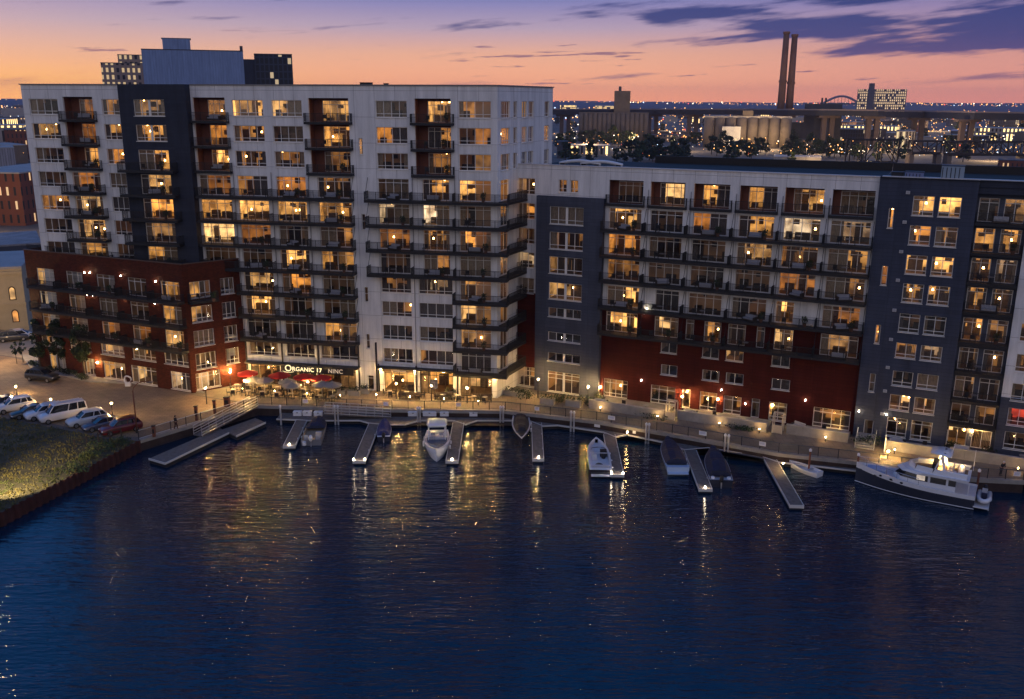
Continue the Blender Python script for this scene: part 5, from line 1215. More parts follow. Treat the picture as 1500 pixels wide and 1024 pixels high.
# ---------------------------------------------------------------- vehicles
M_tyre = mat('tyre', (.014, .014, .014), .9); M_rim = mat('alloy', (.4, .4, .42), .3, .9); M_head = mat('headlamp_lens', (.6, .62, .66), .1, coat=.5); M_tail = mat('tail_lens', (.3, .01, .01), .2, coat=.4); M_plas = mat('bumper_plastic', (.02, .02, .022), .6); M_plate = mat('number_plate', (.55, .56, .58), .5)
SPEC = dict(
 suv=dict(L=4.7, W=1.88, st=[(2.35, .42, .62, .78), (2.22, .3, .86, .9), (1.9, .26, 1.0, .94), (1.05, .26, 1.1, .96), (-.6, .26, 1.12, .97), (-2.0, .28, 1.12, .95), (-2.25, .32, 1.08, .9), (-2.35, .45, .95, .82)], cab=(1.1, .35, -1.75, -2.22, 1.68, 1.1)),
 sedan=dict(L=4.6, W=1.8, st=[(2.3, .38, .55, .74), (2.15, .25, .72, .88), (1.8, .22, .82, .92), (.95, .22, .93, .94), (-.7, .22, .96, .94), (-1.7, .24, .97, .92), (-2.15, .28, .92, .88), (-2.3, .4, .8, .78)], cab=(1.05, .2, -.95, -1.75, 1.42, .95)),
 van=dict(L=5.5, W=2.0, st=[(2.75, .45, .75, .82), (2.6, .32, .98, .95), (2.2, .3, 1.12, .99), (1.6, .3, 1.22, 1.0), (0, .3, 1.25, 1.0), (-2.4, .3, 1.25, 1.0), (-2.68, .32, 1.22, .97), (-2.75, .5, 1.1, .92)], cab=(1.75, 1.05, -2.5, -2.68, 2.12, 1.23)))
def car(name, label, cat, kind, col, loc, rz, grp='cars parked beside the field', roofcol=None, z=GZ, parts=True):
    sp = SPEC[kind]; t = thing(name, label, cat, (loc[0], loc[1], z), rz, grp); W2 = sp['W']/2
    pm = mat('paint_'+'_'.join(str(int(c*1000)) for c in col), col, .3, coat=.6)
    rings = []
    for x, zl, zt, f in sp['st']:
        w_ = W2*f; rings.append([(x, -w_*.9, zl), (x, -w_, zl+.14), (x, -w_, zt-.28), (x, -w_*.95, zt-.08), (x, -w_*.82, zt), (x, 0, zt+.025), (x, w_*.82, zt), (x, w_*.95, zt-.08), (x, w_, zt-.28), (x, w_, zl+.14), (x, w_*.9, zl)])
    MB().loft(rings).build('body', pm, t, True)
    xb0, xt0, xt1, xb1, zr, zb = sp['cab']; wb, wt = W2*.9, W2*.72
    a = [(xb0, -wb*.86, zb), (xb0+.12, 0, zb), (xb0, wb*.86, zb), (xb1, wb*.9, zb-.02), (xb1, -wb*.9, zb-.02)]; b = [(xt0, -wt, zr-.03), (xt0+.08, 0, zr-.02), (xt0, wt, zr-.03), (xt1, wt, zr-.05), (xt1, -wt, zr-.05)]
    MB().loft([a, b]).build('glasshouse', M_cglass, t)
    mb = MB(); mb.loft([[(xt0+.02, -wt, zr-.035), (xt0+.1, 0, zr-.02), (xt0+.02, wt, zr-.035), (xt1-.04, wt, zr-.055), (xt1-.04, -wt, zr-.055)], [(xt0-.25, -wt*.85, zr+.03), (xt0-.2, 0, zr+.04), (xt0-.25, wt*.85, zr+.03), (xt1+.2, wt*.85, zr+.01), (xt1+.2, -wt*.85, zr+.01)]])
    for s in (-1, 1):
        mb.bar((xb0-.05, s*wb*.87, zb-.02), (xt0, s*wt*1.01, zr-.03), .075); mb.bar((xb1+.04, s*wb*.91, zb-.03), (xt1, s*wt*1.01, zr-.05), .12)
        for f in ((.5, .76) if kind != 'sedan' else (.52,)): xx = xb0+(xb1-xb0)*f; xt = xt0+(xt1-xt0)*f; mb.bar((xx, s*wb*.895, zb-.02), (xt, s*wt*1.01, zr-.04), .085)
    if kind != 'sedan':
        for s in (-1, 1): mb.bar((xt0-.3, s*wt*.82, zr+.08), (xt1+.3, s*wt*.82, zr+.07), .05)
    mb.build('roof', mat('paint_'+'_'.join(str(int(c*1000)) for c in (roofcol or col)), roofcol or col, .3, coat=.6), t)
    x = sp['L']/2-.85
    for xx in (x, -x+.05):
        for s in (-1, 1):
            y = s*(W2-.11); rings = []
            for yy, r in ((y-.11, .31), (y-.08, .335), (y+.08, .335), (y+.11, .31)): rings.append([(xx+r*math.cos(2*math.pi*k/16), yy, .335+r*math.sin(2*math.pi*k/16)) for k in range(16)])
            w_ = MB().loft(rings).build('wheel', M_tyre, t, True); r2_ = []
            for yy, r in ((y+s*.1, .21), (y+s*.125, .2)): r2_.append([(xx+r*math.cos(2*math.pi*k/12), yy, .335+r*math.sin(2*math.pi*k/12)) for k in range(12)])
            MB().loft(r2_).build('rim', M_rim, w_)
    zh = sp['st'][1][2]-.16; xf = sp['st'][1][0]
    for s in (-1, 1):
        MB().ball((xf-.05, s*W2*.66, zh), (.2, .2, .09), 8, 6).build('headlight', M_head, t); MB().ball((-xf+.02, s*W2*.76, zh+.08), (.12, .12, .13), 8, 6).build('tail_light', M_tail, t)
        MB().ball((xb0-.2, s*(W2+.08), zb+.05), (.1, .12, .08), 8, 6).build('mirror', pm, t)
    mb = MB(); mb.box(xf-.02, xf+.11, -W2*.55, W2*.55, .42, zh-.1); mb.build('grille', M_plas, t); MB().box(xf+.11, xf+.125, -.25, .25, .45, .56).build('number_plate', M_plate, t)
    return t
hd = math.atan2(-3.5, -4.3)
CARS = [(-12, 599, 'sedan', (.02, .02, .024), 'black car at the very left end of the parked row, half out of the picture'), (8, 604, 'suv', (.6, .6, .62), 'white sport utility car left of the dark low car in the parked row'), (31, 612, 'sedan', (.02, .024, .022), 'dark low car between two white sport utility cars'), (52, 614, 'suv', (.62, .62, .65), 'white sport utility car beside the white van'), (73, 618, 'van', (.6, .6, .64), 'big white passenger van with dark side windows'), (114, 624, 'suv', (.5, .52, .56), 'silver white sport utility car right of the van'), (137, 630, 'sedan', (.05, .055, .1), 'graphite blue car next to the dark red car'), (163, 636, 'suv', (.12, .008, .01), 'dark red car at the right end of the parked row')]
for u, v, k, c, lab in CARS:
    x, y = G(u, v); L2 = SPEC[k]['L']/2
    car('parked_car' if k != 'van' else 'passenger_van', lab, 'van' if k == 'van' else 'car', k, c, (x-math.cos(hd)*(L2-1.2), y-math.sin(hd)*(L2-1.2)), hd)
x, y = G(63, 557); car('dark_suv', 'dark sport utility car driving on the brick paved street past the planted kerb', 'car', 'suv', (.025, .024, .026), (x, y), math.atan2(-1.2, 4.4), None)
for i, (u, v, k, c, lab) in enumerate([(2, 499, 'suv', (.04, .04, .045), 'black car parked below the cream building, partly out of the picture'), (20, 499, 'suv', (.05, .05, .055), 'dark grey car parked beside the silver car below the cream building'), (31, 497, 'suv', (.5, .5, .52), 'silver car parked below the cream building')]):
    x, y = G(u, v); car('parked_car', lab, 'car', k, c, (x, y), R_(25), 'cars parked by the cream building')
x, y = G(130, 541); car('parked_car', 'white car parked behind the street trees beside the brick building', 'car', 'sedan', (.6, .6, .6), (x, y), math.atan2(pv.y, pv.x), None)
# ---------------------------------------------------------------- people
def person(label, loc, rz, pose, top, bottom, hair, z=GZ, lean=0.):
    """standing figure grown from a jointed skeleton with a radius at each joint"""
    t = thing('person', label, 'person', (loc[0], loc[1], z), rz)
    def skin(name, chains, m, root=0):
        vs, es, rs = [], [], []; idx = {}
        for ch in chains:
            last = None
            for p, r in ch:
                key = tuple(round(q, 4) for q in p)
                if key not in idx: idx[key] = len(vs); vs.append(p); rs.append(r)
                if last is not None and last != idx[key]: es.append((last, idx[key]))
                last = idx[key]
        me = bpy.data.meshes.new(name); me.from_pydata(vs, es, []); me.materials.append(m)
        o = bpy.data.objects.new(name, me); COL.objects.link(o); o.parent = t
        md = o.modifiers.new('skin', 'SKIN'); md.use_smooth_shade = True
        for i, r in enumerate(rs): me.skin_vertices[0].data[i].radius = (r, r)
        me.skin_vertices[0].data[root].use_root = True
        sd = o.modifiers.new('sub', 'SUBSURF'); sd.levels = 1; sd.render_levels = 2
        return o
    P = pose; ln = lean
    pel = (0, 0, .96); ch = (ln*.6, 0, 1.3); nk = (ln, 0, 1.5); hd_ = (ln+.03, 0, 1.62); tp = (ln+.03, 0, 1.74)
    body = [[(pel, .13), ((ln*.3, 0, 1.12), .12), (ch, .15), ((ln*.9, 0, 1.43), .09), (nk, .055), (hd_, .095), (tp, .08)]]
    hands = []
    for s in (-1, 1):
        sh = (ln*.9, s*.19, 1.42); el, wr = P['arm'][s]
        body.append([((ln*.9, 0, 1.43), .09), (sh, .06), (el, .045), (wr, .032)]); d = (Vector(wr)-Vector(el)).normalized(); pm_ = tuple(Vector(wr)+d*.07); body.append([(wr, .032), (pm_, .036)])
        body.append([(pel, .13), ((0, s*.1, .9), .095), (P['knee'][s], .062), (P['foot'][s], .04), ((P['foot'][s][0]+.13, P['foot'][s][1], .035), .035)])
        u = d.cross(Vector((1, 0, 0))).normalized()
        for f in range(4): b0 = Vector(pm_)+u*(.027-.018*f); hands.append([(tuple(b0), .01), (tuple(b0+d*.04), .009), (tuple(b0+d*(.075-.006*abs(f-1))+Vector((.012, 0, 0))), .007)])
        th = Vector(wr)+d*.03+Vector((.03, 0, 0)); hands.append([(tuple(th), .011), (tuple(th+d*.03+Vector((.02, 0, 0))), .01), (tuple(th+d*.055+Vector((.025, 0, 0))), .008)])
    skin('body', body, M_skin)
    for i, hch in enumerate(hands): skin('finger', [hch], M_skin)
    coat = [[(pel, .15), ((ln*.3, 0, 1.12), .145), (ch, .172), ((ln*.9, 0, 1.44), .1)]]
    for s in (-1, 1): el, wr = P['arm'][s]; coat.append([((ln*.9, 0, 1.44), .1), ((ln*.9, s*.19, 1.42), .08), (el, .062), (wr, .046)])
    skin('jacket', coat, top)
    tr = []
    for s in (-1, 1): tr.append([((0, 0, .97), .145), ((0, s*.1, .88), .11), (P['knee'][s], .078), ((P['foot'][s][0], P['foot'][s][1], .1), .06)])
    skin('trousers', tr, bottom)
    MB().ball((ln+.012, 0, 1.665), (.105, .1, .115), 12, 8).build('hair', hair, t, True)
    mb = MB(); mb.ball((ln+.125, 0, 1.615), (.022, .014, .022), 6, 5); mb.build('nose', M_skin, t); mb = MB()
    for s in (-1, 1): mb.ball((ln+.112, s*.034, 1.645), .011, 6, 5)
    mb.build('eyes', M_dark, t); MB().ball((ln+.112, 0, 1.575), (.01, .024, .006), 6, 5).build('mouth', mat('lips', (.3, .1, .09), .6), t)
    for s in (-1, 1): MB().ball((ln+.03, s*.098, 1.62), (.024, .012, .034), 6, 5).build('ear', M_skin, t)
    mb = MB()
    for s in (-1, 1): f = P['foot'][s]; mb.ball((f[0]+.06, f[1], .045), (.15, .05, .05), 8, 6)
    mb.build('shoes', M_dark, t); return t
arm_dn = {-1: ((.02, -.25, 1.16), (.1, -.22, .94)), 1: ((.02, .25, 1.16), (.1, .22, .94))}
arm_fw = {-1: ((.12, -.23, 1.2), (.36, -.16, 1.12)), 1: ((.1, .25, 1.18), (.34, .2, 1.1))}
q = Vector(G(258, 629)); n0 = (Vector(QUAY[1])-Vector(QUAY[0])).normalized()
person('person in dark clothes with a pale shoulder bag walking by the left quay railing', q, math.atan2(n0.y, n0.x), dict(arm=arm_dn, knee={-1: (.14, -.1, .5), 1: (-.02, .1, .5)}, foot={-1: (.16, -.1, .08), 1: (-.2, .1, .1)}), M_clothd, mat('dark_red_trousers', (.05, .015, .012), .9), M_hairb)
q = G(1468, 699); person('grey haired person in black leaning on the railing at the right end of the promenade', (q[0], q[1]+.35), math.atan2(-.9, .2), dict(arm=arm_fw, knee={-1: (.02, -.11, .5), 1: (-.05, .11, .5)}, foot={-1: (-.04, -.12, .08), 1: (-.12, .12, .08)}), M_clothd, M_clothd, mat('white_hair', (.6, .6, .62), .8), lean=.2)
# ---------------------------------------------------------------- trees and planting
def tree_parts(t, seed, h, cr, ch, trunk, n, size, leafm, cl=26):
    rg = random.Random(seed); mb = MB(); mb.tube([(0, 0, 0), (rg.uniform(-.06, .06), 0, h*.3), (rg.uniform(-.15, .15), rg.uniform(-.1, .1), h*.62), (0, 0, h*.92)], [trunk, trunk*.8, trunk*.5, trunk*.15], 8)
    cent = []
    for i in range(cl):
        a = rg.uniform(0, 6.28); zz = rg.uniform(0, 1); rr = cr*math.sqrt(max(.05, math.sin(math.pi*min(.97, max(.06, zz*.9+.08)))))*rg.uniform(.35, .95)
        p = (rr*math.cos(a), rr*math.sin(a), h-ch+ch*zz); cent.append(p)
        if i < 9: z0 = max(h*.28, p[2]-ch*.28); mb.tube([(0, 0, z0), (p[0]*.55, p[1]*.55, (z0+p[2])/2+.1), p], [trunk*.32, trunk*.2, trunk*.06], 5)
    mb.build('trunk', M_bark, t); lf = MB()
    for p in cent: k = rg.uniform(.6, 1.25); lf.mi = 0 if rg.random() < .6 else 1; lf.leaves(rg, p, (cr*.34*k, cr*.34*k, ch*.13*k), n, size)
    lf.build('crown', leafm, t)
for i, (u, v, h, lab) in enumerate([(60, 541, 7.8, 'left of three dark street trees in front of the brick building'), (88, 546, 8.0, 'middle of three dark street trees in front of the brick building'), (124, 553, 8.4, 'right of three dark street trees, covering the brick balconies')]):
    x, y = G(u, v); t = thing('street_tree', lab, 'tree', (x, y, GZ), i*1.3, 'street trees'); tree_parts(t, 40+i, h-.6, 1.3, 5.0, .13, 80, .17, [M_leafd, M_leaf], 30)
for i, (u, v, lab) in enumerate([(25, 533, 'left of two saplings on the side street corner'), (34, 531, 'right of two saplings on the side street corner')]):
    x, y = G(u, v); t = thing('sapling', lab, 'tree', (x, y, GZ), i, 'saplings'); tree_parts(t, 60+i, 3.4, .6, 2.0, .05, 24, .13, [M_leafd, M_leaf], 12)
def shrub(label, x, y, z, rx, ry, h, seed, m=None, rz=0, name='shrub', n=260, size=.13):
    rg = random.Random(seed); t = thing(name, label, 'shrub', (x, y, z), rz); f = MB()
    for _ in range(9): a, b = rg.uniform(-.7, .7), rg.uniform(-.7, .7); f.mi = 0 if rg.random() < .6 else 1; f.leaves(rg, (a*rx, b*ry, h*rg.uniform(.35, .65)), (rx*.45, ry*.5, h*.42), n//9, size)
    f.build('foliage', m or [M_leafd, M_leaf], t); s = MB()
    for _ in range(5): s.bar((0, 0, 0), (rg.uniform(-.6, .6)*rx, rg.uniform(-.6, .6)*ry, h*.6), .03)
    s.build('stem', M_bark, t); return t
for i, (u, v, rx, lab) in enumerate([(52, 538, 1.6, 'round dark shrub at the left end of the planted kerb'), (78, 545, 1.9, 'low shrub under the middle street tree'), (102, 550, 1.7, 'low shrub between the middle and right street trees'), (120, 556, 1.6, 'low shrub at the right end of the planted kerb')]):
    x, y = G(u, v); shrub(lab, x, y, GZ+.14, rx, .7, .85, 80+i, rz=math.atan2(pv.y, pv.x))
# ---------------------------------------------------------------- field on the left bank
M_field = mat('dry_grass_ground', (.06, .05, .024), .95, var=.55, scale=.35, bump=.8, bscale=1.2)
q0 = Vector(QUAY[0])
edge = [tuple(q0+d0*t+Vector((-.15, 0))) for t in (0.3, 12, 25, 45, 70)]
fp = edge+[(-75, 25), (-140, 40), (-125, 128), G(-40, 603), G(30, 618), G(100, 631), G(155, 643), G(200, 646)]
fb = MB(); nx, ny = 60, 60
fr = random.Random(9)
from mathutils import noise as mn
def inside(x, y, poly):
    c = False; j = len(poly)-1
    for i in range(len(poly)):
        xi, yi = poly[i]; xj, yj = poly[j]
        if (yi > y) != (yj > y) and x < (xj-xi)*(y-yi)/(yj-yi)+xi: c = not c
        j = i
    return c
fld = MB().sheet(fp, GZ+.03).build('field', M_field); tag(fld, None, None, None, 'structure')
gr = MB(); rg = random.Random(12); cnt = 0
while cnt < 15000:
    x = rg.uniform(-100, -42.5); y = rg.uniform(60, 115)
    if not inside(x, y, fp): continue
    cnt += 1
    ed = abs((x-q0.x)*d0.y-(y-q0.y)*d0.x)
    k = mn.noise((x*.25, y*.25, 1)); tall = (.42 if ed < 4.5 else .38)*(.7+.8*max(0, k+.3))
    gr.mi = 1 if (mn.noise((x*.18+5, y*.18, 3)) > .05) ^ (ed < 3) else 0
    for _ in range(3):
        a = rg.uniform(0, 6.28); h = tall*rg.uniform(.3, .8); dx, dy = math.cos(a)*.09, math.sin(a)*.09; lx, ly = rg.uniform(-.3, .3)*h, rg.uniform(-.3, .3)*h; ox, oy = rg.uniform(-.25, .25), rg.uniform(-.25, .25)
        gr.add([(x+ox-dx, y+oy-dy, GZ), (x+ox+dx, y+oy+dy, GZ), (x+ox+lx, y+oy+ly, GZ+h)], [(0, 1, 2)])
tag(gr.build('grass', [mat('dry_grass', (.14, .115, .035), .9, var=.4, scale=.6), mat('green_grass', (.07, .08, .022), .9, var=.4, scale=.6)]), 'rough dry grass covering the field and hanging over the sheet pile edge', 'grass', None, 'stuff')
for i, (u, v, rx, lab) in enumerate([(150, 660, 1.6, 'leafy bush at the quay corner of the field'), (175, 652, 1.3, 'low green bush beside the end of the quay railing'), (110, 690, 1.8, 'scrubby bush on the sheet pile edge'), (130, 672, 1.5, 'dark scrub above the sheet pile wall')]):
    x, y = G(u, v); shrub(lab, x, y, GZ, rx, 1.0, 1.1, 130+i, [M_leaf, M_leafy])
# short fence in the field
fa, fb_ = G(110, 658), G(178, 640); fx_ = thing('field_fence', 'dark post and rail fence between the field and the quay corner', 'fence', (*fa, GZ), math.atan2(fb_[1]-fa[1], fb_[0]-fa[0])); ln = math.hypot(fb_[0]-fa[0], fb_[1]-fa[1])
mb = MB(); mb.bar((0, 0, 1.0), (ln, 0, 1.0), .07); mb.bar((0, 0, .5), (ln, 0, .5), .06); mb.build('rail', M_furn, fx_)
for i in range(5): mb = MB(); mb.box(ln*i/4-.06, ln*i/4+.06, -.06, .06, 0, 1.2); mb.build('post', M_furn, fx_)
# ---------------------------------------------------------------- lamps
def bollard(label, x, y, h=1.25, power=90, z=GZ, bulb=None, grp='low lamps along the street and promenade', col=(1, .58, .22)):
    t = thing('bollard_lamp', label, 'lamp', (x, y, z), 0, grp); MB().cyl(0, 0, 0, h-.16, .06, .05, 8).build('post', M_dark, t)
    MB().ball((0, 0, h), .055 if bulb is M_path else .08, 10, 8).build('bulb', bulb or M_bulb, t); MB().lathe(0, 0, [(.02, h+.19), (.17, h+.13), (.17, h+.115)], 10).build('cap', M_dark, t); 
    if power < 50: light(t, (0, 0, h+.45), power, col, .12)
    return t
for u, v, p, h, lab in [(25, 579, 700, 1.2, 'low street lamp at the far left, above the white cars'), (76, 598, 800, 1.2, 'low street lamp above the white van'), (165.5, 613, 1100, 2.0, 'low street lamp above the dark red car'), (333, 577, 420, 2.3, 'low lamp at the left end of the restaurant patio'), (371, 578, 420, 2.2, 'flame like lamp by the front of the restaurant patio'), (303, 592, 600, 2.2, 'lamp by the top of the left gangway'),
    (788, 583, 240, 2.6, 'bright starry lamp in the trees beside the slate tower'), (861, 590, 160, 2.2, 'lamp on the planters in front of the slate tower'), (1246, 632, 160, 2.0, 'lamp shining on the planter at the foot of the navy tower'), (1300, 672, 300, .9, 'bright low lamp on the promenade above the yacht bow'), (1130, 618, 150, 2.2, 'lamp beside the second lit arbor'), (998, 604, 150, 2.1, 'lamp beside the first lit arbor'),
    (460, 562, 160, 2.0, 'slim lamp post in the middle of the restaurant patio'), (690, 572, 260, 2.1, 'low lamp in front of the right lit shop'), (590, 574, 260, 2.1, 'low lamp in front of the left lit shop'), (640, 574, 220, 2.1, 'low lamp in front of the middle lit shop')]:
    x, y = G(u, v)
    fx__ = {333: (-31.5, 3.0), 371: (-28, 5.9), 460: (-19.8, 4.2), 590: (-8, 2.9), 640: (-3.2, 2.9), 690: (1.6, 2.9)}.get(u)
    if fx__: x, y = LW(*fx__)
    bollard(lab, x, y, h, p)
for u, v, p, lab in [(919, 643, 60, 'glowing dock lamp at the corner of the fifth finger pier'), (1052, 671, 50, 'dock lamp by the bow of the black covered boat'), (1148, 690, 60, 'dock lamp at the root of the longest finger pier')]:
    x, y = G(u, v, DZ); bollard(lab, x, y+.4, .75, p, DZ, bulb=M_dockb, grp='dock lamps')
x, y = G(-26, 742); t = bollard('tall garden lamp standing on the grass beyond the left edge', x, y, 3.2, 60, bulb=M_path)
sp = bpy.data.lights.new('garden_flood', 'SPOT'); sp.energy = 9000; sp.color = (1, .78, .4); sp.spot_size = R_(66); sp.spot_blend = .5; sp.shadow_soft_size = .15
so_ = bpy.data.objects.new('garden_flood', sp); COL.objects.link(so_); so_.parent = t; so_.location = (0, 0, 3.7); tg = G(22, 714)
so_.rotation_euler = (Vector((tg[0]-x, tg[1]-y, -3.7))).to_track_quat('-Z', 'Y').to_euler()
x, y = G(201, 634); lp = thing('street_lamp', 'tall street lamp with a curved arm at the right end of the parked cars', 'street lamp', (x, y, GZ)); zt = HT(x, y, 566)-GZ
MB().tube([(0, 0, 0), (0, 0, zt*.9), (.15, 0, zt*.97), (.6, .1, zt+.35), (1.3, .2, zt+.55), (1.9, .3, zt+.5)], [.1, .075, .065, .06, .055, .05], 8).build('pole', M_rust, lp, True); MB().box(1.6, 2.35, .2, .42, zt+.4, zt+.5).build('lamp_head', M_fix, lp); MB().cyl(0, 0, 0, .5, .17, .13, 10).build('base', M_dark, lp)
for i in range(8):
    s_ = 1.5+i*6.6+(i % 3)*.9; o_ = 5.6 if s_ < 10 else (4.8 if s_ < 23 else 4.2 if s_ < 34 else 4.9); p = RW(s_, o_-.35)
    bollard(f'small path light at the foot of the patio walls, {nth(i+1)} from the slate tower', p[0], p[1], .55, 22, bulb=M_path)
for i in range(8):
    p = LW(-29+i*4.6, 4.6 if i < 4 else 3.4); bollard(f'small path light before the white block, {nth(i+1)} from the brick corner', p[0], p[1], .6, 30, bulb=M_path)
# tall slim lamp posts with unlit heads on the quay
for u, v, h, lab in [(224.7, 641, 1.3, 'squat dark post on the quay nearest the street lamp'), (287, 617, 1.8, 'dark timber post on the quay behind the gangway'), (314, 607, 1.7, 'dark post with a pale foot near the top of the gangway'), (332, 596, 1.2, 'wide dark litter bin at the top of the gangway')]:
    x, y = G(u, v); wd = .16 if h > 1.25 else .32; t = thing('quay_post', lab, 'post', (x, y+.3, GZ), 0); MB().box(-wd, wd, -wd, wd, 0, h).build('body', M_rust, t); MB().box(-wd-.05, wd+.05, -wd-.05, wd+.05, h, h+.1).build('cap', M_dark, t); MB().box(-wd*.7, wd*.7, -wd-.02, -wd-.004, h*.35, h*.75).build('panel', M_dark, t)
x, y = G(188, 567); t = thing('sculpture', 'small white looped sculpture on the pavement before the brick building', 'sculpture', (x, y, GZ+.14)); MB().tube([(.45*math.cos(a*.42-.6), .1*math.sin(a), .95+.5*math.sin(a*.42-.6)) for a in range(15)], .11, 8).build('loop', M_whitep, t, True); MB().box(-.35, .35, -.2, .2, 0, .45).build('plinth', M_whitep, t)
# ---------------------------------------------------------------- restaurant patio: tables, chairs, parasols
M_red_c = mat('red_canvas', (.5, .022, .012), .8, var=.1, scale=2); M_grey_c = mat('taupe_canvas', (.3, .26, .22), .85, var=.12, scale=2)
def parasol(label, x, y, h, r, m, rz=0):
    t = thing('parasol', label, 'parasol', (x, y, GZ), rz, 'parasols on the patio'); MB().cyl(0, 0, 0, h+.1, .03, n=6).build('pole', M_alu, t); MB().cyl(0, 0, 0, .08, .28, n=12).build('base', M_dark, t)
    mb = MB(); n = 8; 
    for i in range(n):
        a, b = 2*math.pi*i/n, 2*math.pi*(i+1)/n; p = (r*math.cos(a), r*math.sin(a), h-.5); q = (r*math.cos(b), r*math.sin(b), h-.5); mb.add([(0, 0, h), p, q, (p[0], p[1], p[2]-.16), (q[0], q[1], q[2]-.16)], [(0, 1, 2), (1, 3, 4, 2)])
    mb.build('canopy', m, t)
    for i in range(4): a = math.pi*i/2; mb = MB(); mb.bar((0, 0, h-.06), (r*.97*math.cos(a), r*.97*math.sin(a), h-.54), .025); mb.build('rib', M_alu, t)
    return t
for u, v, m, lab in [(360, 563, M_red_c, 'red parasol at the left end of the restaurant terrace'), (410, 563, M_red_c, 'red parasol under the first letter of the restaurant sign'), (448, 563, M_red_c, 'red parasol left of the white canopy post'), (468, 562, M_red_c, 'red parasol right of the white canopy post'),
    (376, 566, M_grey_c, 'taupe parasol between the first two red parasols'), (394, 569, M_grey_c, 'low taupe parasol in front of the second red parasol'), (430, 568, M_grey_c, 'taupe parasol between the second and third red parasols'), (482, 566, M_grey_c, 'taupe parasol right of the red parasols'), (498, 568, M_grey_c, 'last taupe parasol near the slit window wall'), (443, 572, M_grey_c, 'front taupe parasol in the middle of the patio')]:
    x, y = LW(-30+(u-350)*.0923+(.6 if u == 468 else 0), 2.7 if m is M_red_c else (4.3 if v < 572 else 5.6)); parasol(lab, x, y, 2.7 if m is M_red_c else 2.35, 1.45 if m is M_red_c else 1.3, m, u*.1)
TP = proto_table(); TP.name = 'patio_table'; CP = proto_chair(); CP.name = 'patio_chair'; first = [True, True]
tabs = [(u, v) for v in (571, 578) for u in ((345, 365, 386, 408, 428, 449, 470, 490) if v == 571 else (352, 375, 397, 420, 441, 463, 484, 503))]+[(u, 577) for u in (575, 600, 618, 655, 676, 700, 716)]
for i, (u, v) in enumerate(tabs):
    x, y = LW(-30+(u-350)*.0923, 3.4 if v == 571 else (5.6 if v == 578 else 2.0))
    where = f'{nth(i+1)} table, back row of the patio' if i < 8 else (f'{nth(i-7)} table, front row of the patio' if i < 16 else f'{nth(i-15)} table before the lit shops')
    if first[0]: TP.location = (x, y, GZ+.02); TP['label'] = 'small round '+where; TP['group'] = 'patio tables'; first[0] = False
    else: dup(TP, (x, y, GZ+.02), 0, 'small round '+where, 'patio tables')
    for j, w_ in enumerate(('left', 'right', 'water side')[:3 if i % 3 else 2]):
        a = (math.pi, 0, -math.pi/2)[j]+rg.uniform(-.3, .3); p = (x+.62*math.cos(a), y+.62*math.sin(a), GZ+.02); lab = f'dark patio chair on the {w_} of the {where}'
        if first[1]: CP.location = p; CP.rotation_euler = (0, 0, a-math.pi/2); CP['label'] = lab; CP['group'] = 'patio chairs'; first[1] = False
        else: dup(CP, p, a-math.pi/2, lab, 'patio chairs')
# planters and hedges that fence the patio
def planter(label, x, y, L_, rz, h=.7, w_=.6, m=None, seed=1, leaf=True, z=GZ):
    t = thing('planter', label, 'planter', (x, y, z), rz, 'planters'); MB().box(-L_/2, L_/2, -w_/2, w_/2, 0, h).build('trough', m or M_conc, t); MB().box(-L_/2-.03, L_/2+.03, -w_/2-.03, w_/2+.03, h, h+.06).build('rim', m or M_conc, t)
    if leaf:
        f = MB(); r_ = random.Random(seed)
        for i in range(max(2, int(L_*1.6))): f.mi = i % 2; f.leaves(r_, (-L_/2+L_*(i+.5)/max(2, int(L_*1.6)), 0, h+.3), (.42, w_*.55, .34), 40, .12)
        f.build('plants', [M_leaf, M_leafd], t)
    return t
for i, (u, v, L_, lab) in enumerate([(497, 578, 1.8, 'grey planter at the right end of the restaurant patio'), (519, 579, 1.6, 'grey planter before the slit window wall'), (535, 576, 1.2, 'planter beside the service door'), (660, 581, 1.6, 'low planter left of the corner shop'), (727, 575, 1.2, 'planter by the white corner of the tall block'), (755, 580, 3.0, 'rounded bed of shrubs before the red link wall'), (802, 592, 1.9, 'left concrete planter before the slate tower'), (840, 595, 2.0, 'right concrete planter before the slate tower')]):
    x, y = G(u, v); planter(lab, x, y, L_, angR if u > 750 else ang, .8 if u > 780 else .6, .7, None, i)
for i, (u, v, rx, h, lab) in enumerate([(772, 585, 1.3, 1.5, 'bush lit from inside beside the starry lamp'), (858, 592, 1.2, 1.2, 'drooping shrub lit by the planter lamp'), (818, 590, .8, 1.3, 'dark shrub between the two concrete planters'), (953, 612, 2.8, .9, 'dark clipped hedge on the promenade in front of the retaining wall'), (1078, 628, 2.6, .8, 'low shrubs before the wall near the second arbor'), (877, 589, 1.1, 1.5, 'tall shrub at the left end of the red wall patio'), (963, 588, 1.0, 1.3, 'round orange lit shrub left of the first arbor'), (1012, 597, 1.5, 1.2, 'golden lit shrub right of the first arbor'), (1050, 604, 2.2, .9, 'dark planting under the paired patio windows'), (1160, 613, 2.5, .9, 'dark planting under the bare red wall'), (1240, 624, 1.2, 1.5, 'spiky plant on the planter at the end of the red wall'), (1275, 653, 2.0, 1.4, 'grassy shrub beside the side steps of the navy tower'), (1330, 648, 2.2, .8, 'dark planting under the navy tower windows'), (1395, 655, 1.5, .8, 'planting left of the lit ground floor windows'), (1455, 665, 1.6, .9, 'planting right of the lit ground floor windows')]):
    x, y = G(u, v); shrub(lab, x, y, GZ, rx, .8, h, 200+i, rz=angR)
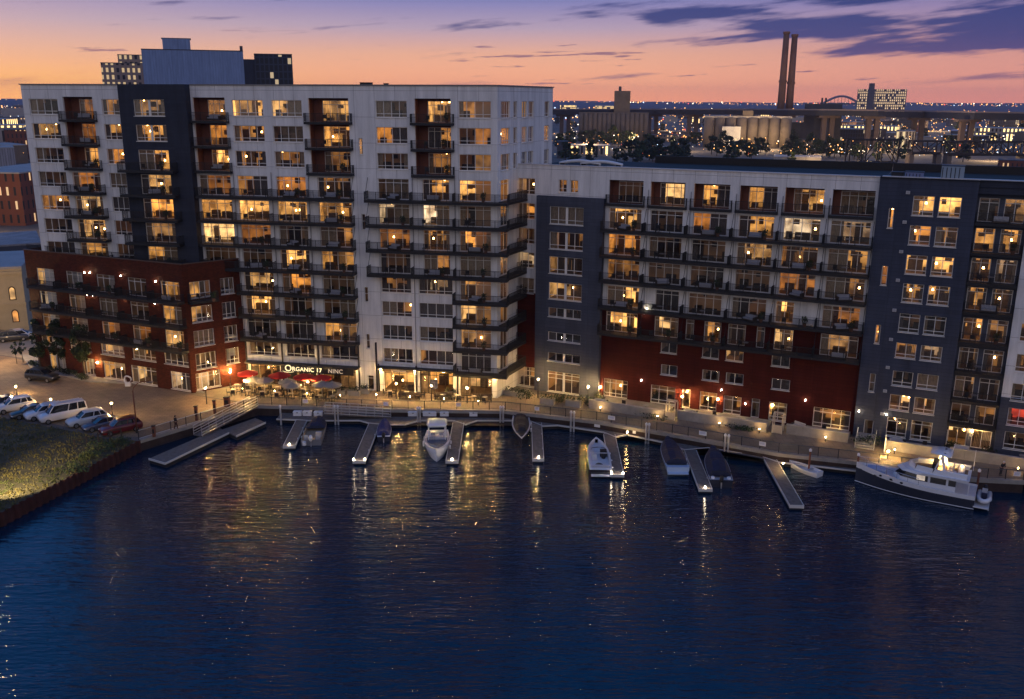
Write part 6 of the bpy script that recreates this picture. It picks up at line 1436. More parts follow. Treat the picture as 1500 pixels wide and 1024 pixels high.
# retaining walls of the patios in front of the lower block
for s0, s1, o, lab in [(-.3, 9.6, 4.75, 'long concrete retaining wall of the patio next to the slate tower'), (11.2, 22.0, 3.9, 'long concrete retaining wall between the two lit arbors'), (24.2, 31.2, 3.2, 'concrete retaining wall left of the navy tower'), (35.2, 41.6, 3.7, 'concrete retaining wall under the navy tower windows'), (41.9, 54, 3.1, 'concrete retaining wall at the right end of the promenade')]:
    p = RW(s0, o); t = thing('retaining_wall', lab, 'retaining wall', (p[0], p[1], GZ), angR, 'retaining walls of the patios'); ln = s1-s0
    mb = MB(); n = max(2, int(ln/1.5))
    for i in range(n): mb.box(ln*i/n+.008, ln*(i+1)/n-.008, 0, .3, 0, 1.12)
    mb.build('wall_panels', M_conc, t); MB().box(-.03, ln+.03, -.04, .34, 1.123, 1.2).build('coping', mat('light_concrete', (.38, .36, .33), .85, var=.15, scale=1), t)
    MB().box(.05, ln-.05, .31, o-.05 if s0 < 31 else o-.65, .0, .35).build('patio_floor', M_pave, t)
    # patio furniture
    rr = random.Random(int(s0*10)+3)
    for i in range(min(3, int(ln/3))):
        q = RW(s0+1.2+i*3, o-1.4); put(('bench', 'chair', 'table', 'chair')[i % 4], t, 1.2+i*3, 1.3, .353, f'patio behind the {lab.replace("concrete ", "").replace("long ", "").split(" of the")[0]}')
for s, o, lab in [(10.4, 4.6, 'first pale lit arbor gate in the patio wall'), (23.2, 3.6, 'second pale lit arbor gate in the patio wall')]:
    p = RW(s, o); t = thing('arbor_gate', lab, 'arbor', (p[0], p[1], GZ), angR, 'arbor gates'); M_arb = mat('cream_timber', (.6, .52, .38), .7)
    for x in (-.55, .55):
        for y in (0, 1.3): mb = MB(); mb.box(x-.06, x+.06, y-.06, y+.06, 0, 2.1); mb.build('post', M_arb, t)
    mb = MB()
    for x in (-.55, .55): mb.tube([(x, .1+1.2*i/8-.05, 2.1+.35*math.sin(math.pi*i/8)) for i in range(9)], .05, 6)
    for i in range(7): y = .1+1.2*i/6; mb.bar((-.6, y, 2.12+.35*math.sin(math.pi*i/6)), (.6, y, 2.12+.35*math.sin(math.pi*i/6)), .05)
    mb.build('roof_slats', M_arb, t); mb = MB()
    for i in range(8): mb.box(-.48+i*.125, -.38+i*.125, -.02, .02, .05, 1.05)
    mb.build('gate', M_arb, t)
for s, o, lab in [(28.0, 3.6, 'pale vertical board fence gate left of the navy tower')]:
    pass
# stairs to the side door of the navy tower
p = RW(33.1, 1.0); t = thing('side_steps', 'concrete steps with a railing leading to the side door of the navy tower', 'steps', (p[0], p[1], GZ), angR)
for i in range(5): MB().box(-1, 1, -3.4+i*.5, -2.9+i*.5 if i < 4 else .3, 0, .14*(i+1)-.003*0).build('step', M_conc, t)
mb = MB()
for x in (-1.02, 1.02): mb.bar((x, -3.4, 1.0), (x, -.9, 1.65), .05); mb.bar((x, -3.4, 0), (x, -3.4, 1.0), .05); mb.bar((x, -.9, .5), (x, -.9, 1.65), .05); mb.bar((x, -2.1, .3), (x, -2.1, 1.33), .04)
mb.build('handrail', M_alu, t)
for u, v, lab in [(1295, 663, 'slim white post at the right corner of the side steps'), (1385, 655, 'slim white post above the yacht hardtop')]:
    x, y = G(u, v); t = thing('slim_post', lab, 'post', (x, y, GZ)); MB().cyl(0, 0, 0, 2.0, .05, n=8).build('shaft', M_whitep, t); MB().ball((0, 0, 2.05), .09, 8, 6).build('finial', M_whitep, t)
for u, v, wv, lab in [(600, 585, 3.0, 'long dark bench on the promenade before the left lit shop'), (650, 585, 2.6, 'long dark bench on the promenade before the middle lit shop'), (707, 587, 2.6, 'long dark bench on the promenade before the corner shop')]:
    x, y = G(u, v); t = thing('park_bench', lab, 'bench', (x, y, GZ), 0, 'promenade benches'); MB().box(-wv/2, wv/2, -.25, .2, .42, .48).build('seat', M_furn, t); MB().box(-wv/2, wv/2, .2, .26, .5, .9).build('backrest', M_furn, t)
    for s in (-wv/2+.2, wv/2-.2): MB().box(s-.04, s+.04, -.22, .22, 0, .415).build('leg', M_dark, t)
x, y = G(636, 579); t = thing('notice_board', 'dark blue notice board standing in front of the middle lit shop', 'notice board', (x, y, GZ)); MB().box(-.5, .5, -.04, .04, .9, 2.2).build('board', mat('dark_blue_board', (.02, .02, .05), .6), t); mb = MB(); mb.box(-.06, .06, -.05, .05, 0, .9); mb.build('post', M_dark, t)
# ---------------------------------------------------------------- the city behind
def win_wall(name, wall, litc, s, bw, bh, mort, frac, horiz=False):
    """wall with rows of windows, a share of them lit"""
    m = bpy.data.materials.new(name); m.use_nodes = True; nt = m.node_tree; N = nt.nodes; L = nt.links; p = N['Principled BSDF']; p.inputs['Roughness'].default_value = .8
    tc = N.new('ShaderNodeTexCoord'); sx = N.new('ShaderNodeSeparateXYZ'); L.new(tc.outputs['Object'], sx.inputs[0]); ad = N.new('ShaderNodeMath'); ad.operation = 'ADD'; L.new(sx.outputs['X'], ad.inputs[0]); L.new(sx.outputs['Y'], ad.inputs[1])
    cb = N.new('ShaderNodeCombineXYZ'); L.new(ad.outputs[0], cb.inputs['X']); L.new(sx.outputs['Z'], cb.inputs['Y'])
    br = N.new('ShaderNodeTexBrick'); br.offset = 0; br.inputs['Scale'].default_value = 1; br.inputs['Brick Width'].default_value = bw; br.inputs['Row Height'].default_value = bh; br.inputs['Mortar Size'].default_value = mort; br.inputs['Mortar Smooth'].default_value = .05
    br.inputs['Color1'].default_value = (0, 0, 0, 1); br.inputs['Color2'].default_value = (1, 1, 1, 1); br.inputs['Mortar'].default_value = (0, 0, 0, 1); L.new(cb.outputs[0], br.inputs['Vector'])
    gt = N.new('ShaderNodeMath'); gt.operation = 'GREATER_THAN'; gt.inputs[1].default_value = 1-frac; L.new(br.outputs['Color'], gt.inputs[0])
    inv = N.new('ShaderNodeMath'); inv.operation = 'SUBTRACT'; inv.inputs[0].default_value = 1; L.new(br.outputs['Fac'], inv.inputs[1])
    ml = N.new('ShaderNodeMath'); ml.operation = 'MULTIPLY'; L.new(gt.outputs[0], ml.inputs[0]); L.new(inv.outputs[0], ml.inputs[1]); m2 = N.new('ShaderNodeMath'); m2.operation = 'MULTIPLY'; m2.inputs[1].default_value = s; L.new(ml.outputs[0], m2.inputs[0])
    mx = N.new('ShaderNodeMix'); mx.data_type = 'RGBA'; L.new(inv.outputs[0], mx.inputs[0]); mx.inputs[6].default_value = (*wall, 1); mx.inputs[7].default_value = (.02, .02, .025, 1); L.new(mx.outputs[2], p.inputs['Base Color'])
    p.inputs['Emission Color'].default_value = (*litc, 1); L.new(m2.outputs[0], p.inputs['Emission Strength']); m.cycles.emission_sampling = 'NONE'
    MATS[name] = m; return m
M_w1 = win_wall('offices_lit', (.3, .22, .18), (1, .7, .38), .55, 2.6, 3.6, .7, .7)
M_w2 = win_wall('blocks_dim', (.2, .17, .165), (1, .6, .3), .9, 3.2, 3.4, 1.0, .35)
M_w3 = win_wall('brick_mill', (.16, .05, .03), (1, .6, .3), .8, 2.4, 4.2, .85, .4)
M_w4 = win_wall('blue_glass', (.04, .05, .075), (1, .75, .45), .5, 2.2, 3.4, .3, .12)
M_bconc = mat('silo_concrete', (.14, .115, .1), .9, var=.2, scale=.15)
M_bdark = mat('far_dark_cladding', (.05, .055, .075), .8, var=.2, scale=.1)
M_bblue = panel_mat('blue_metal_siding', (.22, .3, .5), 1.2, 60, (.16, .23, .4), var=.05, jd=.08)
M_broof = mat('far_flat_roof', (.12, .11, .115), .9, var=.3, scale=.1)
M_bpale = mat('far_pale_wall', (.36, .33, .31), .85, var=.15, scale=.2)
def place(u0, u1, vb, vt, dep=None):
    xa, ya = G(u0, vb); xb, yb = G(u1, vb); x, y = (xa+xb)/2, (ya+yb)/2; w_ = math.hypot(xb-xa, yb-ya); h = HT(x, y, vt)-GZ; return x, y, w_, h
def block(name, label, cat, u0, u1, vb, vt, m, roof=None, dep=None, grp=None, extra=None, rz=None):
    x, y, w_, h = place(u0, u1, vb, vt); d = dep or w_*.7; rz = -math.atan2(x, y) if rz is None else rz
    t = thing(name, label, cat, (x, y, GZ), rz, grp); mb = MB(); mb.quad((-w_/2, 0, 0), (w_/2, 0, 0), (w_/2, 0, h), (-w_/2, 0, h)); mb.quad((w_/2, 0, 0), (w_/2, d, 0), (w_/2, d, h), (w_/2, 0, h)); mb.quad((-w_/2, d, 0), (-w_/2, 0, 0), (-w_/2, 0, h), (-w_/2, d, h)); mb.quad((w_/2, d, 0), (-w_/2, d, 0), (-w_/2, d, h), (w_/2, d, h)); mb.build('wall', m, t)
    mb = MB(); mb.box(-w_/2-.1, w_/2+.1, -.1, d+.1, h, h+.4); mb.build('roof', roof or M_broof, t)
    if extra: extra(t, w_, d, h)
    return t
def silos(t, n, w_, h, m, y=0, d=None):
    r = w_/n/2
    for i in range(n): mb = MB(); mb.cyl(-w_/2+r+2*r*i, y, 0, h, r*1.0, n=18); mb.build('silo', m, t, True)
# behind the white block
def pent(t, w_, d, h):
    mb = MB(); mb.box(-w_*.29, -w_*.02, .5, d*.4, h+.4, h+w_*.115); mb.build('penthouse', M_bblue, t); mb = MB(); mb.box(-w_*.3, -w_*.01, .4, d*.41, h+w_*.115, h+w_*.12); mb.build('penthouse_roof', M_bdark, t)
    mb = MB(); mb.box(w_*.27, w_*.42, -.3, -.1, h*.3, h*.62); mb.build('loading_door', M_bdark, t); MB().box(w_*.47, w_*.5, 0, 1, h, h+w_*.055).build('chimney', M_bdark, t)
block('grain_mill', 'big windowless blue metal clad mill rising behind the roof of the white block', 'mill', 228, 367, 262, 74, M_bblue, M_bdark, 30, None, pent)
block('office_tower', 'brown stepped office building with lit window rows left of the blue mill', 'building', 166, 232, 250, 93, M_w1, M_broof, 25)
block('office_tower', 'upper step of the brown office building against the blue mill', 'building', 190, 232, 247, 81, M_w1, M_broof, 14)
block('glass_building', 'dark blue glazed building right of the blue mill behind the white roof', 'building', 384, 437, 258, 80, M_w4, M_bdark, 22)
block('stair_block', 'narrow grey link with two bright lamps between the blue mill and the glazed building', 'building', 366, 386, 258, 88, M_bdark, M_bdark, 15)
# grain elevators
x, y, w_, h = place(848, 947, 208, 166); el_ = thing('grain_elevator', 'long row of pale concrete grain silos with a square head house beyond the viaduct', 'grain elevator', (x, y, GZ), -math.atan2(x, y)); silos(el_, 15, w_, h, M_bconc)
hh = HT(x, y, 133)-GZ; mb = MB(); mb.box(w_*-.0, w_*.23, 4, 4+w_*.2, 0, hh); mb.build('head_house', M_bconc, el_); mb = MB(); mb.box(w_*.06, w_*.1, 5, 9, hh, hh+4); mb.build('head_house_cap', M_bdark, el_); MB().box(-w_/2, w_/2, -1, 8, h, h+.8).build('gallery', M_bconc, el_)
x, y, w_, h = place(1032, 1152, 216, 173); s2_ = thing('silo_bank', 'bank of eight wide concrete silos with a lit white block on the front', 'grain elevator', (x, y, GZ), -math.atan2(x, y)); silos(s2_, 8, w_, h, M_bconc)
MB().box(-w_/2, w_/2, -2, 12, h, h+1.6).build('gallery', M_bpale, s2_); mb = MB(); mb.box(w_*-.06, w_*.06, -1, 6, h+1.6, h+6); mb.build('head_house', M_bconc, s2_); mb = MB(); mb.box(-w_*.28, -w_*.07, -13, -9, 0, h*.72); mb.build('front_block', mat('white_front', (.5, .5, .52), .8, var=.1, scale=.2), s2_)
x, y, w_, h = place(1176, 1226, 214, 152); ds = thing('storage_plant', 'dark blue storage plant with one tall cylinder right of the chimneys', 'plant', (x, y, GZ), -math.atan2(x, y)); MB().box(-w_/2, w_/2, 0, 20, 0, h).build('main_block', M_bdark, ds); MB().box(-w_*.85, -w_/2, 2, 18, 0, h*.55).build('low_block', M_bdark, ds); mb = MB(); mb.cyl(w_*.22, -5, 0, h*.8, w_*.11, n=16); mb.build('silo', mat('grey_silo', (.2, .2, .22), .7), ds, True)
for q in (-.05, .05): MB().cyl(w_*q, 6, h, h+w_*.16, .8, n=8).build('stack', M_bdark, ds)
# chimneys
M_chim = mat('chimney_brick', (.16, .085, .065), .9, var=.2, scale=.08)
for u, ub, vt, lab in [(1142, 1139.5, 47, 'left of the two tall brick chimneys on the skyline'), (1153.5, 1151.5, 51, 'right of the two tall brick chimneys on the skyline')]:
    x, y = G(ub, 212); h = HT(x, y, vt)-GZ; t = thing('chimney', lab, 'chimney', (x, y, GZ), 0, 'tall chimneys'); mb = MB(); mb.cyl(0, 0, 0, h, 3.8, 2.5, 18); mb.build('shaft', M_chim, t, True)
    for f in (.56, .985): z = h*f; r = 3.8-1.3*f; MB().cyl(0, 0, z, z+1.8, r+.55, r+.5, 18).build('band', M_chim, t)
# skyline building and arch
def tower(t, w_, d, h): mb = MB(); mb.box(-w_*.28, -w_*.16, 2, 10, h, h*1.22); mb.build('lift_tower', M_bdark, t); MB().box(-w_*.29, -w_*.14, -1, -.2, 0, h).build('lift_shaft', M_bdark, t)
block('highrise', 'broad high rise with rows of lit windows standing above the viaduct on the right', 'building', 1259, 1317, 172, 131, win_wall('highrise_windows', (.16, .13, .12), (1, .68, .36), 1.0, 4.6, 6.2, 1.2, .75), M_bdark, 40, None, tower)
x0, y0 = G(1209, 163); x1, y1 = G(1253, 163); x, y = (x0+x1)/2, (y0+y1)/2; w_ = x1-x0; zt = HT(x, y, 141); zb = HT(x, y, 151); t = thing('arch_bridge', 'distant steel arch bridge on the skyline left of the high rise', 'bridge', (x, y, 0))
mb = MB(); pts = [(-w_/2+w_*i/20, 0, zb+(zt-zb)*math.sin(math.pi*i/20)) for i in range(21)]; mb.tube(pts, 4.5, 6)
mb.build('arch', mat('far_blue_steel', (.1, .11, .17), .7), t); mb = MB(); mb.box(-w_*.6, w_*.6, -5, 5, zb-6, zb); mb.build('deck', M_bdark, t)
for i in range(2, 19, 2): mb = MB(); mb.bar(pts[i], (pts[i][0], 0, zb), 1.2); mb.build('hanger', M_bdark, t)
for s in (-.55, .55): MB().box(w_*s-4, w_*s+4, -5, 5, 0, zb-6).build('pier', M_bdark, t)
# viaduct
vd = thing('viaduct', 'long dark motorway viaduct on tall piers crossing the whole skyline', 'bridge', (0, 0, 0))
VP = [(790, 205), (828, 205), (893, 207), (957, 205), (1016, 207), (1090, 210), (1150, 214), (1215, 216), (1281, 218), (1348, 214), (1420, 224), (1520, 226), (1700, 240)]
vt_ = [(161, 168)]*5+[(161, 168), (161.5, 169), (162, 169.5), (163, 170.5), (164, 173), (165.5, 175), (167, 177), (170, 180)]
pts = []
for (u, v), (a, b) in zip(VP, vt_):
    x, y = G(u, v); pts.append((x, y, HT(x, y, a), HT(x, y, b)))
a = pts[0]; bck = (a[0]-400, a[1]+260, a[2], a[3])
def band_(mb, P, zi0, zi1, w_):
    for p, q in zip(P, P[1:]):
        d = Vector((q[0]-p[0], q[1]-p[1])).normalized(); n = Vector((-d.y, d.x))*w_
        for s0, s1 in ((0, 1),):
            A = [(p[0], p[1]), (q[0], q[1]), (q[0]+n.x, q[1]+n.y), (p[0]+n.x, p[1]+n.y)]; z0 = (p[zi0], q[zi0], q[zi0], p[zi0]); z1 = (p[zi1], q[zi1], q[zi1], p[zi1])
            mb.add([(*A[i], z0[i]) for i in range(4)]+[(*A[i], z1[i]) for i in range(4)], [(3, 2, 1, 0), (4, 5, 6, 7), (0, 1, 5, 4), (1, 2, 6, 5), (2, 3, 7, 6), (3, 0, 4, 7)])
mb = MB(); band_(mb, [bck]+pts, 3, 2, 26); mb.build('deck', mat('viaduct_steel', (.02, .022, .036), .8, var=.2, scale=.05), vd)
P2 = [(p[0], p[1]+.5, p[2]+1.2, p[2]+.05) for p in [bck]+pts]; mb = MB(); band_(mb, P2, 3, 2, .4); mb.build('parapet', mat('viaduct_parapet', (.2, .16, .17), .8), vd)
for (u, v), p in zip(VP[1:-1], pts[1:-1]):
    for k in (-3.4, 3.4): mb = MB(); mb.box(p[0]+k-1.9, p[0]+k+1.9, p[1]+8, p[1]+12, GZ, p[3]-2); mb.build('pier', mat('viaduct_pier', (.12, .085, .075), .9, var=.2, scale=.1), vd)
    mb = MB(); mb.box(p[0]-9, p[0]+9, p[1]+6, p[1]+14, p[3]-2, p[3]); mb.build('pier_cap', MATS['viaduct_pier'], vd)
# dark steel truss bridges near the right edge
M_truss = mat('truss_steel', (.03, .022, .02), .8)
def truss(label, u0, u1, vb, vt, n, deckv):
    x0, y0 = G(u0, vb); x1, y1 = G(u1, vb); A = Vector((x0, y0, 0)); B = Vector((x1, y1, 0)); zt = HT((x0+x1)/2, (y0+y1)/2, vt); zd = HT((x0+x1)/2, (y0+y1)/2, deckv); t = thing('truss_bridge', label, 'bridge', (0, 0, 0), 0, 'truss bridges'); up = Vector((0, 0, 1)); d = (B-A)
    for k in (0, 7):
        o = Vector((0, k, 0)); mb = MB(); mb.bar(A+o+up*zt, B+o+up*zt, .9); mb.bar(A+o+up*zd, B+o+up*zd, 1.0)
        for i in range(n+1):
            p = A+d*i/n+o; mb.bar(p+up*zd, p+up*zt, .7)
            if i < n: q = A+d*(i+1)/n+o; a_, b_ = (zd, zt) if i % 2 else (zt, zd); mb.bar(p+up*a_, q+up*b_, .45)
        mb.build('truss_side', M_truss, t)
    mb = MB(); c = [A+up*zd, B+up*zd, B+Vector((0, 7, zd)), A+Vector((0, 7, zd))]; mb.add([*c, *[p-up*1 for p in c]], [(0, 1, 2, 3), (7, 6, 5, 4), (0, 4, 5, 1), (1, 5, 6, 2), (2, 6, 7, 3), (3, 7, 4, 0)]); mb.build('deck', M_truss, t)
    for f in (.02, .98): p = A+d*f; mb = MB(); mb.box(p.x-1.5, p.x+1.5, p.y+.5, p.y+6.5, 0, zd-1.01); mb.build('pier', M_bconc, t)
truss('open steel lift frame of a railway bridge, left of the other trusses', 1243, 1313, 243, 205, 3, 238); truss('dark steel truss span in the middle of three behind the roof', 1334, 1376, 240, 207, 2, 224); truss('long dark steel truss span at the right behind the roof', 1388, 1500, 240, 208, 6, 226)
# smaller named things between
block('brick_gabled_building', 'small red brick building with pale gable arches beyond the roof edge', 'building', 960, 976, 236, 216, mat('far_brick', (.22, .05, .03), .9), M_bpale, 10)
block('warehouse', 'long low warehouse with a strip of warm lights under its eaves', 'warehouse', 833, 893, 228, 214, win_wall('lit_strip', (.3, .28, .27), (1, .66, .25), 2.6, 3.5, 9, 1.0, .8), M_bpale, 25)
block('blue_shed', 'dark blue shed at the inner corner beyond the roof', 'shed', 816, 831, 232, 208, M_bdark, M_bdark, 14)
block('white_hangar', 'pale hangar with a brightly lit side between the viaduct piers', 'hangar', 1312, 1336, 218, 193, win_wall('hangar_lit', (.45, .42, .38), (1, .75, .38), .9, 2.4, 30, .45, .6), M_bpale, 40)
block('blue_shed', 'long low blue roofed shed under the viaduct at the right', 'shed', 1398, 1480, 206, 193, M_bdark, mat('blue_roof', (.16, .19, .3), .7), 60)
block('white_lowrise', 'low white roofed building beyond the right end of the roof', 'building', 1135, 1200, 238, 231, M_bpale, M_bpale, 25)
block('dark_lowrise', 'dark low building with a pale frame on its roof near the right edge', 'building', 1465, 1520, 248, 236, M_w3, M_bdark, 20)
# left edge of the picture
block('brick_mill', 'red brick mill with lit arched windows beyond the left end of the white block', 'mill', -60, 42, 330, 254, M_w3, M_bpale, 45, None, None, R_(-6))
block('metal_shed', 'ribbed grey metal building behind the brick mill', 'building', -60, 24, 275, 218, panel_mat('ribbed_grey', (.3, .29, .33), 1.0, 40, (.15, .15, .17), var=.1, jd=.1), M_bpale, 20)
block('low_roof', 'low dark building with a pale roof and parked machines behind the cream building', 'building', -60, 60, 402, 362, M_bdark, mat('pale_flat_roof', (.25, .23, .23), .9, var=.3, scale=.3), 22)
x, y, w_, h = place(-60, 38, 487, 396)
cb_ = block('cream_building', 'ornate cream building with round arched windows at the left edge', 'building', -60, 38, 487, 396, mat('cream_render', (.48, .38, .23), .85, var=.12, scale=.5), M_bpale, 18, None, None, R_(20))
for i in range(5):
    for z, hh in ((h*.5, 2.6), (h*.14, 2.4)):
        xx = w_/2-1.8-i*3.0; mb = MB(); n = 8; pr = [(xx-.55, z), (xx+.55, z), (xx+.55, z+hh*.7)]+[(xx+.55*math.cos(math.pi*k/n), z+hh*.7+.55*math.sin(math.pi*k/n)) for k in range(1, n)]+[(xx-.55, z+hh*.7)]
        mb.loft([[(a, -.03, b) for a, b in pr], [(a, .12, b) for a, b in pr]]); f = mb.build('window', M_furn, cb_); MB().loft([[(xx+(a-xx)*.72, -.045, z+.15+(b-z)*.85) for a, b in pr], [(xx+(a-xx)*.72, -.035, z+.15+(b-z)*.85) for a, b in pr]]).build('pane', M_room[2] if (i+int(z)) % 3 else M_room[0], f)
mb = MB(); mb.box(-w_/2, w_/2+.1, -.25, -.0, h-.9, h-.4); mb.box(-w_/2, w_/2+.1, -.15, -.002, h*.42, h*.46); mb.build('cornice', MATS['cream_render'], cb_)
AZN = [('the left edge of the picture', -80), ('the white block gable', 20), ('the white block corner', 808), ('the pale silos', 896), ('the pale silo end', 950), ('the wide silo bank', 1090), ('the tall chimneys', 1146), ('the dark storage plant', 1200), ('the lit high rise', 1288), ('the truss spans', 1355), ('the right edge of the picture', 1500)]
SEEN = {}
def azw(u):
    a = min(AZN, key=lambda q: abs(q[1]-u)); w_ = 'just below' if abs(a[1]-u) < 8 else ('right of' if u > a[1] else 'left of'); s = f'{w_} {a[0]}'; SEEN[s] = SEEN.get(s, 0)+1
    return f'number {SEEN[s]} {s}' if False else f'{nth(SEEN[s])} one {s}'
# many lesser buildings spread over the plain
rg = random.Random(31); FM = [M_w2, M_w3, M_bconc, MATS['lit_strip'], M_bpale, M_w4, M_w2]
FW = ['dim lit', 'brick', 'concrete', 'lit', 'pale', 'bluish', 'brownish']
k = 0
for i in range(150):
    if i < 95: u = rg.uniform(812, 1510)
    else: u = rg.uniform(-60, 44)
    v = 158+60*rg.random()**1.3 if i < 95 else 160+80*rg.random()**1.2
    if i < 95 and v > 186 and (1025 < u < 1160 or 840 < u < 955): continue
    x, y = G(u, v); w_ = rg.uniform(12, 55); h = rg.uniform(5, 14) if rg.random() < .85 else rg.uniform(14, 24); d = rg.uniform(12, 40); mi = rg.randrange(7)
    t = thing('city_building', f'{"small" if h < 9 else "tall"} {FW[mi]} building at {azw(u)}', 'building', (x, y, GZ), -math.atan2(x, y)+rg.uniform(-.4, .4), 'buildings on the plain'); k += 1
    mb = MB(); mb.box(-w_/2, w_/2, 0, d, 0, h); mb.build('wall', FM[mi], t); mb = MB(); mb.box(-w_/2-.2, w_/2+.2, -.2, d+.2, h, h+.5); mb.build('roof', rg.choice([M_broof, M_bpale, M_bpale]), t)
# trees of the plain
protos = []
for i, (h, cr, ch) in enumerate(((11, 4.2, 8.5), (9, 4.6, 7), (13, 4.0, 11))):
    t = thing('plain_tree', 'x', 'tree', (0, 0, 0), 0, 'trees on the plain'); tree_parts(t, 300+i, h, cr, ch, .3, 26, .75, [M_leafd, M_leaf], 24); protos.append([t, True])
spots = [(u, 213+rg.uniform(-3, 3)) for u in range(852, 925, 9)]+[(u, 226+rg.uniform(-4, 4)) for u in range(1042, 1128, 8)]+[(u, 236+rg.uniform(-3, 3)) for u in range(915, 1010, 12)]+[(u, 230+rg.uniform(-3, 3)) for u in range(1150, 1245, 9)]+[(1013, 212), (1020, 214), (1160, 216), (1168, 222), (1258, 232), (1300, 226), (1322, 200), (1350, 205), (1390, 226), (1420, 218), (1450, 214), (1495, 205), (820, 214), (836, 214), (820, 226), (948, 222), (958, 226), (985, 222)]+[(rg.uniform(812, 1505), rg.uniform(233, 243)) for _ in range(20)]+[(rg.uniform(815, 1500), rg.uniform(168, 205)) for _ in range(34)]+[(rg.uniform(-20, 30), rg.uniform(175, 245)) for _ in range(14)]
for i, (u, v) in enumerate(spots):
    x, y = G(u, v); pr = protos[i % 3]; where = 'in front of the pale grain silos' if i < 9 else ('at the foot of the wide silo bank' if i < 20 else ('just beyond the roof edge' if i < 28 else ('beyond the roof, right of the chimneys' if i < 39 else 'standing out on the plain')))
    lab = f'dark green tree on the plain, {azw(u)}'
    s = rg.uniform(.8, 1.3) if i < 57 else rg.uniform(.7, 1.1)
    if pr[1]: pr[1] = False; pr[0].location = (x, y, GZ); pr[0]['label'] = lab; pr[0].scale = (s,)*3
    else: dup(pr[0], (x, y, GZ), rg.uniform(0, 6), lab, None, s)
# far hills and the lights of the city
mb = MB(); n = 90
def ridge(mb, dist, h0, amp, seed, a0=-42, a1=42):
    top = []
    for i in range(n+1):
        a = R_(a0+(a1-a0)*i/n); hh = h0+amp*(mn.noise((i*.09, seed, 0))+.5*mn.noise((i*.3, seed, 2))); top.append((a, hh))
    for (a, ha), (b, hb) in zip(top, top[1:]):
        for k0, k1, f0, f1 in ((1, 1.06, 0, .6), (1.06, 1.15, .6, 1), (1.15, 1.35, 1, 0)):
            mb.quad((dist*k0*math.sin(a), dist*k0*math.cos(a), 1+ha*f0), (dist*k0*math.sin(b), dist*k0*math.cos(b), 1+hb*f0), (dist*k1*math.sin(b), dist*k1*math.cos(b), 1+hb*f1), (dist*k1*math.sin(a), dist*k1*math.cos(a), 1+ha*f1))
ridge(mb, 4600, 34, 9, 1.5); ridge(mb, 3600, 25, 8, 7.5)
tag(mb.build('hills', mat('wooded_hills', (.09, .085, .12), .95, var=.3, scale=.01), None, True), None, None, None, 'structure')
lt = MB(); rg = random.Random(99)
def octa(x, y, z, r): lt.add([(x-r, y, z), (x+r, y, z), (x, y-r, z), (x, y+r, z), (x, y, z-r), (x, y, z+r)], [(0, 2, 5), (2, 1, 5), (1, 3, 5), (3, 0, 5), (2, 0, 4), (1, 2, 4), (3, 1, 4), (0, 3, 4)])
for i in range(2300):
    if rg.random() < .84: u = rg.uniform(806, 1560)
    else: u = rg.uniform(-60, 42)
    v = 150.5+6*abs(rg.gauss(0, 1))+(rg.random()**2.2)*85; v = min(v, 240)
    x, y = G(u, v); dd = math.hypot(x, y)
    if dd > 4300: z = GZ+10+rg.random()*22; x *= 4300/dd; y *= 4300/dd; dd = 4300
    else: z = GZ+rg.uniform(4, 11)
    lt.mi = rg.choices([0, 1, 2, 3], [.62, .22, .1, .06])[0]
    octa(x, y, z, max(.16, dd/902*rg.choice([.22, .28, .36, .6])))
for u0, u1, v, c in [(1055, 1125, 214, 26), (836, 892, 224, 14), (1255, 1300, 190, 12), (1318, 1345, 205, 8), (1420, 1480, 232, 22), (940, 1010, 228, 8), (1230, 1320, 236, 14), (1100, 1260, 206, 8), (960, 1005, 203, 12), (1365, 1440, 196, 10)]:
    for _ in range(c):
        x, y = G(rg.uniform(u0, u1), v+rg.uniform(-4, 4)); lt.mi = rg.choice([0, 0, 0, 1]); octa(x, y, GZ+rg.uniform(3, 8), math.hypot(x, y)/902*rg.uniform(.3, .55))
LC = [emit_mat('amber_city_light', (1, .42, .11), 3.6), emit_mat('white_city_light', (1, .8, .55), 4.4), emit_mat('red_city_light', (1, .12, .06), 3.), emit_mat('cool_city_light', (.6, .75, 1), 4.)]
for m in LC: m.cycles.emission_sampling = 'NONE'
tag(lt.build('city_lights', LC), 'scattered amber and white lights of the city on the dark plain', 'city lights', None, 'stuff')
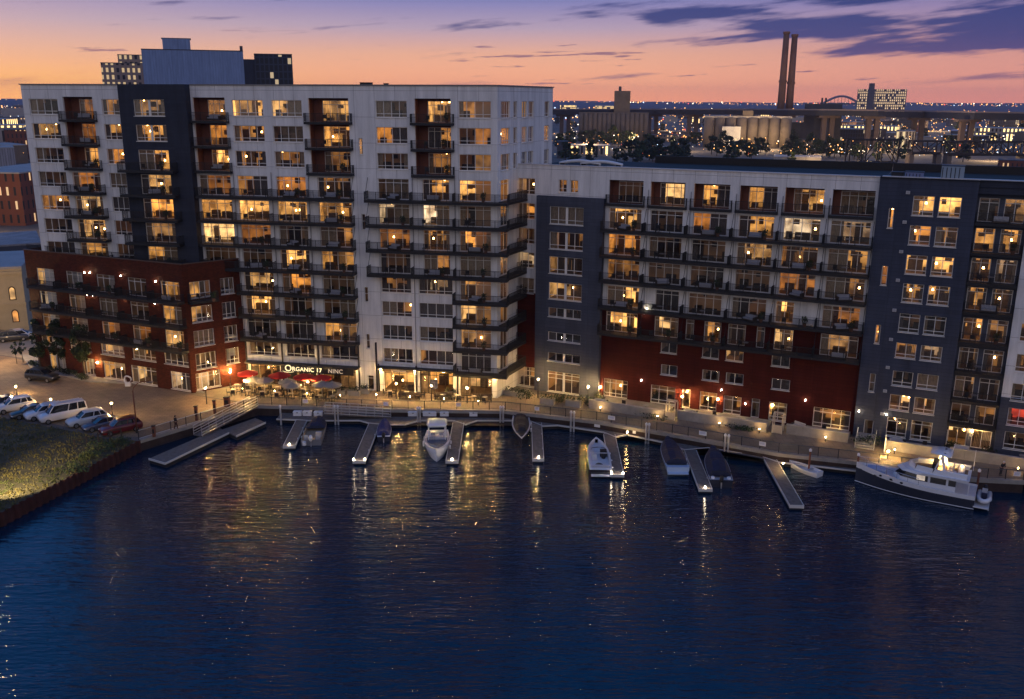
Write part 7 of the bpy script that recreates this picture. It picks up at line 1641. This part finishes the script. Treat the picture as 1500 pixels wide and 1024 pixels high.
# masts at floodlit yards; those named on the plain are added to brighten it
for u, v, p, h, lab in [(1086, 220, 4500, 9, 'floodlight mast lighting the white block of the wide silo bank'), (1120, 219, 6000, 9, 'floodlight mast at the right foot of the wide silo bank'), (925, 214, 4000, 9, 'floodlight mast lighting the right end of the pale silos'), (862, 226, 3000, 8, 'floodlight mast by the long low warehouse'), (1330, 224, 9000, 12, 'floodlight mast lighting the pale hangar'), (1270, 240, 2600, 9, 'floodlight mast beside the railway lift frame'), (1450, 236, 3500, 9, 'floodlight mast behind the long truss span'), (1180, 240, 1800, 9, 'floodlight mast above the low white roofed building'), (1290, 195, 8000, 12, 'floodlight mast at the bright yard under the viaduct'), (20, 470, 700, 7, 'lamp mast in front of the cream building'), (-10, 345, 900, 8, 'lamp mast by the red brick mill'), (20, 250, 900, 10, 'lamp mast behind the ribbed metal building'), (-5, 530, 500, 6, 'lamp mast on the side street corner'), (835, 196, 5000, 11, 'added floodlight mast on the plain right of the white block'), (975, 198, 6000, 11, 'added floodlight mast on the plain between the two silo rows'), (1000, 222, 2500, 11, 'added floodlight mast on the plain below the viaduct pier'), (1190, 226, 3000, 11, 'added floodlight mast on the plain below the dark storage plant'), (1240, 200, 7000, 11, 'added floodlight mast on the plain left of the bright yard'), (1370, 192, 8000, 11, 'added floodlight mast on the plain below the lit hillside'), (1420, 202, 7000, 11, 'added floodlight mast on the plain beside the blue roofed shed'), (1490, 196, 7000, 11, 'added floodlight mast on the plain at the right end of the viaduct'), (905, 218, 2500, 11, 'added floodlight mast on the plain before the pale silos'), (1225, 238, 1500, 11, 'added floodlight mast on the plain left of the railway lift frame')]:
    x, y = G(u, v); t = thing('floodlight_mast', lab, 'lamp', (x, y, GZ), 0, 'floodlight masts'); MB().cyl(0, 0, 0, h, .14, .09, 6).build('mast', M_dark, t); MB().ball((0, 0, h+.2), max(.22, y/902*.45), 8, 6).build('lamp', LC[0], t); light(t, (0, -1.2, h+.6), p*8, (1, .66, .32), .5)
print('objects', len(bpy.data.objects))

# the evening air: one box of thin even haze round everything
hz = bpy.data.materials.new('evening_haze'); hz.use_nodes = True; nt = hz.node_tree; nt.nodes.remove(nt.nodes['Principled BSDF'])
pv_ = nt.nodes.new('ShaderNodeVolumePrincipled'); pv_.inputs['Color'].default_value = (.8, .72, .86, 1); pv_.inputs['Density'].default_value = 7.5e-5; pv_.inputs['Anisotropy'].default_value = .2
nt.links.new(pv_.outputs[0], nt.nodes['Material Output'].inputs['Volume'])
tag(MB().box(-7500, 7500, -400, 7500, -2.5, 135).build('haze', hz), 'thin mauve evening haze over the whole city', 'haze', None, 'stuff')
cy.volume_bounces = 0
